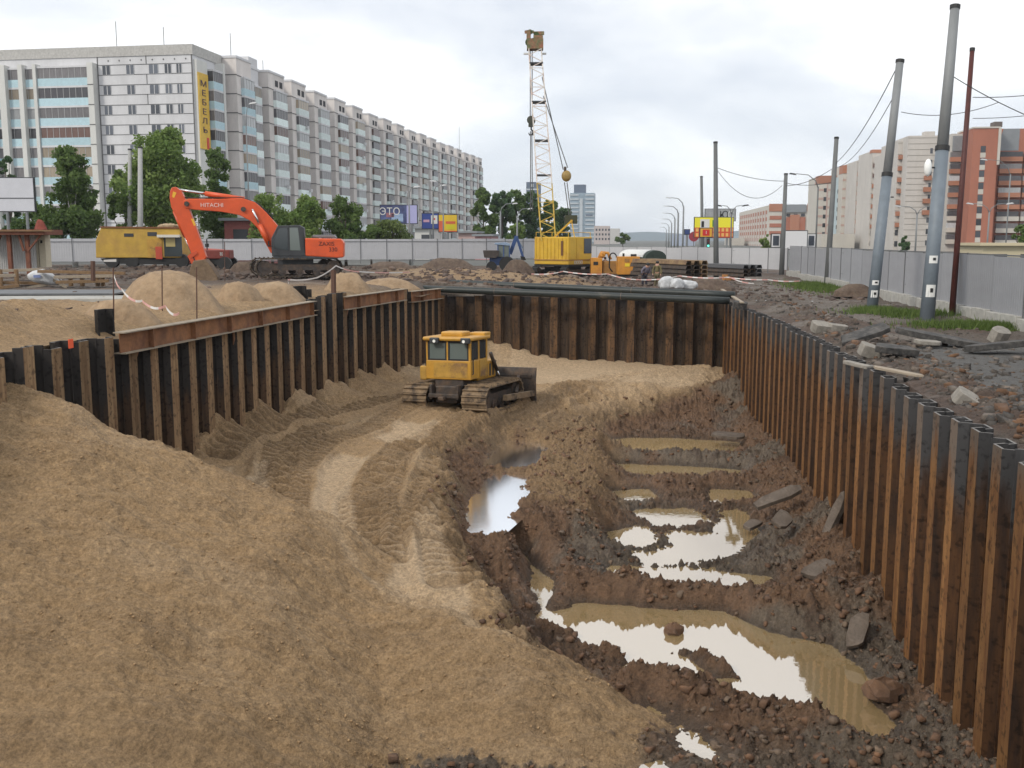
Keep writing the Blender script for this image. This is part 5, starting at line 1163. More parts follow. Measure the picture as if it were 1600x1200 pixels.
MB().b2(16.9, 20.3, -1.15, 1.5, ZT - .2, ZT + 1.3).m(1).b2(16.75, 16.88, -.8, .6, ZT - .6, ZT + .45).build('lift_house', [WG, WH], ab)
for px, h_ in ((183, 4), (262, 3), (390, 5), (437, 3), (728, 9)):
    s_ = sx_at(px) if px > 330 else 2
    q = MB().tube([(s_ if px > 330 else 2, 2 if px > 330 else fy(px), ZT), (s_ if px > 330 else 2, 2 if px > 330 else fy(px), ZT + h_)], .05, 4).build('antenna', STL, ab)
# vertical sign МЕБЕЛЬ
sg = thing('shop_sign', 'tall yellow vertical sign with dark letters on the corner of the apartment block', 'sign', c0, ang)
SY = mat('sign_yellow', (.66, .42, .05), .6, var=.15, vscale=.5)
zs0 = EYE + (374 - 236) / F * (D0 + 1); zs1 = EYE + (374 - 122) / F * (D0 + 1)
MB().b2(.3, 3.4, -.66, -.51, zs0, zs1).build('board', SY, sg)
for k, ch in enumerate('МЕБЕЛЬ'):
    z = zs1 - 1.5 - k * 1.30; text(ch, 1.15, mat('sign_dark', (.07, .035, .06), .7), (1.8, -.70, z), (R(90), 0, 0), sg, ext=.02, sx=2.1)
for (a_) in (0,): MB().b2(2.2, 2.9, -.70, -.665, zs0 + .1, zs0 + 1.7).build('red_stripe', mat('sign_red', (.55, .05, .03), .6), sg)
# ---- right hand housing: stepped sections, fronts facing the camera
RB = bmat('red_brick', (.36, .14, .09), None, 1, 1, .12); CRB = bmat('cream_brick', (.52, .49, .455), None, 1, 1, .1); ORB = mat('orange_band', (.37, .165, .10), .8, var=.12, rand=.1); PKB = bmat('pink_brick', (.46, .33, .29), None, 1, 1, .1); GRF = mat('grey_roof', (.22, .235, .25), .7, var=.1, vscale=.3); WIN = mat('dark_window', (.055, .06, .07), .25, rand=.5); LCR = bmat('light_cream', (.52, .49, .44), None, 1, 1, .08)
HL = mat('horizontal_joint', (.27, .25, .22), .9)
def section(parent, px0, px1, D, ytop, depth, mt, D_h=None):
    """box whose front spans px0..px1 at distance D and whose top is at ytop"""
    a = foot(px0, D); b = foot(px1, D); z = P(px0, ytop, D).z; y0 = (a.y + b.y) / 2
    MB().b2(a.x, b.x, y0, y0 + depth, 0, z).build('wall', mt, parent, world=True); return a.x, b.x, y0, z
def fwin(parent, x0, x1, y0, z, w_, h_, k, mt=None, name='window', d=.08):
    return MB().b2(x0, x0 + w_, y0 - d, y0, z, z + h_).build(name, mt or WIN, parent, world=True)
rbld = thing('apartment_building', 'red and cream brick apartment complex with stepped towers along the right edge', 'building', foot(1500, 245))
STR = 2.85
def belts(parent, x0, x1, y0, z1, n, step=STR, mt=None, h=.10):
    b_ = MB()
    for k in range(n): b_.b2(x0, x1, y0 - .05, y0 + .01, z1 - k * step - h, z1 - k * step)
    b_.build('floor_belt', mt or HL, parent, world=True)
# A right red wing with loggia column
x0, x1, y0, z = section(rbld, 1550, 1700, 247, 203, 40, RB)
MB().add([(x0, y0 - .1, z - 5.2), (x0 + 5.2, y0 - .1, z - 5.2), (x0 + 5.2, y0 - .1, z), (x0 + 1.5, y0 - .1, z), (x0, y0 + 3, z), (x0, y0 + 3, z - 5)], [(0, 1, 2, 3), (0, 3, 4, 5)]).build('mansard', GRF, rbld, world=True)
for k in range(10):
    zz = z - 5.2 - 2.6 - k * STR
    if zz < 1: break
    for (a, w_) in ((.8, 5.2), (6.4, 2.2), (13.5, 4.5)):
        p_ = MB().b2(x0 + a, x0 + a + w_, y0 - 1.1, y0, zz, zz + 1.1).build('balcony', (ORB if k < 5 else LCR), rbld, world=True)
        MB().b2(x0 + a + .05, x0 + a + w_ - .05, y0 - 1.0, y0 - .02, zz + 1.1, zz + 2.3).build('glazing', gls[[1, 0, 1, 3, 1][(k + int(a)) % 5]], p_, world=True)
# B red stair tower
x0, x1, y0, z = section(rbld, 1511, 1549, 243, 203, 12, RB)
MB().b2(x0 - .1, x1 + .3, y0 - .2, y0 + 12, z, z + .35).build('cornice', LCR, rbld, world=True); MB().b2(x1 - .1, x1 + .5, y0 - .25, y0 + 1, z - 8.5, z).build('cream_edge', LCR, rbld, world=True)
MB().b2(x1 - .8, x1 + 1.0, y0 + 1, y0 + 4, z + .36, z + 1.6).build('roof_vent', mat('vent_dark', (.12, .10, .09), .8), rbld, world=True)
for k in range(10):
    zz = z - 5.6 - k * STR
    if zz < 1: break
    MB().b2(x0 + 1.9, x0 + 3.1, y0 - .06, y0, zz - 1.2, zz - .05).build('spandrel', LCR, rbld, world=True); fwin(rbld, x0 + 1.9, 0, y0, zz, 1.15, 1.5, k)
# C cream with orange loggias
x0, x1, y0, z = section(rbld, 1478, 1512, 251, 211, 14, CRB)
MB().b2(x0 + .3, x1 - .5, y0 - .6, y0, z - 4.2, z - .6).build('mansard', GRF, rbld, world=True)
for k in range(10):
    zz = z - 6.8 - k * STR
    if zz < 1: break
    p_ = MB().b2(x0 - .2, x0 + 3.1, y0 - 1.1, y0, zz, zz + 1.1).build('balcony', ORB if k < 5 else LCR, rbld, world=True); MB().b2(x0 - .1, x0 + 3.0, y0 - 1.0, y0 - .02, zz + 1.1, zz + 2.3).build('glazing', gls[[0, 1, 3, 1][k % 4]], p_, world=True)
# D plain cream slab
x0, x1, y0, z = section(rbld, 1412, 1478, 256, 214, 16, CRB); belts(rbld, x0, x1, y0, z - .5, 20, 1.42, h=.12)
MB().b2(x0 + 4.2, x0 + 6.6, y0 + 1, y0 + 4, z, z + 1.1).build('roof_house', CRB, rbld, world=True)
for k in range(10):
    zz = z - 4.4 - k * STR
    if zz < 1: break
    fwin(rbld, x0 + 5.4, 0, y0, zz, .6, 1.3, k)
    if 2 <= k <= 5: MB().b2(x0 + 4.2, x0 + 5.9, y0 - .9, y0, zz - .9, zz + .25).build('balcony', ORB, rbld, world=True)
# E..G stepping away
for (a, b, D, yt, mt_, orange) in ((1396, 1412, 262, 222, CRB, 1), (1380, 1396, 275, 240, CRB, 0), (1357, 1380, 290, 237, CRB, 2), (1334, 1357, 310, 252, CRB, 1)):
    x0, x1, y0, z = section(rbld, a, b, D, yt, 18, mt_); w_ = x1 - x0; belts(rbld, x0 - .02, x1, y0, z - .5, 10, STR, h=.12)
    for k in range(10):
        zz = z - 4 - k * STR
        if zz < 1: break
        fwin(rbld, x0 + w_ * .55, 0, y0, zz, 1.1, 1.4, k)
        if orange and k < 7:
            MB().b2(x0 + w_ * .05, x0 + w_ * .45, y0 - .9, y0, zz - .7, zz + .4).build('balcony', ORB if k > 1 or orange == 1 else gls[4], rbld, world=True)
        elif orange: fwin(rbld, x0 + w_ * .1, 0, y0, zz, 1.2, 1.4, k)
    if D == 290: MB().b2(x0 - .1, x1 + .1, y0 - .15, y0 + 3, z - .6, z + .3).build('cornice', ORB, rbld, world=True)
# pink striped tower
tw_ = thing('apartment_building', 'pink and white banded tower block with red brick crown left of the cream towers', 'building', foot(1300, 330))
for (a, b, D, yt, mt_) in ((1313, 1334, 325, 260, LCR), (1302, 1313, 332, 278, mat('pale_blue_wall', (.45, .55, .60), .8, var=.1)), (1276, 1303, 335, 276, LCR)):
    x0, x1, y0, z = section(tw_, a, b, D, yt, 20, mt_); w_ = x1 - x0
    if mt_ is LCR:
        MB().b2(x0 - .1, x1 + .1, y0 - .2, y0 + 6, z - 2.4, z + .15).build('crown', ORB, tw_, world=True)
        for k in range(9): zz = z - 4.4 - k * STR; MB().b2(x0 - .02, x1 + .02, y0 - .06, y0, zz - .4, zz + .3).b2(x0 + w_ * .46, x0 + w_ * .54, y0 - .07, y0, zz + .3, zz + 2.45).build('pink_band', PKB, tw_, world=True)
    for k in range(8): fwin(tw_, x0 + w_ * .3, 0, y0, z - 5.2 - k * STR, 1.6 if mt_ is not LCR else .9, 1.3, k)
MB().b2(foot(1284, 300).x, foot(1334, 300).x, foot(1284, 300).y, foot(1284, 300).y + 12, 0, 4.6).build('annex', LCR, tw_, world=True)
# low far block J
jb = thing('apartment_building', 'lower red and cream brick block left of the pink tower behind the white billboard', 'building', foot(1200, 430))
a = foot(1199, 430); b = foot(1277, 430); zt = P(1199, 321, 430).z; xw = a.x
MB().b2(a.x, b.x, a.y, a.y + 120, 0, zt).build('wall', LCR, jb, world=True)
for (p0, p1) in ((1200, 1221), (1258, 1276)):
    u0, u1 = foot(p0, 430).x, foot(p1, 430).x
    MB().b2(u0, u1, a.y - .3, a.y, zt - 2.6, zt + .6).build('crown', ORB, jb, world=True)
    for k in range(3): MB().b2(u0 + .4, u1 - .4, a.y - .2, a.y, zt - 6.0 - k * 3.2, zt - 4.4 - k * 3.2).build('brick_band', RB, jb, world=True)
u0, u1 = foot(1223, 430).x, foot(1256, 430).x; MB().b2(u0, u1, a.y - .5, a.y, zt - 12.5, zt - 5).build('brick_front', RB, jb, world=True); MB().b2(u0, u1, a.y - .8, a.y, zt - 3, zt + .3).build('mansard', GRF, jb, world=True); MB().b2((u0 + u1) / 2 - 2, (u0 + u1) / 2 + 2, a.y - .9, a.y - .4, zt - 14, zt - 4).build('brick_pier', ORB, jb, world=True)
for k in range(4):
    for q in range(3): fwin(jb, u0 + 1 + q * 3, 0, a.y - .4, zt - 5 - k * 2.2 + .4, 1.6, 1.1, k)
for k in range(6):
    for q in range(12): MB().b2(xw - .1, xw, a.y + 4 + q * 9.5, a.y + 7.5 + q * 9.5, zt - 3.6 - k * 2.9, zt - 2.0 - k * 2.9).build('window', RB if k < 4 else PKB, jb, world=True)
for q in range(12): MB().b2(xw - .12, xw - .0, a.y + 8.2 + q * 9.5, a.y + 10.0 + q * 9.5, 2, zt - 1.8).build('brick_strip', PKB, jb, world=True)
# central tower and others
ct_ = thing('tower_block', 'slender pale blue tower block with a square cap in the far centre', 'building', foot(908, 760)); TB = mat('tower_blue', (.24, .31, .37), .7, var=.12, vscale=.1); TW = mat('tower_white', (.45, .49, .52), .8, var=.1, vscale=.1); TD = mat('tower_dark', (.09, .12, .17), .6)
x0, x1, y0, z = section(ct_, 890, 928, 760, 302, 22, TB); X0_, X1_, Y0_, Z_ = section(ct_, 896, 914, 765, 289, 12, TD)
for k in range(15):
    for a_, b_ in ((x0 - .2, x0 + 6.5), (x0 + 11.5, x1 + .2)): MB().b2(a_, b_, y0 - .5, y0, z - 2 - k * 3.1, z - .9 - k * 3.1).build('balcony_band', TW, ct_, world=True)
MB().b2(x0 + 7.2, x0 + 9.6, y0 - .6, y0, 5, z - 4).build('white_strip', TW, ct_, world=True); MB().b2(x0 + 12, x1 - 1, y0 - .55, y0, z - 17, z - 15.8).build('dark_band', TD, ct_, world=True)
c2_ = thing('tower_block', 'grey blue square top of a tower showing above the dark green trees', 'building', foot(831, 700)); x0, x1, y0, z = section(c2_, 822, 841, 700, 285, 20, TD); MB().b2(x0 - .2, x1 + .2, y0 - .3, y0, z - 5.4, z - 4.6).b2(x0 + 3, x0 + 5, y0 - .3, y0, z - 3.4, z - 1.4).build('facade_trim', TW, c2_, world=True)
fb = thing('apartment_building', 'small pale pink housing block beside the far blue tower', 'building', foot(945, 620)); x0, x1, y0, z = section(fb, 928, 952, 620, 353, 20, mat('pale_pink_far', (.46, .40, .38), .8, var=.1)); section(fb, 952, 968, 660, 357, 20, mat('pale_far', (.48, .47, .45), .8, var=.1))
for k in range(3):
    for q in range(5): fwin(fb, x0 + 1 + q * 1.9, 0, y0, z - 3 - k * 2.8, 1.0, 1.3, k)
# far white low hall strip right centre
h_ = thing('low_hall', 'long low white hall on the horizon right of the yellow billboard', 'building', foot(1150, 500)); section(h_, 1138, 1163, 500, 372, 20, LCR); section(h_, 1050, 1086, 480, 366, 20, mat('bluish_hall', (.35, .40, .5), .8))
# shops behind the left fence
def shop(px0, px1, D, yt, mt, label, roof=None):
    s_ = thing('shop_building', label, 'building', foot(px0, D)); x0, x1, y0, z = section(s_, px0, px1, D, yt, 8, mt)
    MB().b2(x0 - .4, x1 + .4, y0 - .6, y0 + 8, z, z + .3).build('roof', roof or GRF, s_, world=True); 
    for k in range(max(1, int((x1 - x0) / 3))): fwin(s_, x0 + 1 + k * 3, 0, y0, z - 2.2, 1.6, 1.3, k)
    return s_
shop(350, 398, 108, 345, mat('red_kiosk', (.30, .10, .09), .8, var=.2), 'reddish low shop under a dark roof behind the excavator boom')
shop(648, 672, 150, 357, mat('white_shop', (.55, .55, .53), .8), 'low white shop beneath the blue billboard')
shop(716, 742, 160, 364, mat('red_white_shop', (.5, .36, .34), .8), 'small pale shop by the far end of the apartment block')
shop(742, 768, 150, 369, mat('pink_tarp', (.50, .27, .28), .8, var=.3), 'pink market roof left of the blue backhoe tractor')
shop(1538, 1640, 110, 384, mat('cream_shop', (.50, .44, .30), .8), 'cream low building behind the right fence under the red brick block', roof=mat('cream_roof', (.52, .45, .30), .8))
# ---- billboards
def billboard(px0, px1, D, yt, yb_, mt, label, legs=1, zb=0, th=.25):
    a = foot(px0, D, zb); b = foot(px1, D, zb); z1 = P(px0, yt, D).z; z0 = P(px0, yb_, D).z; t = thing('billboard', label, 'billboard', foot((px0 + px1) / 2, D, zb), PSI); W = (b - a).length; H0, H1 = z0 - zb, z1 - zb
    p = MB().b2(-W / 2, W / 2, 0, th, H0, H1).build('panel', mt, t); MB().b2(-W / 2 - .08, W / 2 + .08, .03, th + .05, H0 - .08, H1 + .08).build('frame', GR, t)
    for k in range(legs): x = 0 if legs == 1 else (-W * .35 + k * W * .7 / (legs - 1)); MB().tube([(x, th / 2, 0), (x, th / 2, H0 - .08)], .14, 8).build('post', LM, t)
    return t, p, W, H0, H1
def patch(t, x0, x1, z0, z1, mt, name='print', d=.02): return MB().b2(x0, x1, -d, 0.0, z0, z1).build(name, mt, t)
nb = mat('navy_print', (.03, .035, .10), .6, var=.3, vscale=.4, col2=(.12, .16, .34), c2=.55)
t, p, W, H0, H1 = billboard(595, 652, 118, 321, 349, nb, 'large dark blue billboard reading ЭТО above the bushes', 2)
text('ЭТО', 1.15, WH, (-W / 2 + 1.1, -.03, H1 - .75), (R(90), 0, 0), t, align='CENTER'); patch(t, W * .22, W / 2, H0, H1, mat('pale_violet', (.38, .38, .62), .6)); patch(t, -W * .2, W * .12, H0 + .2, H0 + 1.1, mat('pale_blue_print', (.28, .38, .55), .6, var=.3, vscale=1)); patch(t, -W * .34, -W * .12, H0 + .7, H0 + 1.2, mat('red_grey_print', (.28, .12, .14), .6))
t, p, W, H0, H1 = billboard(660, 685, 122, 334, 357, mat('blue_print', (.03, .06, .25), .6), 'blue and white billboard between the dark blue one and the yellow one')
patch(t, .1, W / 2 - .1, H0 + .55, H1 - .2, WH); patch(t, -W * .42, -W * .05, H0 + .75, H0 + 1.05, mat('pink_print', (.5, .3, .4), .6)); patch(t, .25, .6, H0 + 1.0, H0 + 1.25, mat('red_print', (.5, .06, .05), .6), d=.03)
t, p, W, H0, H1 = billboard(686, 714, 122, 336, 362, mat('yellow_print', (.68, .46, .03), .6), 'yellow and red billboard before the far end of the apartment block')
patch(t, -W / 2, -W * .22, H0, H1 - .7, mat('orange_red_print', (.60, .12, .05), .6)); patch(t, -W * .12, W * .42, H1 - 1.05, H1 - .75, mat('orange_red_print', (.60, .12, .05), .6)); patch(t, -W * .1, W * .4, H0 + .3, H0 + .8, mat('yellow2', (.6, .55, .02), .6)); patch(t, -W / 2, W / 2, H0, H0 + .12, mat('orange_red_print', (.60, .12, .05), .6), d=.03)
t, p, W, H0, H1 = billboard(-30, 57, 92, 279, 330, mat('pale_grey_board', (.55, .56, .60), .7, var=.06, vscale=.4), 'blank pale grey billboard on posts at the left edge', 3)
MB().b2(-W / 2, W / 2, -.03, 0, (H0 + H1) / 2 - .35, (H0 + H1) / 2 - .28).build('sheet_seam', GR, t)
YR = mat('bright_yellow_print', (.75, .68, .03), .6)
t, p, W, H0, H1 = billboard(1085, 1145, 125, 340, 371, YR, 'bright yellow and red shop billboard with a grid of small pictures', 2)
RED = mat('red_print2', (.55, .07, .03), .6); patch(t, -W / 2, W / 2, H0, H0 + (H1 - H0) * .5, RED)
for i in range(9):
    for j in range(2): patch(t, -W / 2 + .15 + i * W / 9, -W / 2 + .15 + i * W / 9 + .32, H0 + .12 + j * .6, H0 + .52 + j * .6, mat('peach_print', (.70, .42, .12) if True else 0, .6), d=.035)
patch(t, -W * .36, -W * .12, H0 + 1.2, H1 - .2, WH, d=.04); patch(t, -W * .33, -W * .26, H0 + 1.25, H1 - .45, BK, d=.05); patch(t, -.2, .25, H0 + 1.3, H1 - .3, mat('green_print', (.05, .20, .05), .6), d=.04)
t2_, p, W, H0, H1 = billboard(1094, 1112, 112, 357, 370, mat('orange_frame', (.62, .33, .03), .6), 'small orange sign with a red square in front of the yellow billboard'); patch(t2_, -W * .3, W * .3, H0 + .12, H1 - .12, mat('red_square', (.50, .02, .02), .6)); text('1', .5, WH, (0, -.05, (H0 + H1) / 2), (R(90), 0, 0), t2_)
t, p, W, H0, H1 = billboard(1101, 1148, 150, 327, 345, mat('grey_board', (.30, .31, .32), .7, var=.2, vscale=1), 'grey roof board with dark letters behind the yellow billboard', 2)
text('Ю', 1.4, BK, (W * .12, -.04, (H0 + H1) / 2), (R(90), 0, 0), t); text('С', 1.3, WH, (W * .34, -.04, (H0 + H1) / 2), (R(90), 0, 0), t)
t, p, W, H0, H1 = billboard(1225, 1261, 105, 361, 389, mat('white_board2', (.62, .62, .63), .7), 'blank white billboard behind the short grey pole', 2)
for (a, b, lb) in ((1206, 1219, 'left one of two dark panels on grey boxes beside the white billboard'), (1262, 1274, 'right one of two dark panels beside the white billboard')):
    t, p, W, H0, H1 = billboard(a, b, 106, 366, 386, mat('white_board2', (.62, .62, .63), .7), lb); patch(t, -W * .36, W * .36, H0 + .15, H1 - .15, mat('dark_poster', (.05, .06, .08), .4, var=.4, vscale=2))
t, p, W, H0, H1 = billboard(1070, 1077, 130, 359, 366, mat('blue_road_sign', (.04, .07, .2), .5), 'small square blue road sign on the avenue'); 
o = thing('round_sign', 'dark red round sign left of the small orange sign', 'sign', foot(1084, 128)); MB().tube([(0, 0, EYE + .35), (0, .1, EYE + .35)], .62, 20).build('disc', mat('dark_red_sign', (.30, .04, .06), .6), o); MB().tube([(0, .1, 0), (0, .1, EYE + .4)], .06, 6).build('post', LM, o)
tl = thing('traffic_light', 'traffic light showing green below the yellow billboard', 'traffic light', foot(1107, 108)); MB().b2(-.16, .16, 0, .25, EYE - .9, EYE + .1).build('housing', BK, tl); MB().tube([(0, .1, 0), (0, .1, EYE - .9)], .06, 6).build('post', LM, tl)
lamp_g = mat('green_light', (.1, .6, .45), .4, emit=(.15, 1.0, .7)); MB().tube([(0, -.04, EYE - .68), (0, 0, EYE - .68)], .12, 12).build('green_lamp', lamp_g, tl); MB().tube([(0, -.03, EYE - .2), (0, 0, EYE - .2)], .12, 12).build('red_lamp', mat('off_red', (.1, .01, .01), .4), tl)
# ------------------------------------------------------------------ trees
BARK = mat('bark', (.09, .075, .06), .9, var=.3, vscale=3); BIRCH = mat('birch_bark', (.42, .41, .38), .85, var=.25, vscale=2, col2=(.06, .055, .05), c2=.63)
def leaf_mat(name, c1, c2):
    mt = bpy.data.materials.new(name); mt.use_nodes = True; nt = mt.node_tree; N = nt.nodes; L = nt.links; b = N['Principled BSDF']; b.inputs['Roughness'].default_value = .7; b.inputs['Specular IOR Level'].default_value = .2
    at = N.new('ShaderNodeVertexColor'); at.layer_name = 'Col'; L.new(at.outputs['Color'], b.inputs['Base Color']); tr = N.new('ShaderNodeBsdfTranslucent'); L.new(at.outputs['Color'], tr.inputs[0]); ms = N.new('ShaderNodeMixShader'); ms.inputs[0].default_value = .4; L.new(b.outputs[0], ms.inputs[1]); L.new(tr.outputs[0], ms.inputs[2]); L.new(ms.outputs[0], N['Material Output'].inputs[0]); mt['c1'] = c1; mt['c2'] = c2; return mt
LFD = leaf_mat('leaf_dark', (.075, .13, .038), (.18, .255, .08)); LFM = leaf_mat('leaf_mid', (.11, .185, .045), (.27, .355, .11)); LFB = leaf_mat('leaf_blue', (.06, .115, .055), (.135, .21, .09)); LFL = leaf_mat('leaf_pale', (.09, .13, .04), (.20, .25, .09))
def leaves(name, lobes, n, size, mt, parent, seed, droop=0.0):
    """leaf cards through the volume of many small lobes"""
    rg = np.random.RandomState(seed); L_ = np.array(lobes); vol = L_[:, 3] * L_[:, 4] * L_[:, 5]; idx = rg.choice(len(L_), n, p=vol ** .8 / (vol ** .8).sum())
    d = rg.normal(size=(n, 3)); d /= np.linalg.norm(d, axis=1)[:, None]; rad = rg.uniform(0, 1, n) ** .45; p = L_[idx, :3] + d * rad[:, None] * L_[idx, 3:6]
    u = rg.normal(size=(n, 3)); u /= np.linalg.norm(u, axis=1)[:, None]; v = np.cross(u, rg.normal(size=(n, 3))); v /= np.linalg.norm(v, axis=1)[:, None]; s = size * rg.uniform(.5, 1.4, n)[:, None]
    q = np.stack([p + u * s, p + v * s * .6, p - u * s, p - v * s * .6], 1)
    if droop: q[:, 2, 2] -= droop * s[:, 0]
    V = q.reshape(-1, 3); me = bpy.data.meshes.new(name); me.vertices.add(n * 4); me.vertices.foreach_set('co', V.ravel()); me.loops.add(n * 4); me.loops.foreach_set('vertex_index', np.arange(n * 4, dtype=np.int32)); me.polygons.add(n); me.polygons.foreach_set('loop_start', np.arange(0, n * 4, 4, dtype=np.int32)); me.update(calc_edges=True)
    t = np.clip(rg.uniform(0, 1, len(L_))[idx] * .6 + rg.uniform(-.1, .5, n), 0, 1)[:, None]; c = np.array(mt['c1'])[None] * (1 - t) + np.array(mt['c2'])[None] * t
    C_ = np.concatenate([np.repeat(c, 4, 0), np.ones((n * 4, 1))], 1); ca = me.color_attributes.new('Col', 'FLOAT_COLOR', 'POINT'); ca.data.foreach_set('color', C_.ravel().astype(np.float32)); me.materials.append(mt)
    o = bpy.data.objects.new(name, me); COL.objects.link(o); o.parent = parent; return o
def tree(px, D, ytop, wpx, ybot, mt, label, seed, trunk=None, n=2600, size=.28, shape='round', zb=0, name='tree', nl=34, cat='tree', g=None):
    s_ = F / D; H = P(px, ytop, D).z - zb; W = wpx / s_ / 2; cb_ = P(px, ybot, D).z - zb; rg = random.Random(seed); t = thing(name, label, cat, foot(px, D, zb), rg.random() * 6, group=g); lobes = []
    for k in range(nl):
        f = rg.random(); z = cb_ + (H - cb_) * f
        if shape == 'round': ww = math.sqrt(max(.05, 1 - (2 * f - .9) ** 2 / 1.25))
        elif shape == 'cone': ww = (1 - f) ** .6 * (1 if f > .12 else .7) + .16
        else: ww = (1 - f * .75)
        a = rg.random() * 6.28; r_ = W * ww * math.sqrt(rg.random()) * .82; lr = W * rg.uniform(.15, .34) * (.6 + .5 * ww); lobes.append((r_ * math.cos(a), r_ * math.sin(a), min(z, H - lr * .8), lr, lr, lr * rg.uniform(.7, 1.3)))
    tr = trunk or BARK; mb = MB().tube([(0, 0, -.1), (.05, .03, H * .35), (-.04, .05, H * .8)], [H * .018 + .05, H * .013 + .03, .03], 8)
    for k in range(9):
        l = rg.choice(lobes); z0 = max(.5, l[2] * rg.uniform(.35, .7)); mb.tube([(0, 0, z0), (l[0] * .5, l[1] * .5, (z0 + l[2]) / 2), (l[0], l[1], l[2])], [.09, .06, .02], 5)
    mb.build('trunk', tr, t, smooth=True); leaves('crown', lobes, int(n * 1.9), size * .72, mt, t, seed); return t
tree(116, 98, 232, 100, 372, LFD, 'tall birch with a white trunk before the left part of the apartment block', 11, BIRCH, 8000, .26, 'cone', nl=90)
tree(258, 104, 208, 135, 378, LFM, 'largest bushy green tree beside the two concrete poles', 12, None, 13000, .27, 'round', nl=95)
tree(342, 112, 232, 66, 378, LFD, 'slim dark tree just left of the excavator boom', 13, None, 5200, .25, 'cone', nl=85)
tree(198, 110, 262, 60, 378, LFD, 'loose green tree behind the left concrete pole', 14, None, 3600, .25, 'round', nl=30)
tree(18, 106, 245, 44, 360, LFB, 'small conifer top showing over the blank billboard', 15, None, 2000, .22, 'cone', nl=26)
tree(60, 100, 318, 90, 385, LFD, 'dark low tree behind the timber shed', 16, None, 2600, .25, 'round', nl=30)
tree(425, 104, 305, 84, 390, LFM, 'bright green bushy tree right of the excavator boom', 17, None, 4600, .22, 'round', nl=44)
tree(478, 104, 307, 76, 390, LFM, 'rounded bright green tree over the excavator cab', 18, None, 4200, .22, 'round', nl=44)
tree(540, 106, 308, 74, 392, LFD, 'dark oval bush tree right of the excavator cab', 19, None, 4400, .22, 'round', nl=44)
tree(608, 108, 345, 80, 392, LFL, 'pale flowering bush below the dark blue billboard', 20, None, 3600, .22, 'round', nl=40, name='bush', cat='bush')
tree(580, 106, 352, 44, 392, LFD, 'small dark bush between the oval tree and the flowering bush', 25, None, 1500, .22, 'round', nl=20, name='bush', cat='bush')
rgt = random.Random(3)
labs = ['dense green tree at the left end of the dark tree row', 'second tree of the dark row, above the pink roof', 'tallest dark tree left of the crane boom', 'dark tree between the tallest one and the crane boom', 'dark tree right behind the crane boom', 'shorter tree at the right end of the dark tree row']
for i, (px, yt, w_) in enumerate(((756, 294, 44), (785, 296, 46), (806, 297, 42), (828, 300, 44), (858, 314, 44), (880, 326, 36))):
    tree(px, 190 + i * 3, yt, w_, 374, LFB if i % 2 else LFD, labs[i], 40 + i, None, 3400, .36, 'round', nl=44, g='row of dark green trees behind the crane')
tree(806, 170, 348, 34, 385, LFM, 'bright green bush in front of the dark tree row', 48, None, 1400, .3, 'round', nl=18, name='bush', cat='bush')
tree(973, 330, 364, 24, 378, LFD, 'single round tree on the horizon right of the pink housing block', 49, None, 900, .5, 'round', nl=14)
tree(1414, 150, 369, 22, 395, LFB, 'small dark spruce before the cream towers', 50, None, 1100, .22, 'cone', nl=16)
tree(1597, 118, 352, 34, 388, LFD, 'green shrub at the right edge before the red brick block', 51, None, 1400, .22, 'round', nl=18)
tree(1195, 160, 366, 22, 390, LFM, 'pale green shrub left of the white billboard', 52, None, 900, .25, 'round', nl=12)
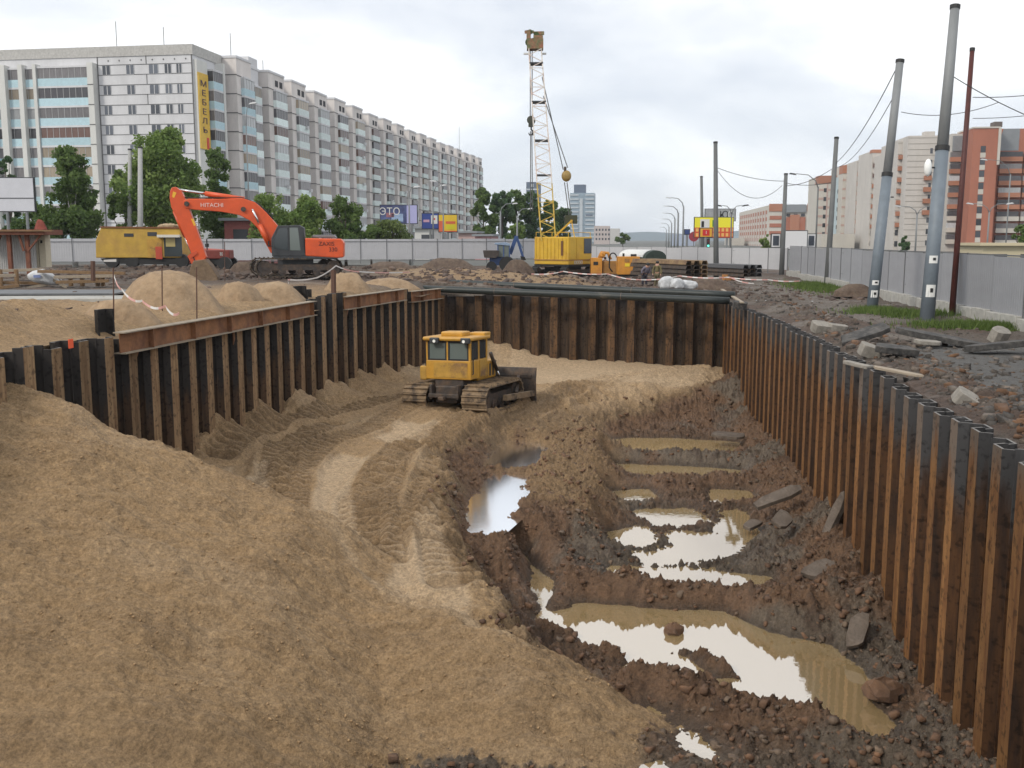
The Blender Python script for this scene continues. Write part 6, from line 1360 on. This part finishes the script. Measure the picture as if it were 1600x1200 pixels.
# ------------------------------------------------------------------ people
def person(loc, H, face, label, parts, pose='stand'):
    """parts: dict of materials jacket, trousers, hat, hair, boots"""
    t = thing('person', label, 'person', loc, face); k = H / 1.75
    J = {'pel': (0, 0, .93), 'ch': (.02, 0, 1.22), 'nk': (.02, 0, 1.46), 'hd': (.03, 0, 1.60), 'shl': (.02, .18, 1.40), 'shr': (.02, -.18, 1.40), 'hpl': (0, .09, .88), 'hpr': (0, -.09, .88), 'knl': (.05, .11, .48), 'knr': (.0, -.11, .48), 'anl': (0, .12, .08), 'anr': (-.02, -.12, .08), 'tol': (.14, .13, .03), 'tor': (.12, -.13, .03), 'ell': (.0, .27, 1.12), 'elr': (.02, -.27, 1.12), 'wrl': (.12, .26, .90), 'wrr': (.14, -.24, .92), 'hal': (.15, .25, .82), 'har': (.17, -.23, .84)}
    if pose == 'bend':
        for q in ('ch', 'nk', 'hd', 'shl', 'shr', 'ell', 'elr', 'wrl', 'wrr', 'hal', 'har'):
            x, y, z = J[q]; J[q] = (x + (z - .93) * .55, y, .93 + (z - .93) * .78)
    if pose == 'walk': J['knl'] = (.18, .1, .50); J['anl'] = (.22, .11, .09); J['tol'] = (.36, .12, .06); J['anr'] = (-.22, -.11, .12); J['tor'] = (-.10, -.12, .03); J['knr'] = (-.04, -.1, .47)
    J = {a: tuple(c * k for c in b) for a, b in J.items()}
    def skin(name, chain, rad, mt, sub=1):
        names = list(dict.fromkeys([a for e_ in chain for a in e_])); me = bpy.data.meshes.new(name); me.from_pydata([J[a] for a in names], [(names.index(a), names.index(b)) for a, b in chain], []); o = bpy.data.objects.new(name, me); COL.objects.link(o); o.parent = t; me.materials.append(mt)
        sk = o.modifiers.new('skin', 'SKIN'); sk.use_smooth_shade = True
        for i, a in enumerate(names): sv = me.skin_vertices[0].data[i]; r_ = rad[a] * k; sv.radius = (r_, r_); sv.use_root = (a == names[0])
        ss = o.modifiers.new('sub', 'SUBSURF'); ss.levels = sub; ss.render_levels = sub; return o
    full = [('pel', 'ch'), ('ch', 'nk'), ('nk', 'hd'), ('nk', 'shl'), ('nk', 'shr'), ('shl', 'ell'), ('ell', 'wrl'), ('wrl', 'hal'), ('shr', 'elr'), ('elr', 'wrr'), ('wrr', 'har'), ('pel', 'hpl'), ('pel', 'hpr'), ('hpl', 'knl'), ('knl', 'anl'), ('anl', 'tol'), ('hpr', 'knr'), ('knr', 'anr'), ('anr', 'tor')]
    rad = dict(pel=.13, ch=.14, nk=.06, hd=.10, shl=.06, shr=.06, hpl=.09, hpr=.09, knl=.06, knr=.06, anl=.045, anr=.045, tol=.035, tor=.035, ell=.045, elr=.045, wrl=.033, wrr=.033, hal=.035, har=.035)
    skin('body', full, rad, SKIN)
    skin('jacket', full[0:2] + full[3:7] + full[8:10], {**{a: b + .028 for a, b in rad.items()}, 'nk': .07}, parts['jacket']); skin('trousers', full[11:15] + full[16:18], {a: b + .024 for a, b in rad.items()}, parts['trousers'])
    h = J['hd']
    if 'hat' in parts: MB().sphere((h[0], h[1], h[2] + .07 * k), .135 * k, 10, 6, (1.1, 1, .75)).b2(h[0] - .02, h[0] + .2 * k, -.09 * k, .09 * k, h[2] + .05 * k, h[2] + .065 * k).build('hard_hat', parts['hat'], t, smooth=True)
    else: MB().sphere((h[0] - .02, h[1], h[2] + .05 * k), .12 * k, 10, 6, (1, .95, .85)).build('hair', BK, t, smooth=True)
    for s in ('l', 'r'): a = J['an' + s]; b = J['to' + s]; MB().box(((a[0] + b[0]) / 2, a[1], .05 * k), (.3 * k, .12 * k, .1 * k), taper=.8).build('boot', BK, t, bevel=.02)
    return t
def pm(n, c): return mat(n, c, .9, var=.15, vscale=6)
def at_px(px, py, H, ph):   # distance from apparent height ph in px
    D = H * F / ph; z = EYE - (py - 374) / F * D; return foot(px, D, z)
person(at_px(245, 413, 1.7, 25), 1.7, R(200), 'worker in pale grey clothes and a white hard hat before the old yellow crane', dict(jacket=pm('pale_jacket', (.38, .42, .40)), trousers=pm('grey_trousers', (.25, .28, .27)), hat=WH), 'walk')
person(at_px(946, 435, 1.75, 34), 1.75, R(-80), 'person in black clothes standing between the crane and the orange power unit', dict(jacket=pm('black_jacket', (.02, .02, .024)), trousers=pm('black_trousers', (.018, .018, .02))))
person(at_px(1008, 451, 1.75, 45), 1.75, R(-60), 'worker in a grey violet jacket and dark trousers behind the pipes', dict(jacket=pm('violet_grey_jacket', (.16, .15, .19)), trousers=pm('dark_trousers', (.03, .028, .04))), 'bend')
person(at_px(1028, 451, 1.75, 44), 1.75, R(-110), 'worker in olive clothes beside the one in the grey violet jacket', dict(jacket=pm('olive_jacket', (.13, .11, .05)), trousers=pm('olive_trousers', (.10, .085, .045))))
person(at_px(312, 408, 1.75, 34), 1.75, R(-100), 'person in a dark violet jacket standing behind the excavator arm', dict(jacket=pm('violet_jacket', (.05, .045, .11)), trousers=pm('navy_trousers', (.03, .03, .05))))
# ------------------------------------------------------------------ site objects
# stacks of sheet piles
def pstack(px0, px1, D, pyb, rows, w_, label, mt, ang_, Ln, name='pile_stack', cat='pile stack', prow=3):
    a = foot(px0, D, EYE - (pyb - 374) / F * D); t = thing(name, label, cat, a, ang_)
    for j in range(rows):
        for i in range(prow):
            mb = MB(); pr_ = [(0, 0), (.04, 0), (.12, .24), (w_ - .12, .24), (w_ - .04, 0), (w_, 0), (w_, .03), (w_ - .03, .03), (w_ - .1, .27), (.1, .27), (.03, .03), (0, .03)]
            mb.prism([(y + i * (w_ + .04), z + j * .29) for y, z in pr_], 0, Ln + rng.uniform(-.3, .3), 'x'); mb.build('sheet_pile', mt if j == rows - 1 or i == 0 else STL, t)
    return t
DT = mat('dusty_brown_pile', (.26, .18, .09), .85, var=.25, vscale=1.5, col2=(.14, .08, .05))
pstack(1108, 0, 66, 434, 4, .55, 'long stack of brown sheet piles lying beyond the pit, ends towards the viewer', DT, R(180 - 62), 7.5)
pstack(1193, 0, 72, 432, 3, .55, 'lower stack of dark grey sheet piles near the right fence', mat('dark_grey_pile', (.07, .07, .075), .6, var=.3), R(180 - 58), 5.5)
ob = thing('timber_block', 'short orange brown timber block at the foot of the upright grey pole', 'timber block', G(1129, 438, .05), PSI); MB().b2(0, 1.05, -.3, .3, 0, .42).build('block', mat('orange_timber', (.42, .19, .06), .8, var=.2), ob, bevel=.02); MB().b2(1.05, 1.5, -.28, .28, .0, .38).build('end_cap', BK, ob)
# sacks near the pipes
SKM = mat('white_sack', (.48, .49, .50), .7, var=.25, vscale=2.5, bump=.6, bscale=7)
def sack(px, D, pyb, sx, sy, sz, label, seed, g='white sacks by the pipes', z=None, rz=0):
    rg = random.Random(seed); mb = MB(); mb.sphere((0, 0, 0), 1, 18, 12, (1, 1, 1), .0, rg); mb.v = [(math.copysign(abs(x) ** .55, x) * sx / 2 * (1 + .12 * math.sin(z_ * 5 + y * 4 + seed)) + rg.uniform(-.03, .03), math.copysign(abs(y) ** .55, y) * sy / 2 + rg.uniform(-.03, .03), (math.copysign(abs(z_) ** .6, z_) * .5 + .5 + .10 * math.sin(x * 4 + seed) * (z_ > 0)) * sz * .8 + rg.uniform(-.03, .03)) for x, y, z_ in mb.v]
    a = foot(px, D, EYE - (pyb - 374) / F * D if z is None else z); o = mb.build('sack', SKM, None, smooth=True); o.location = a; o.rotation_euler = (0, 0, PSI + rz); tag(o, label, 'sack', g); s_ = o.modifiers.new('sub', 'SUBSURF'); s_.levels = 1; s_.render_levels = 1; return o
sack(1043, 56, 452, .9, .7, .85, 'tallest crumpled white sack beside the olive worker', 1); sack(1060, 55.5, 452, .75, .6, .7, 'white sack in the middle of the three by the pipes', 2, rz=.5); sack(1078, 56, 452, .95, .7, .62, 'widest white sack at the right of the three by the pipes', 3)
for (px, D, py, s_, lb) in ((1094, 56, 452, .9, 'small sandy heap right of the white sacks'), (1057, 54.5, 454, .6, 'tiny sandy heap before the white sacks')):
    pass
# heaps of sand and soil on the upper ground
def heap(name, px, D, wpx, hpx, pyb, mt, label, seed, asp=.8, cat='sand heap', flat=0.0, n=44):
    s_ = F / D; W = wpx / s_ / 2; Hh = hpx / s_; zb = EYE - (pyb - 374) / s_; t = np.linspace(-1.15, 1.15, n); A, B_ = np.meshgrid(t, t); r_ = np.sqrt(A * A + B_ * B_); an = np.arctan2(B_, A)
    rr = r_ * (1 + .16 * fbm(np.cos(an) * 1.5 + seed, np.sin(an) * 1.5, 2, seed)); prof = np.clip(1 - rr, 0, 1); z = Hh * np.where(prof > 0, .98 - np.log(np.exp(-7 * (prof * 1.75 - .02)) + np.exp(-7 * .98)) / -7 * -1 - .98 + 0, 0)
    z = z * (1 + .0) + .05 * fbm(A * 3 + seed, B_ * 3, 4, seed) * (prof > 0) * Hh + .03 * Hh * fbm(A * 9, B_ * 9, 2, seed + 3); z = np.where(prof <= 0, -.25, z)
    X = A * W; Y = B_ * W * asp; co = [(float(x), float(y), float(q)) for x, y, q in zip(X.ravel(), Y.ravel(), z.ravel())]; fs = [(j * n + i, j * n + i + 1, (j + 1) * n + i + 1, (j + 1) * n + i) for j in range(n - 1) for i in range(n - 1)]
    mb = MB(); mb.v = co; mb.f = fs; mb.mi = [0] * len(fs); o = mb.build(name, mt, None, smooth=True); o.location = foot(px, D, zb); tag(o, label, cat, None); return o
SM = mat('heap_sand', (.33, .235, .145), .95, var=.2, vscale=2.0, col2=(.25, .17, .10), bump=.9, bscale=12); SOM = mat('heap_soil', (.13, .095, .07), .95, var=.35, vscale=2, col2=(.08, .055, .042), bump=.9, bscale=9)
heap('sand_heap', 258, 31.5, 190, 78, 500, SM, 'large pale sand heap above the long steel beam on the left', 3, .9)
heap('sand_heap', 178, 27, 150, 40, 508, SM, 'low tongue of sand sloping left from the large heap', 4, .6)
heap('sand_heap', 368, 35, 90, 42, 482, SM, 'pointed small sand heap right of the large one', 5, .8)
heap('sand_heap', 425, 36.5, 120, 34, 474, SM, 'low uneven sand heap above the right end of the long beam', 6, .7)
heap('sand_heap', 540, 43.5, 90, 34, 460, SM, 'small sand heap beside the dark stub between the beams', 7, .7)
heap('sand_heap', 605, 48, 110, 18, 452, SM, 'flat sandy spread above the second beam', 8, .7)
heap('soil_heap', 610, 62, 120, 22, 430, SOM, 'brown soil bank right of the excavator tracks', 11, .5, 'soil heap'); heap('soil_heap', 700, 70, 110, 22, 425, SOM, 'brown soil bank between the excavator and the blue tractor', 12, .5, 'soil heap'); heap('soil_heap', 808, 76, 50, 20, 425, SOM, 'soil heap behind the blue tractor', 13, .6, 'soil heap')
heap('soil_heap', 380, 60, 60, 22, 430, SOM, 'small soil heap between the bucket and the excavator tracks', 14, .6, 'soil heap'); heap('soil_heap', 1110, 58, 90, 16, 450, SOM, 'dark soil mound right of the white sacks', 15, .6, 'soil heap'); heap('soil_heap', 1340, 52, 60, 12, 455, SOM, 'dark soil mound at the foot of the left leaning pole', 16, .6, 'soil heap')
# timber shed on the left
DS = 50; sh = thing('timber_shed', 'open brown timber canopy over pale corrugated sheets at the left edge', 'shed', foot(30, DS, EYE - (418 - 374) / (F / DS)), PSI); q = F / DS
RWD = mat('red_brown_wood', (.16, .06, .035), .85, var=.3, vscale=2); SW = mat('corrugated_sheet', (.42, .42, .41), .7, var=.1)
def sq(px, py): return ((px - 30) / q, (418 - py) / q)
MB().b2(sq(-40, 0)[0], sq(82, 0)[0], -.9, 1.2, sq(0, 367)[1], sq(0, 359)[1]).build('roof', RWD, sh)
MB().b2(sq(-40, 0)[0], sq(96, 0)[0], -1.0, -.8, sq(0, 362)[1], sq(0, 360)[1]).build('roof_plank', WB, sh)
for px in (-20, 22, 50): MB().b2(sq(px, 0)[0] - .09, sq(px, 0)[0] + .09, -.6, -.42, -.3, sq(0, 367)[1]).build('post', RWD, sh)
for (a, b) in (((0, 390), (12, 368)), ((52, 392), (74, 367)), ((46, 392), (40, 368))): MB().bar((sq(*a)[0], -.65, sq(*a)[1]), (sq(*b)[0], -.65, sq(*b)[1]), .1, .08).build('brace', RWD, sh)
wv_ = MB(); nx_ = 50
vs = [(sq(-40, 0)[0] + (sq(48, 0)[0] - sq(-40, 0)[0]) * i / nx_, .5 + .03 * (i % 2), z) for z in (-.3, sq(0, 367)[1]) for i in range(nx_ + 1)]; wv_.add(vs, [(i, i + 1, nx_ + 2 + i, nx_ + 1 + i) for i in range(nx_)]); wv_.build('sheet_wall', SW, sh)
cb2 = thing('site_cabinet', 'pale cream cabinet with a small dark mark beside the timber shed', 'cabinet', foot(64, DS + 1, sh.location.z), PSI); cbb = MB().b2(-.33, .33, -.3, .3, 0, sq(0, 366)[1]).build('box', mat('cream_cabinet', (.50, .45, .34), .7, var=.1), cb2); MB().b2(.1, .2, -.32, -.3, 1.2, 1.35).build('mark', BK, cbb); MB().b2(-.01, .01, -.31, -.3, 0, 1.5).build('seam', STL, cbb)
oo = heap('rust_heap', 64, DS, 22, 16, 358, mat('rust_red', (.20, .05, .035), .9, var=.3), 'small rust red pile lying on the shed roof', 22, .5, 'pile'); oo.location.z = sh.location.z + sq(0, 359.5)[1]
# timber decking, planks and wrapped sack by the shed
tb = MB(); rgp = random.Random(9)
pk = [((-30, 424), (70, 421)), ((-30, 441), (100, 443)), ((20, 455), (90, 441)), ((60, 424), (195, 427)), ((85, 433), (180, 431)), ((88, 441), (170, 439)), ((-30, 432), (24, 430)), ((-20, 452), (30, 446))]
for i, (a, b) in enumerate(pk):
    p0 = P(a[0], a[1], 46 - i * .3); p1 = P(b[0], b[1], 46.5 - i * .3); r_ = board(p0, p1, .3, .12, WB if i % 2 else WD, ['long upper timber beam before the shed', 'lowest yellowish timber beam before the shed', 'timber beam slanting by the wrapped bundle', 'thin long plank right of the wrapped bundle', 'stacked plank below the thin long plank', 'bottom plank of the stack before the yellow crane', 'short timber before the shed posts', 'short slanting timber at the left edge'][i], 'planks and beams around the timber shed')
for i, px in enumerate((25, 0, 110, 128, 152, 160)): p0 = P(px, 421 if px < 50 else 430, 45.5); board(p0, p0 - Vector((0, 0, .75 if px < 50 else .5)), .14, .14, WB, ['upright timber leg under the long beam', 'upright timber leg at the left edge', 'first short prop under the plank stack', 'second short prop under the plank stack', 'third short prop under the plank stack', 'fourth short prop under the plank stack'][i], 'upright timbers by the shed')
wb = thing('wrapped_bundle', 'white wrapped bundle with blue print slumped on the timber by the shed', 'bundle', P(68, 432, 45.6), PSI + .2)
mbw = MB().sphere((0, 0, 0), .5, 16, 10, (1.35, .6, .62), .12, random.Random(5)); mbw.v = [(x, y, z - .35 * max(0, x)) for x, y, z in mbw.v]; o = mbw.build('sheet_wrap', SKM, wb, smooth=True); s_ = o.modifiers.new('sub', 'SUBSURF'); s_.levels = 1; s_.render_levels = 1
MB().bar((.35, -.1, -.1), (1.05, -.3, -.5), .12, .12).build('stick', WD, wb); MB().box((-.2, -.31, .02), (.3, .02, .12)).build('blue_print', mat('faded_blue', (.2, .25, .45), .8), wb)
dk = thing('steel_plate', 'flat dark grey steel plate lying in front of the timber beams', 'plate', G(90, 458, .95), PSI + R(3)); MB().b2(-3.6, 2.6, -1.4, 1.6, .0, .06).build('plate', mat('plate_grey', (.12, .125, .13), .6, var=.25, vscale=1), dk)
fp = thing('concrete_slab', 'long grey concrete slab under the timbers before the left sand heaps', 'slab', G(70, 470, .80), PSI + R(5)); MB().b2(-4.5, 3.4, -1.2, .8, 0, .14).build('slab', CB, fp, bevel=.02)
# rods and barrier tape
TPR = mat('tape_stripes', (.62, .42, .40), .5)
def tapem():
    mt = bpy.data.materials.new('barrier_tape'); mt.use_nodes = True; nt = mt.node_tree; N = nt.nodes; L = nt.links; b = N['Principled BSDF']; tc = N.new('ShaderNodeTexCoord'); wv = N.new('ShaderNodeTexWave'); wv.inputs['Scale'].default_value = .55; wv.bands_direction = 'X'
    L.new(tc.outputs['Object'], wv.inputs[0]); r_ = N.new('ShaderNodeValToRGB'); r_.color_ramp.interpolation = 'CONSTANT'; e = r_.color_ramp.elements; e[0].color = (.62, .60, .58, 1); e[1].position = .5; e[1].color = (.58, .32, .29, 1); L.new(wv.outputs['Fac'], r_.inputs[0]); L.new(r_.outputs[0], b.inputs['Base Color']); return mt
TAPE = tapem()
def tape(pts, label, w_=.06, sag=.12):
    pp_ = [P(*p) for p in pts]; mb = MB(); o0 = pp_[0]; prev = None
    for a, b in zip(pp_[:-1], pp_[1:]):
        for k in range(8):
            f0, f1 = k / 8, (k + 1) / 8; q0 = a.lerp(b, f0) - Vector((0, 0, sag * 4 * f0 * (1 - f0))); q1 = a.lerp(b, f1) - Vector((0, 0, sag * 4 * f1 * (1 - f1))); u_ = Vector((.0, .3 * math.sin(f0 * 5), 1)).normalized() * w_ / 2
            mb.add([q0 - u_ - o0, q1 - u_ - o0, q1 + u_ - o0, q0 + u_ - o0], [(0, 1, 2, 3)])
    o = mb.build('barrier_tape', TAPE); o.location = o0; tag(o, label, 'barrier tape', 'red and white barrier tapes'); so_ = o.modifiers.new('s', 'SOLIDIFY'); so_.thickness = .004; return o
tape([(176, 424, 27), (190, 452, 26.6), (222, 470, 26), (258, 478, 25.5), (280, 489, 25)], 'tape sagging over the left flank of the large sand heap')
tape([(276, 488, 31), (330, 478, 34), (350, 475, 35)], 'short tape on the ground above the long beam', sag=.05)
tape([(452, 452, 39), (450, 437, 41), (495, 434, 44), (525, 415, 47), (555, 424, 49), (640, 425, 56)], 'tape rising past the excavator tracks', sag=.05)
tape([(770, 430, 62), (830, 428, 60), (880, 424, 60), (950, 428, 59), (1000, 437, 57), (1062, 431, 57), (1140, 433, 56), (1178, 443, 54)], 'long tape hanging across the far end in front of the crane', sag=.08)
tape([(1135, 433, 56), (1200, 437, 55), (1250, 439, 55)], 'tape end running right toward the fence', sag=.05)
RDM = mat('rusty_rod', (.09, .045, .03), .8)
for i, (px, py, ph, D, lb) in enumerate(((177, 500, 82, 26.5, 'thin steel rod holding the tape on the left'), (253, 480, 62, 30, 'thin rod standing on top of the large sand heap'), (307, 492, 75, 29.5, 'thin rod at the right foot of the large sand heap'), (145, 428, 20, 44, 'short thick rusty post before the fence'), (351, 438, 60, 52, 'slim rusty rod left of the excavator tracks'), (521, 448, 26, 42, 'thick rusty stake by the sand heap between the beams'))):
    b = P(px, py, D); t = P(px, py - ph, D); o = MB().tube([(0, 0, -.3), t - b], .02 if i not in (3, 5) else .11, 6).build('steel_rod', RDM); o.location = b; tag(o, lb, 'rod', 'steel rods around the pit')
# gravel patch & asphalt slabs on the right, broken slabs in the pit
def slab(px, py, z, w_, d_, t_, rot, mt, label, name='asphalt_slab', cat='asphalt slab', seed=0, g=None):
    rg = random.Random(seed); n = 9; poly = [((w_ / 2) * (math.copysign(abs(math.cos(a)) ** .6, math.cos(a))) * rg.uniform(.72, 1.05), (d_ / 2) * math.copysign(abs(math.sin(a)) ** .6, math.sin(a)) * rg.uniform(.72, 1.05)) for a in [2 * math.pi * k / n for k in range(n)]]
    mb = MB(); mb.prism(poly, -t_ / 2, t_ / 2, 'z'); o = mb.build(name, mt, None, bevel=.012); o.location = G(px, py, z); o.rotation_euler = rot; tag(o, label, cat, g); return o
ASM = mat('asphalt_chunk', (.05, .048, .046), .9, var=.5, vscale=4, col2=(.11, .10, .09), c2=.6, bump=1, bscale=14); CONC = mat('broken_concrete', (.25, .23, .20), .9, var=.25, vscale=3, bump=.7, bscale=12)
slab(1352, 522, .35, 1.9, .7, .14, (R(8), R(-16), R(25)), ASM, 'long dark asphalt slab tilted over the rubble left of the grey patch', seed=1); slab(1468, 528, .32, 2.6, .7, .16, (R(4), R(10), R(-8)), ASM, 'longest black asphalt slab below the thickest pole', seed=2)
slab(1400, 546, .28, 1.3, .6, .16, (R(10), R(6), R(20)), ASM, 'black asphalt slab in the middle of the rubble', seed=3); slab(1560, 540, .3, 1.8, .7, .16, (R(-5), R(-6), R(10)), ASM, 'black asphalt slab at the right edge before the grass', seed=4)
slab(1562, 524, .3, .7, .5, .35, (R(25), 0, R(40)), CONC, 'pale boulder of concrete by the grass at right', 'concrete_chunk', 'concrete chunk', 5); slab(1511, 625, .1, .6, .4, .25, (R(20), R(30), 0), CONC, 'pale angular concrete chunk at the top of the right piles', 'concrete_chunk', 'concrete chunk', 6)
slab(1358, 548, .2, .7, .5, .3, (R(10), R(20), 0), CONC, 'pale concrete chunk among rubble left of the black slab', 'concrete_chunk', 'concrete chunk', 7); slab(1285, 512, .2, .8, .5, .3, (R(20), R(10), 0), CONC, 'pale concrete chunk on the edge of the far right piles', 'concrete_chunk', 'concrete chunk', 8); slab(1450, 535, .25, .8, .5, .1, (R(3), R(4), 0), CONC, 'flat white concrete piece on the longest black slab', 'concrete_chunk', 'concrete chunk', 9)
slab(1310, 512, .2, .8, .4, .2, (R(10), R(6), R(30)), CONC, 'second pale chunk right of the one on the pile edge', 'concrete_chunk', 'concrete chunk', 12); slab(1157, 477, .2, .7, .5, .3, (R(10), R(8), 0), ASM, 'dark lump at the right corner of the pipes', seed=13); slab(1340, 570, .15, .9, .25, .08, (0, R(5), R(-50)), CONC, 'thin pale plank of concrete along the pile tops', 'concrete_chunk', 'concrete chunk', 14); slab(1400, 580, .22, 1.3, .25, .06, (0, R(3), R(-50)), WD, 'pale board lying along the pile tops', 'timber_scrap', 'board', 15)
SLB = mat('muddy_slab', (.15, .12, .095), .85, var=.4, vscale=3, col2=(.08, .06, .045), bump=.7, bscale=10)
sl_ = [(1218, 775, -4.0, 1.5, .5, .12, (R(15), R(-20), R(20)), 'long muddy concrete slab leaning up the rubble slope'), (1140, 680, -4.5, 1.6, .8, .1, (R(5), R(3), 0), 'flat muddy slab right of the upper brown puddle'), (1150, 745, -4.75, 1.0, .5, .1, (R(4), R(6), R(20)), 'flat grey slab at the end of the second brown puddle'), (1303, 810, -3.9, 1.6, .3, .15, (R(10), R(-65), R(20)), 'tall narrow reddish slab leaning on the right piles'), (1222, 812, -4.1, .8, .5, .1, (R(20), R(-15), R(60)), 'muddy slab below the long leaning one'), (1280, 890, -4.5, .9, .5, .12, (R(10), R(-15), R(30)), 'muddy slab near the foot of the middle right piles'), (1380, 1080, -4.7, .6, .5, .4, (R(20), R(20), R(10)), 'largest brown boulder at the right end of the big puddle'), (1052, 985, -4.9, .42, .35, .35, (0, 0, 0), 'single brown clod standing in the big puddle'), (1170, 640, -4.1, 1.2, .5, .12, (R(10), R(-50), R(10)), 'brown slab propped against the far right piles'), (1175, 820, -4.7, .7, .4, .1, (R(8), R(-10), R(50)), 'small flat slab beside the scattered puddles'), (1340, 985, -4.5, .9, .4, .12, (R(10), R(-40), R(60)), 'dark slab pressed against the near right piles')]
def boulder(px, py, z, w_, d_, label, seed):
    rg = random.Random(seed); mb = MB().sphere((0, 0, 0), w_ / 2, 9, 6, (1, .8, .75), .26, rg); o = mb.build('clay_boulder', M_CLAY, None); o.location = G(px, py, z); tag(o, label, 'boulder'); return o
for i, a in enumerate(sl_): slab(*a[:7], SLB if i not in (6, 7) else M_CLAY, a[7], 'broken_slab', 'slab', 30 + i) if i not in (6, 7) else boulder(*a[:5], a[7], 30 + i)
# grass tufts
GRS = leaf_mat('grass_blade', (.06, .10, .025), (.16, .22, .06)); 
def grass(name, px, py, z, w_, d_, n, seed, label):
    rg = np.random.RandomState(seed); c = G(px, py, z); x = c.x + rg.normal(0, w_, n); y = c.y + rg.normal(0, d_, n); H = up_height(x[None], y[None])[0][0]; h = rg.uniform(.10, .32, n); a = rg.uniform(0, 6.28, n); dx, dy = np.cos(a) * .02, np.sin(a) * .02; lx, ly = rg.normal(0, .08, n), rg.normal(0, .08, n)
    q = np.stack([np.stack([x - dx, y - dy, H], -1), np.stack([x + dx, y + dy, H], -1), np.stack([x + lx, y + ly, H + h], -1)], 1).reshape(-1, 3); me = bpy.data.meshes.new(name); me.vertices.add(n * 3); me.vertices.foreach_set('co', q.ravel()); me.loops.add(n * 3); me.loops.foreach_set('vertex_index', np.arange(n * 3, dtype=np.int32)); me.polygons.add(n); me.polygons.foreach_set('loop_start', np.arange(0, n * 3, 3, dtype=np.int32)); me.update(calc_edges=True)
    t = rg.uniform(0, 1, n)[:, None]; cc = np.array(GRS['c1'])[None] * (1 - t) + np.array(GRS['c2'])[None] * t; ca = me.color_attributes.new('Col', 'FLOAT_COLOR', 'POINT'); ca.data.foreach_set('color', np.concatenate([np.repeat(cc, 3, 0), np.ones((n * 3, 1))], 1).ravel().astype(np.float32)); me.materials.append(GRS); o = bpy.data.objects.new(name, me); COL.objects.link(o); tag(o, label, 'grass', kind='stuff')
grass('grass', 1280, 450, .05, .9, 3.2, 5000, 1, 'green grass along the foot of the far right fence'); grass('grass', 1410, 492, .05, .9, .9, 3500, 2, 'green grass between the two leaning poles'); grass('grass', 1548, 512, .05, 1.1, .5, 6000, 3, 'bright green grass below the fence at the right edge'); grass('grass', 1365, 487, .05, .4, .5, 900, 4, 'small grass tuft at the foot of the left leaning pole')
# flare mark paint on a left pile: orange spray patch
o = MB().b2(0, .015, -.09, .09, -.1, .1).build('paint_mark', mat('orange_spray', (.75, .10, .03), .6)); 
pl = [ob_ for ob_ in bpy.data.objects if ob_.get('label', '').startswith('wall of dark sheet piles')][0]; q = P(125, 537, 22.1); o.parent = pl; o.location = Vector((lwx(q.y) + .365, q.y, q.z)) - pl.location
# ------------------------------------------------------------------ haze: even air round the whole scene
hz_ = MB().b2(-3300, 3300, -60, 3000, -20, 140).build('haze', None or mat('haze_air', (1, 1, 1)))
hm_ = bpy.data.materials['haze_air']; nt = hm_.node_tree; nt.nodes.clear(); o_ = nt.nodes.new('ShaderNodeOutputMaterial'); pv = nt.nodes.new('ShaderNodeVolumePrincipled'); nt.links.new(pv.outputs[0], o_.inputs['Volume'])
pv.inputs['Color'].default_value = (.86, .92, 1.0, 1); pv.inputs['Density'].default_value = .00018; pv.inputs['Anisotropy'].default_value = .2
tag(hz_, kind='stuff')
scene.cycles.volume_bounces = 0; scene.cycles.volume_step_rate = 4; scene.cycles.volume_max_steps = 64
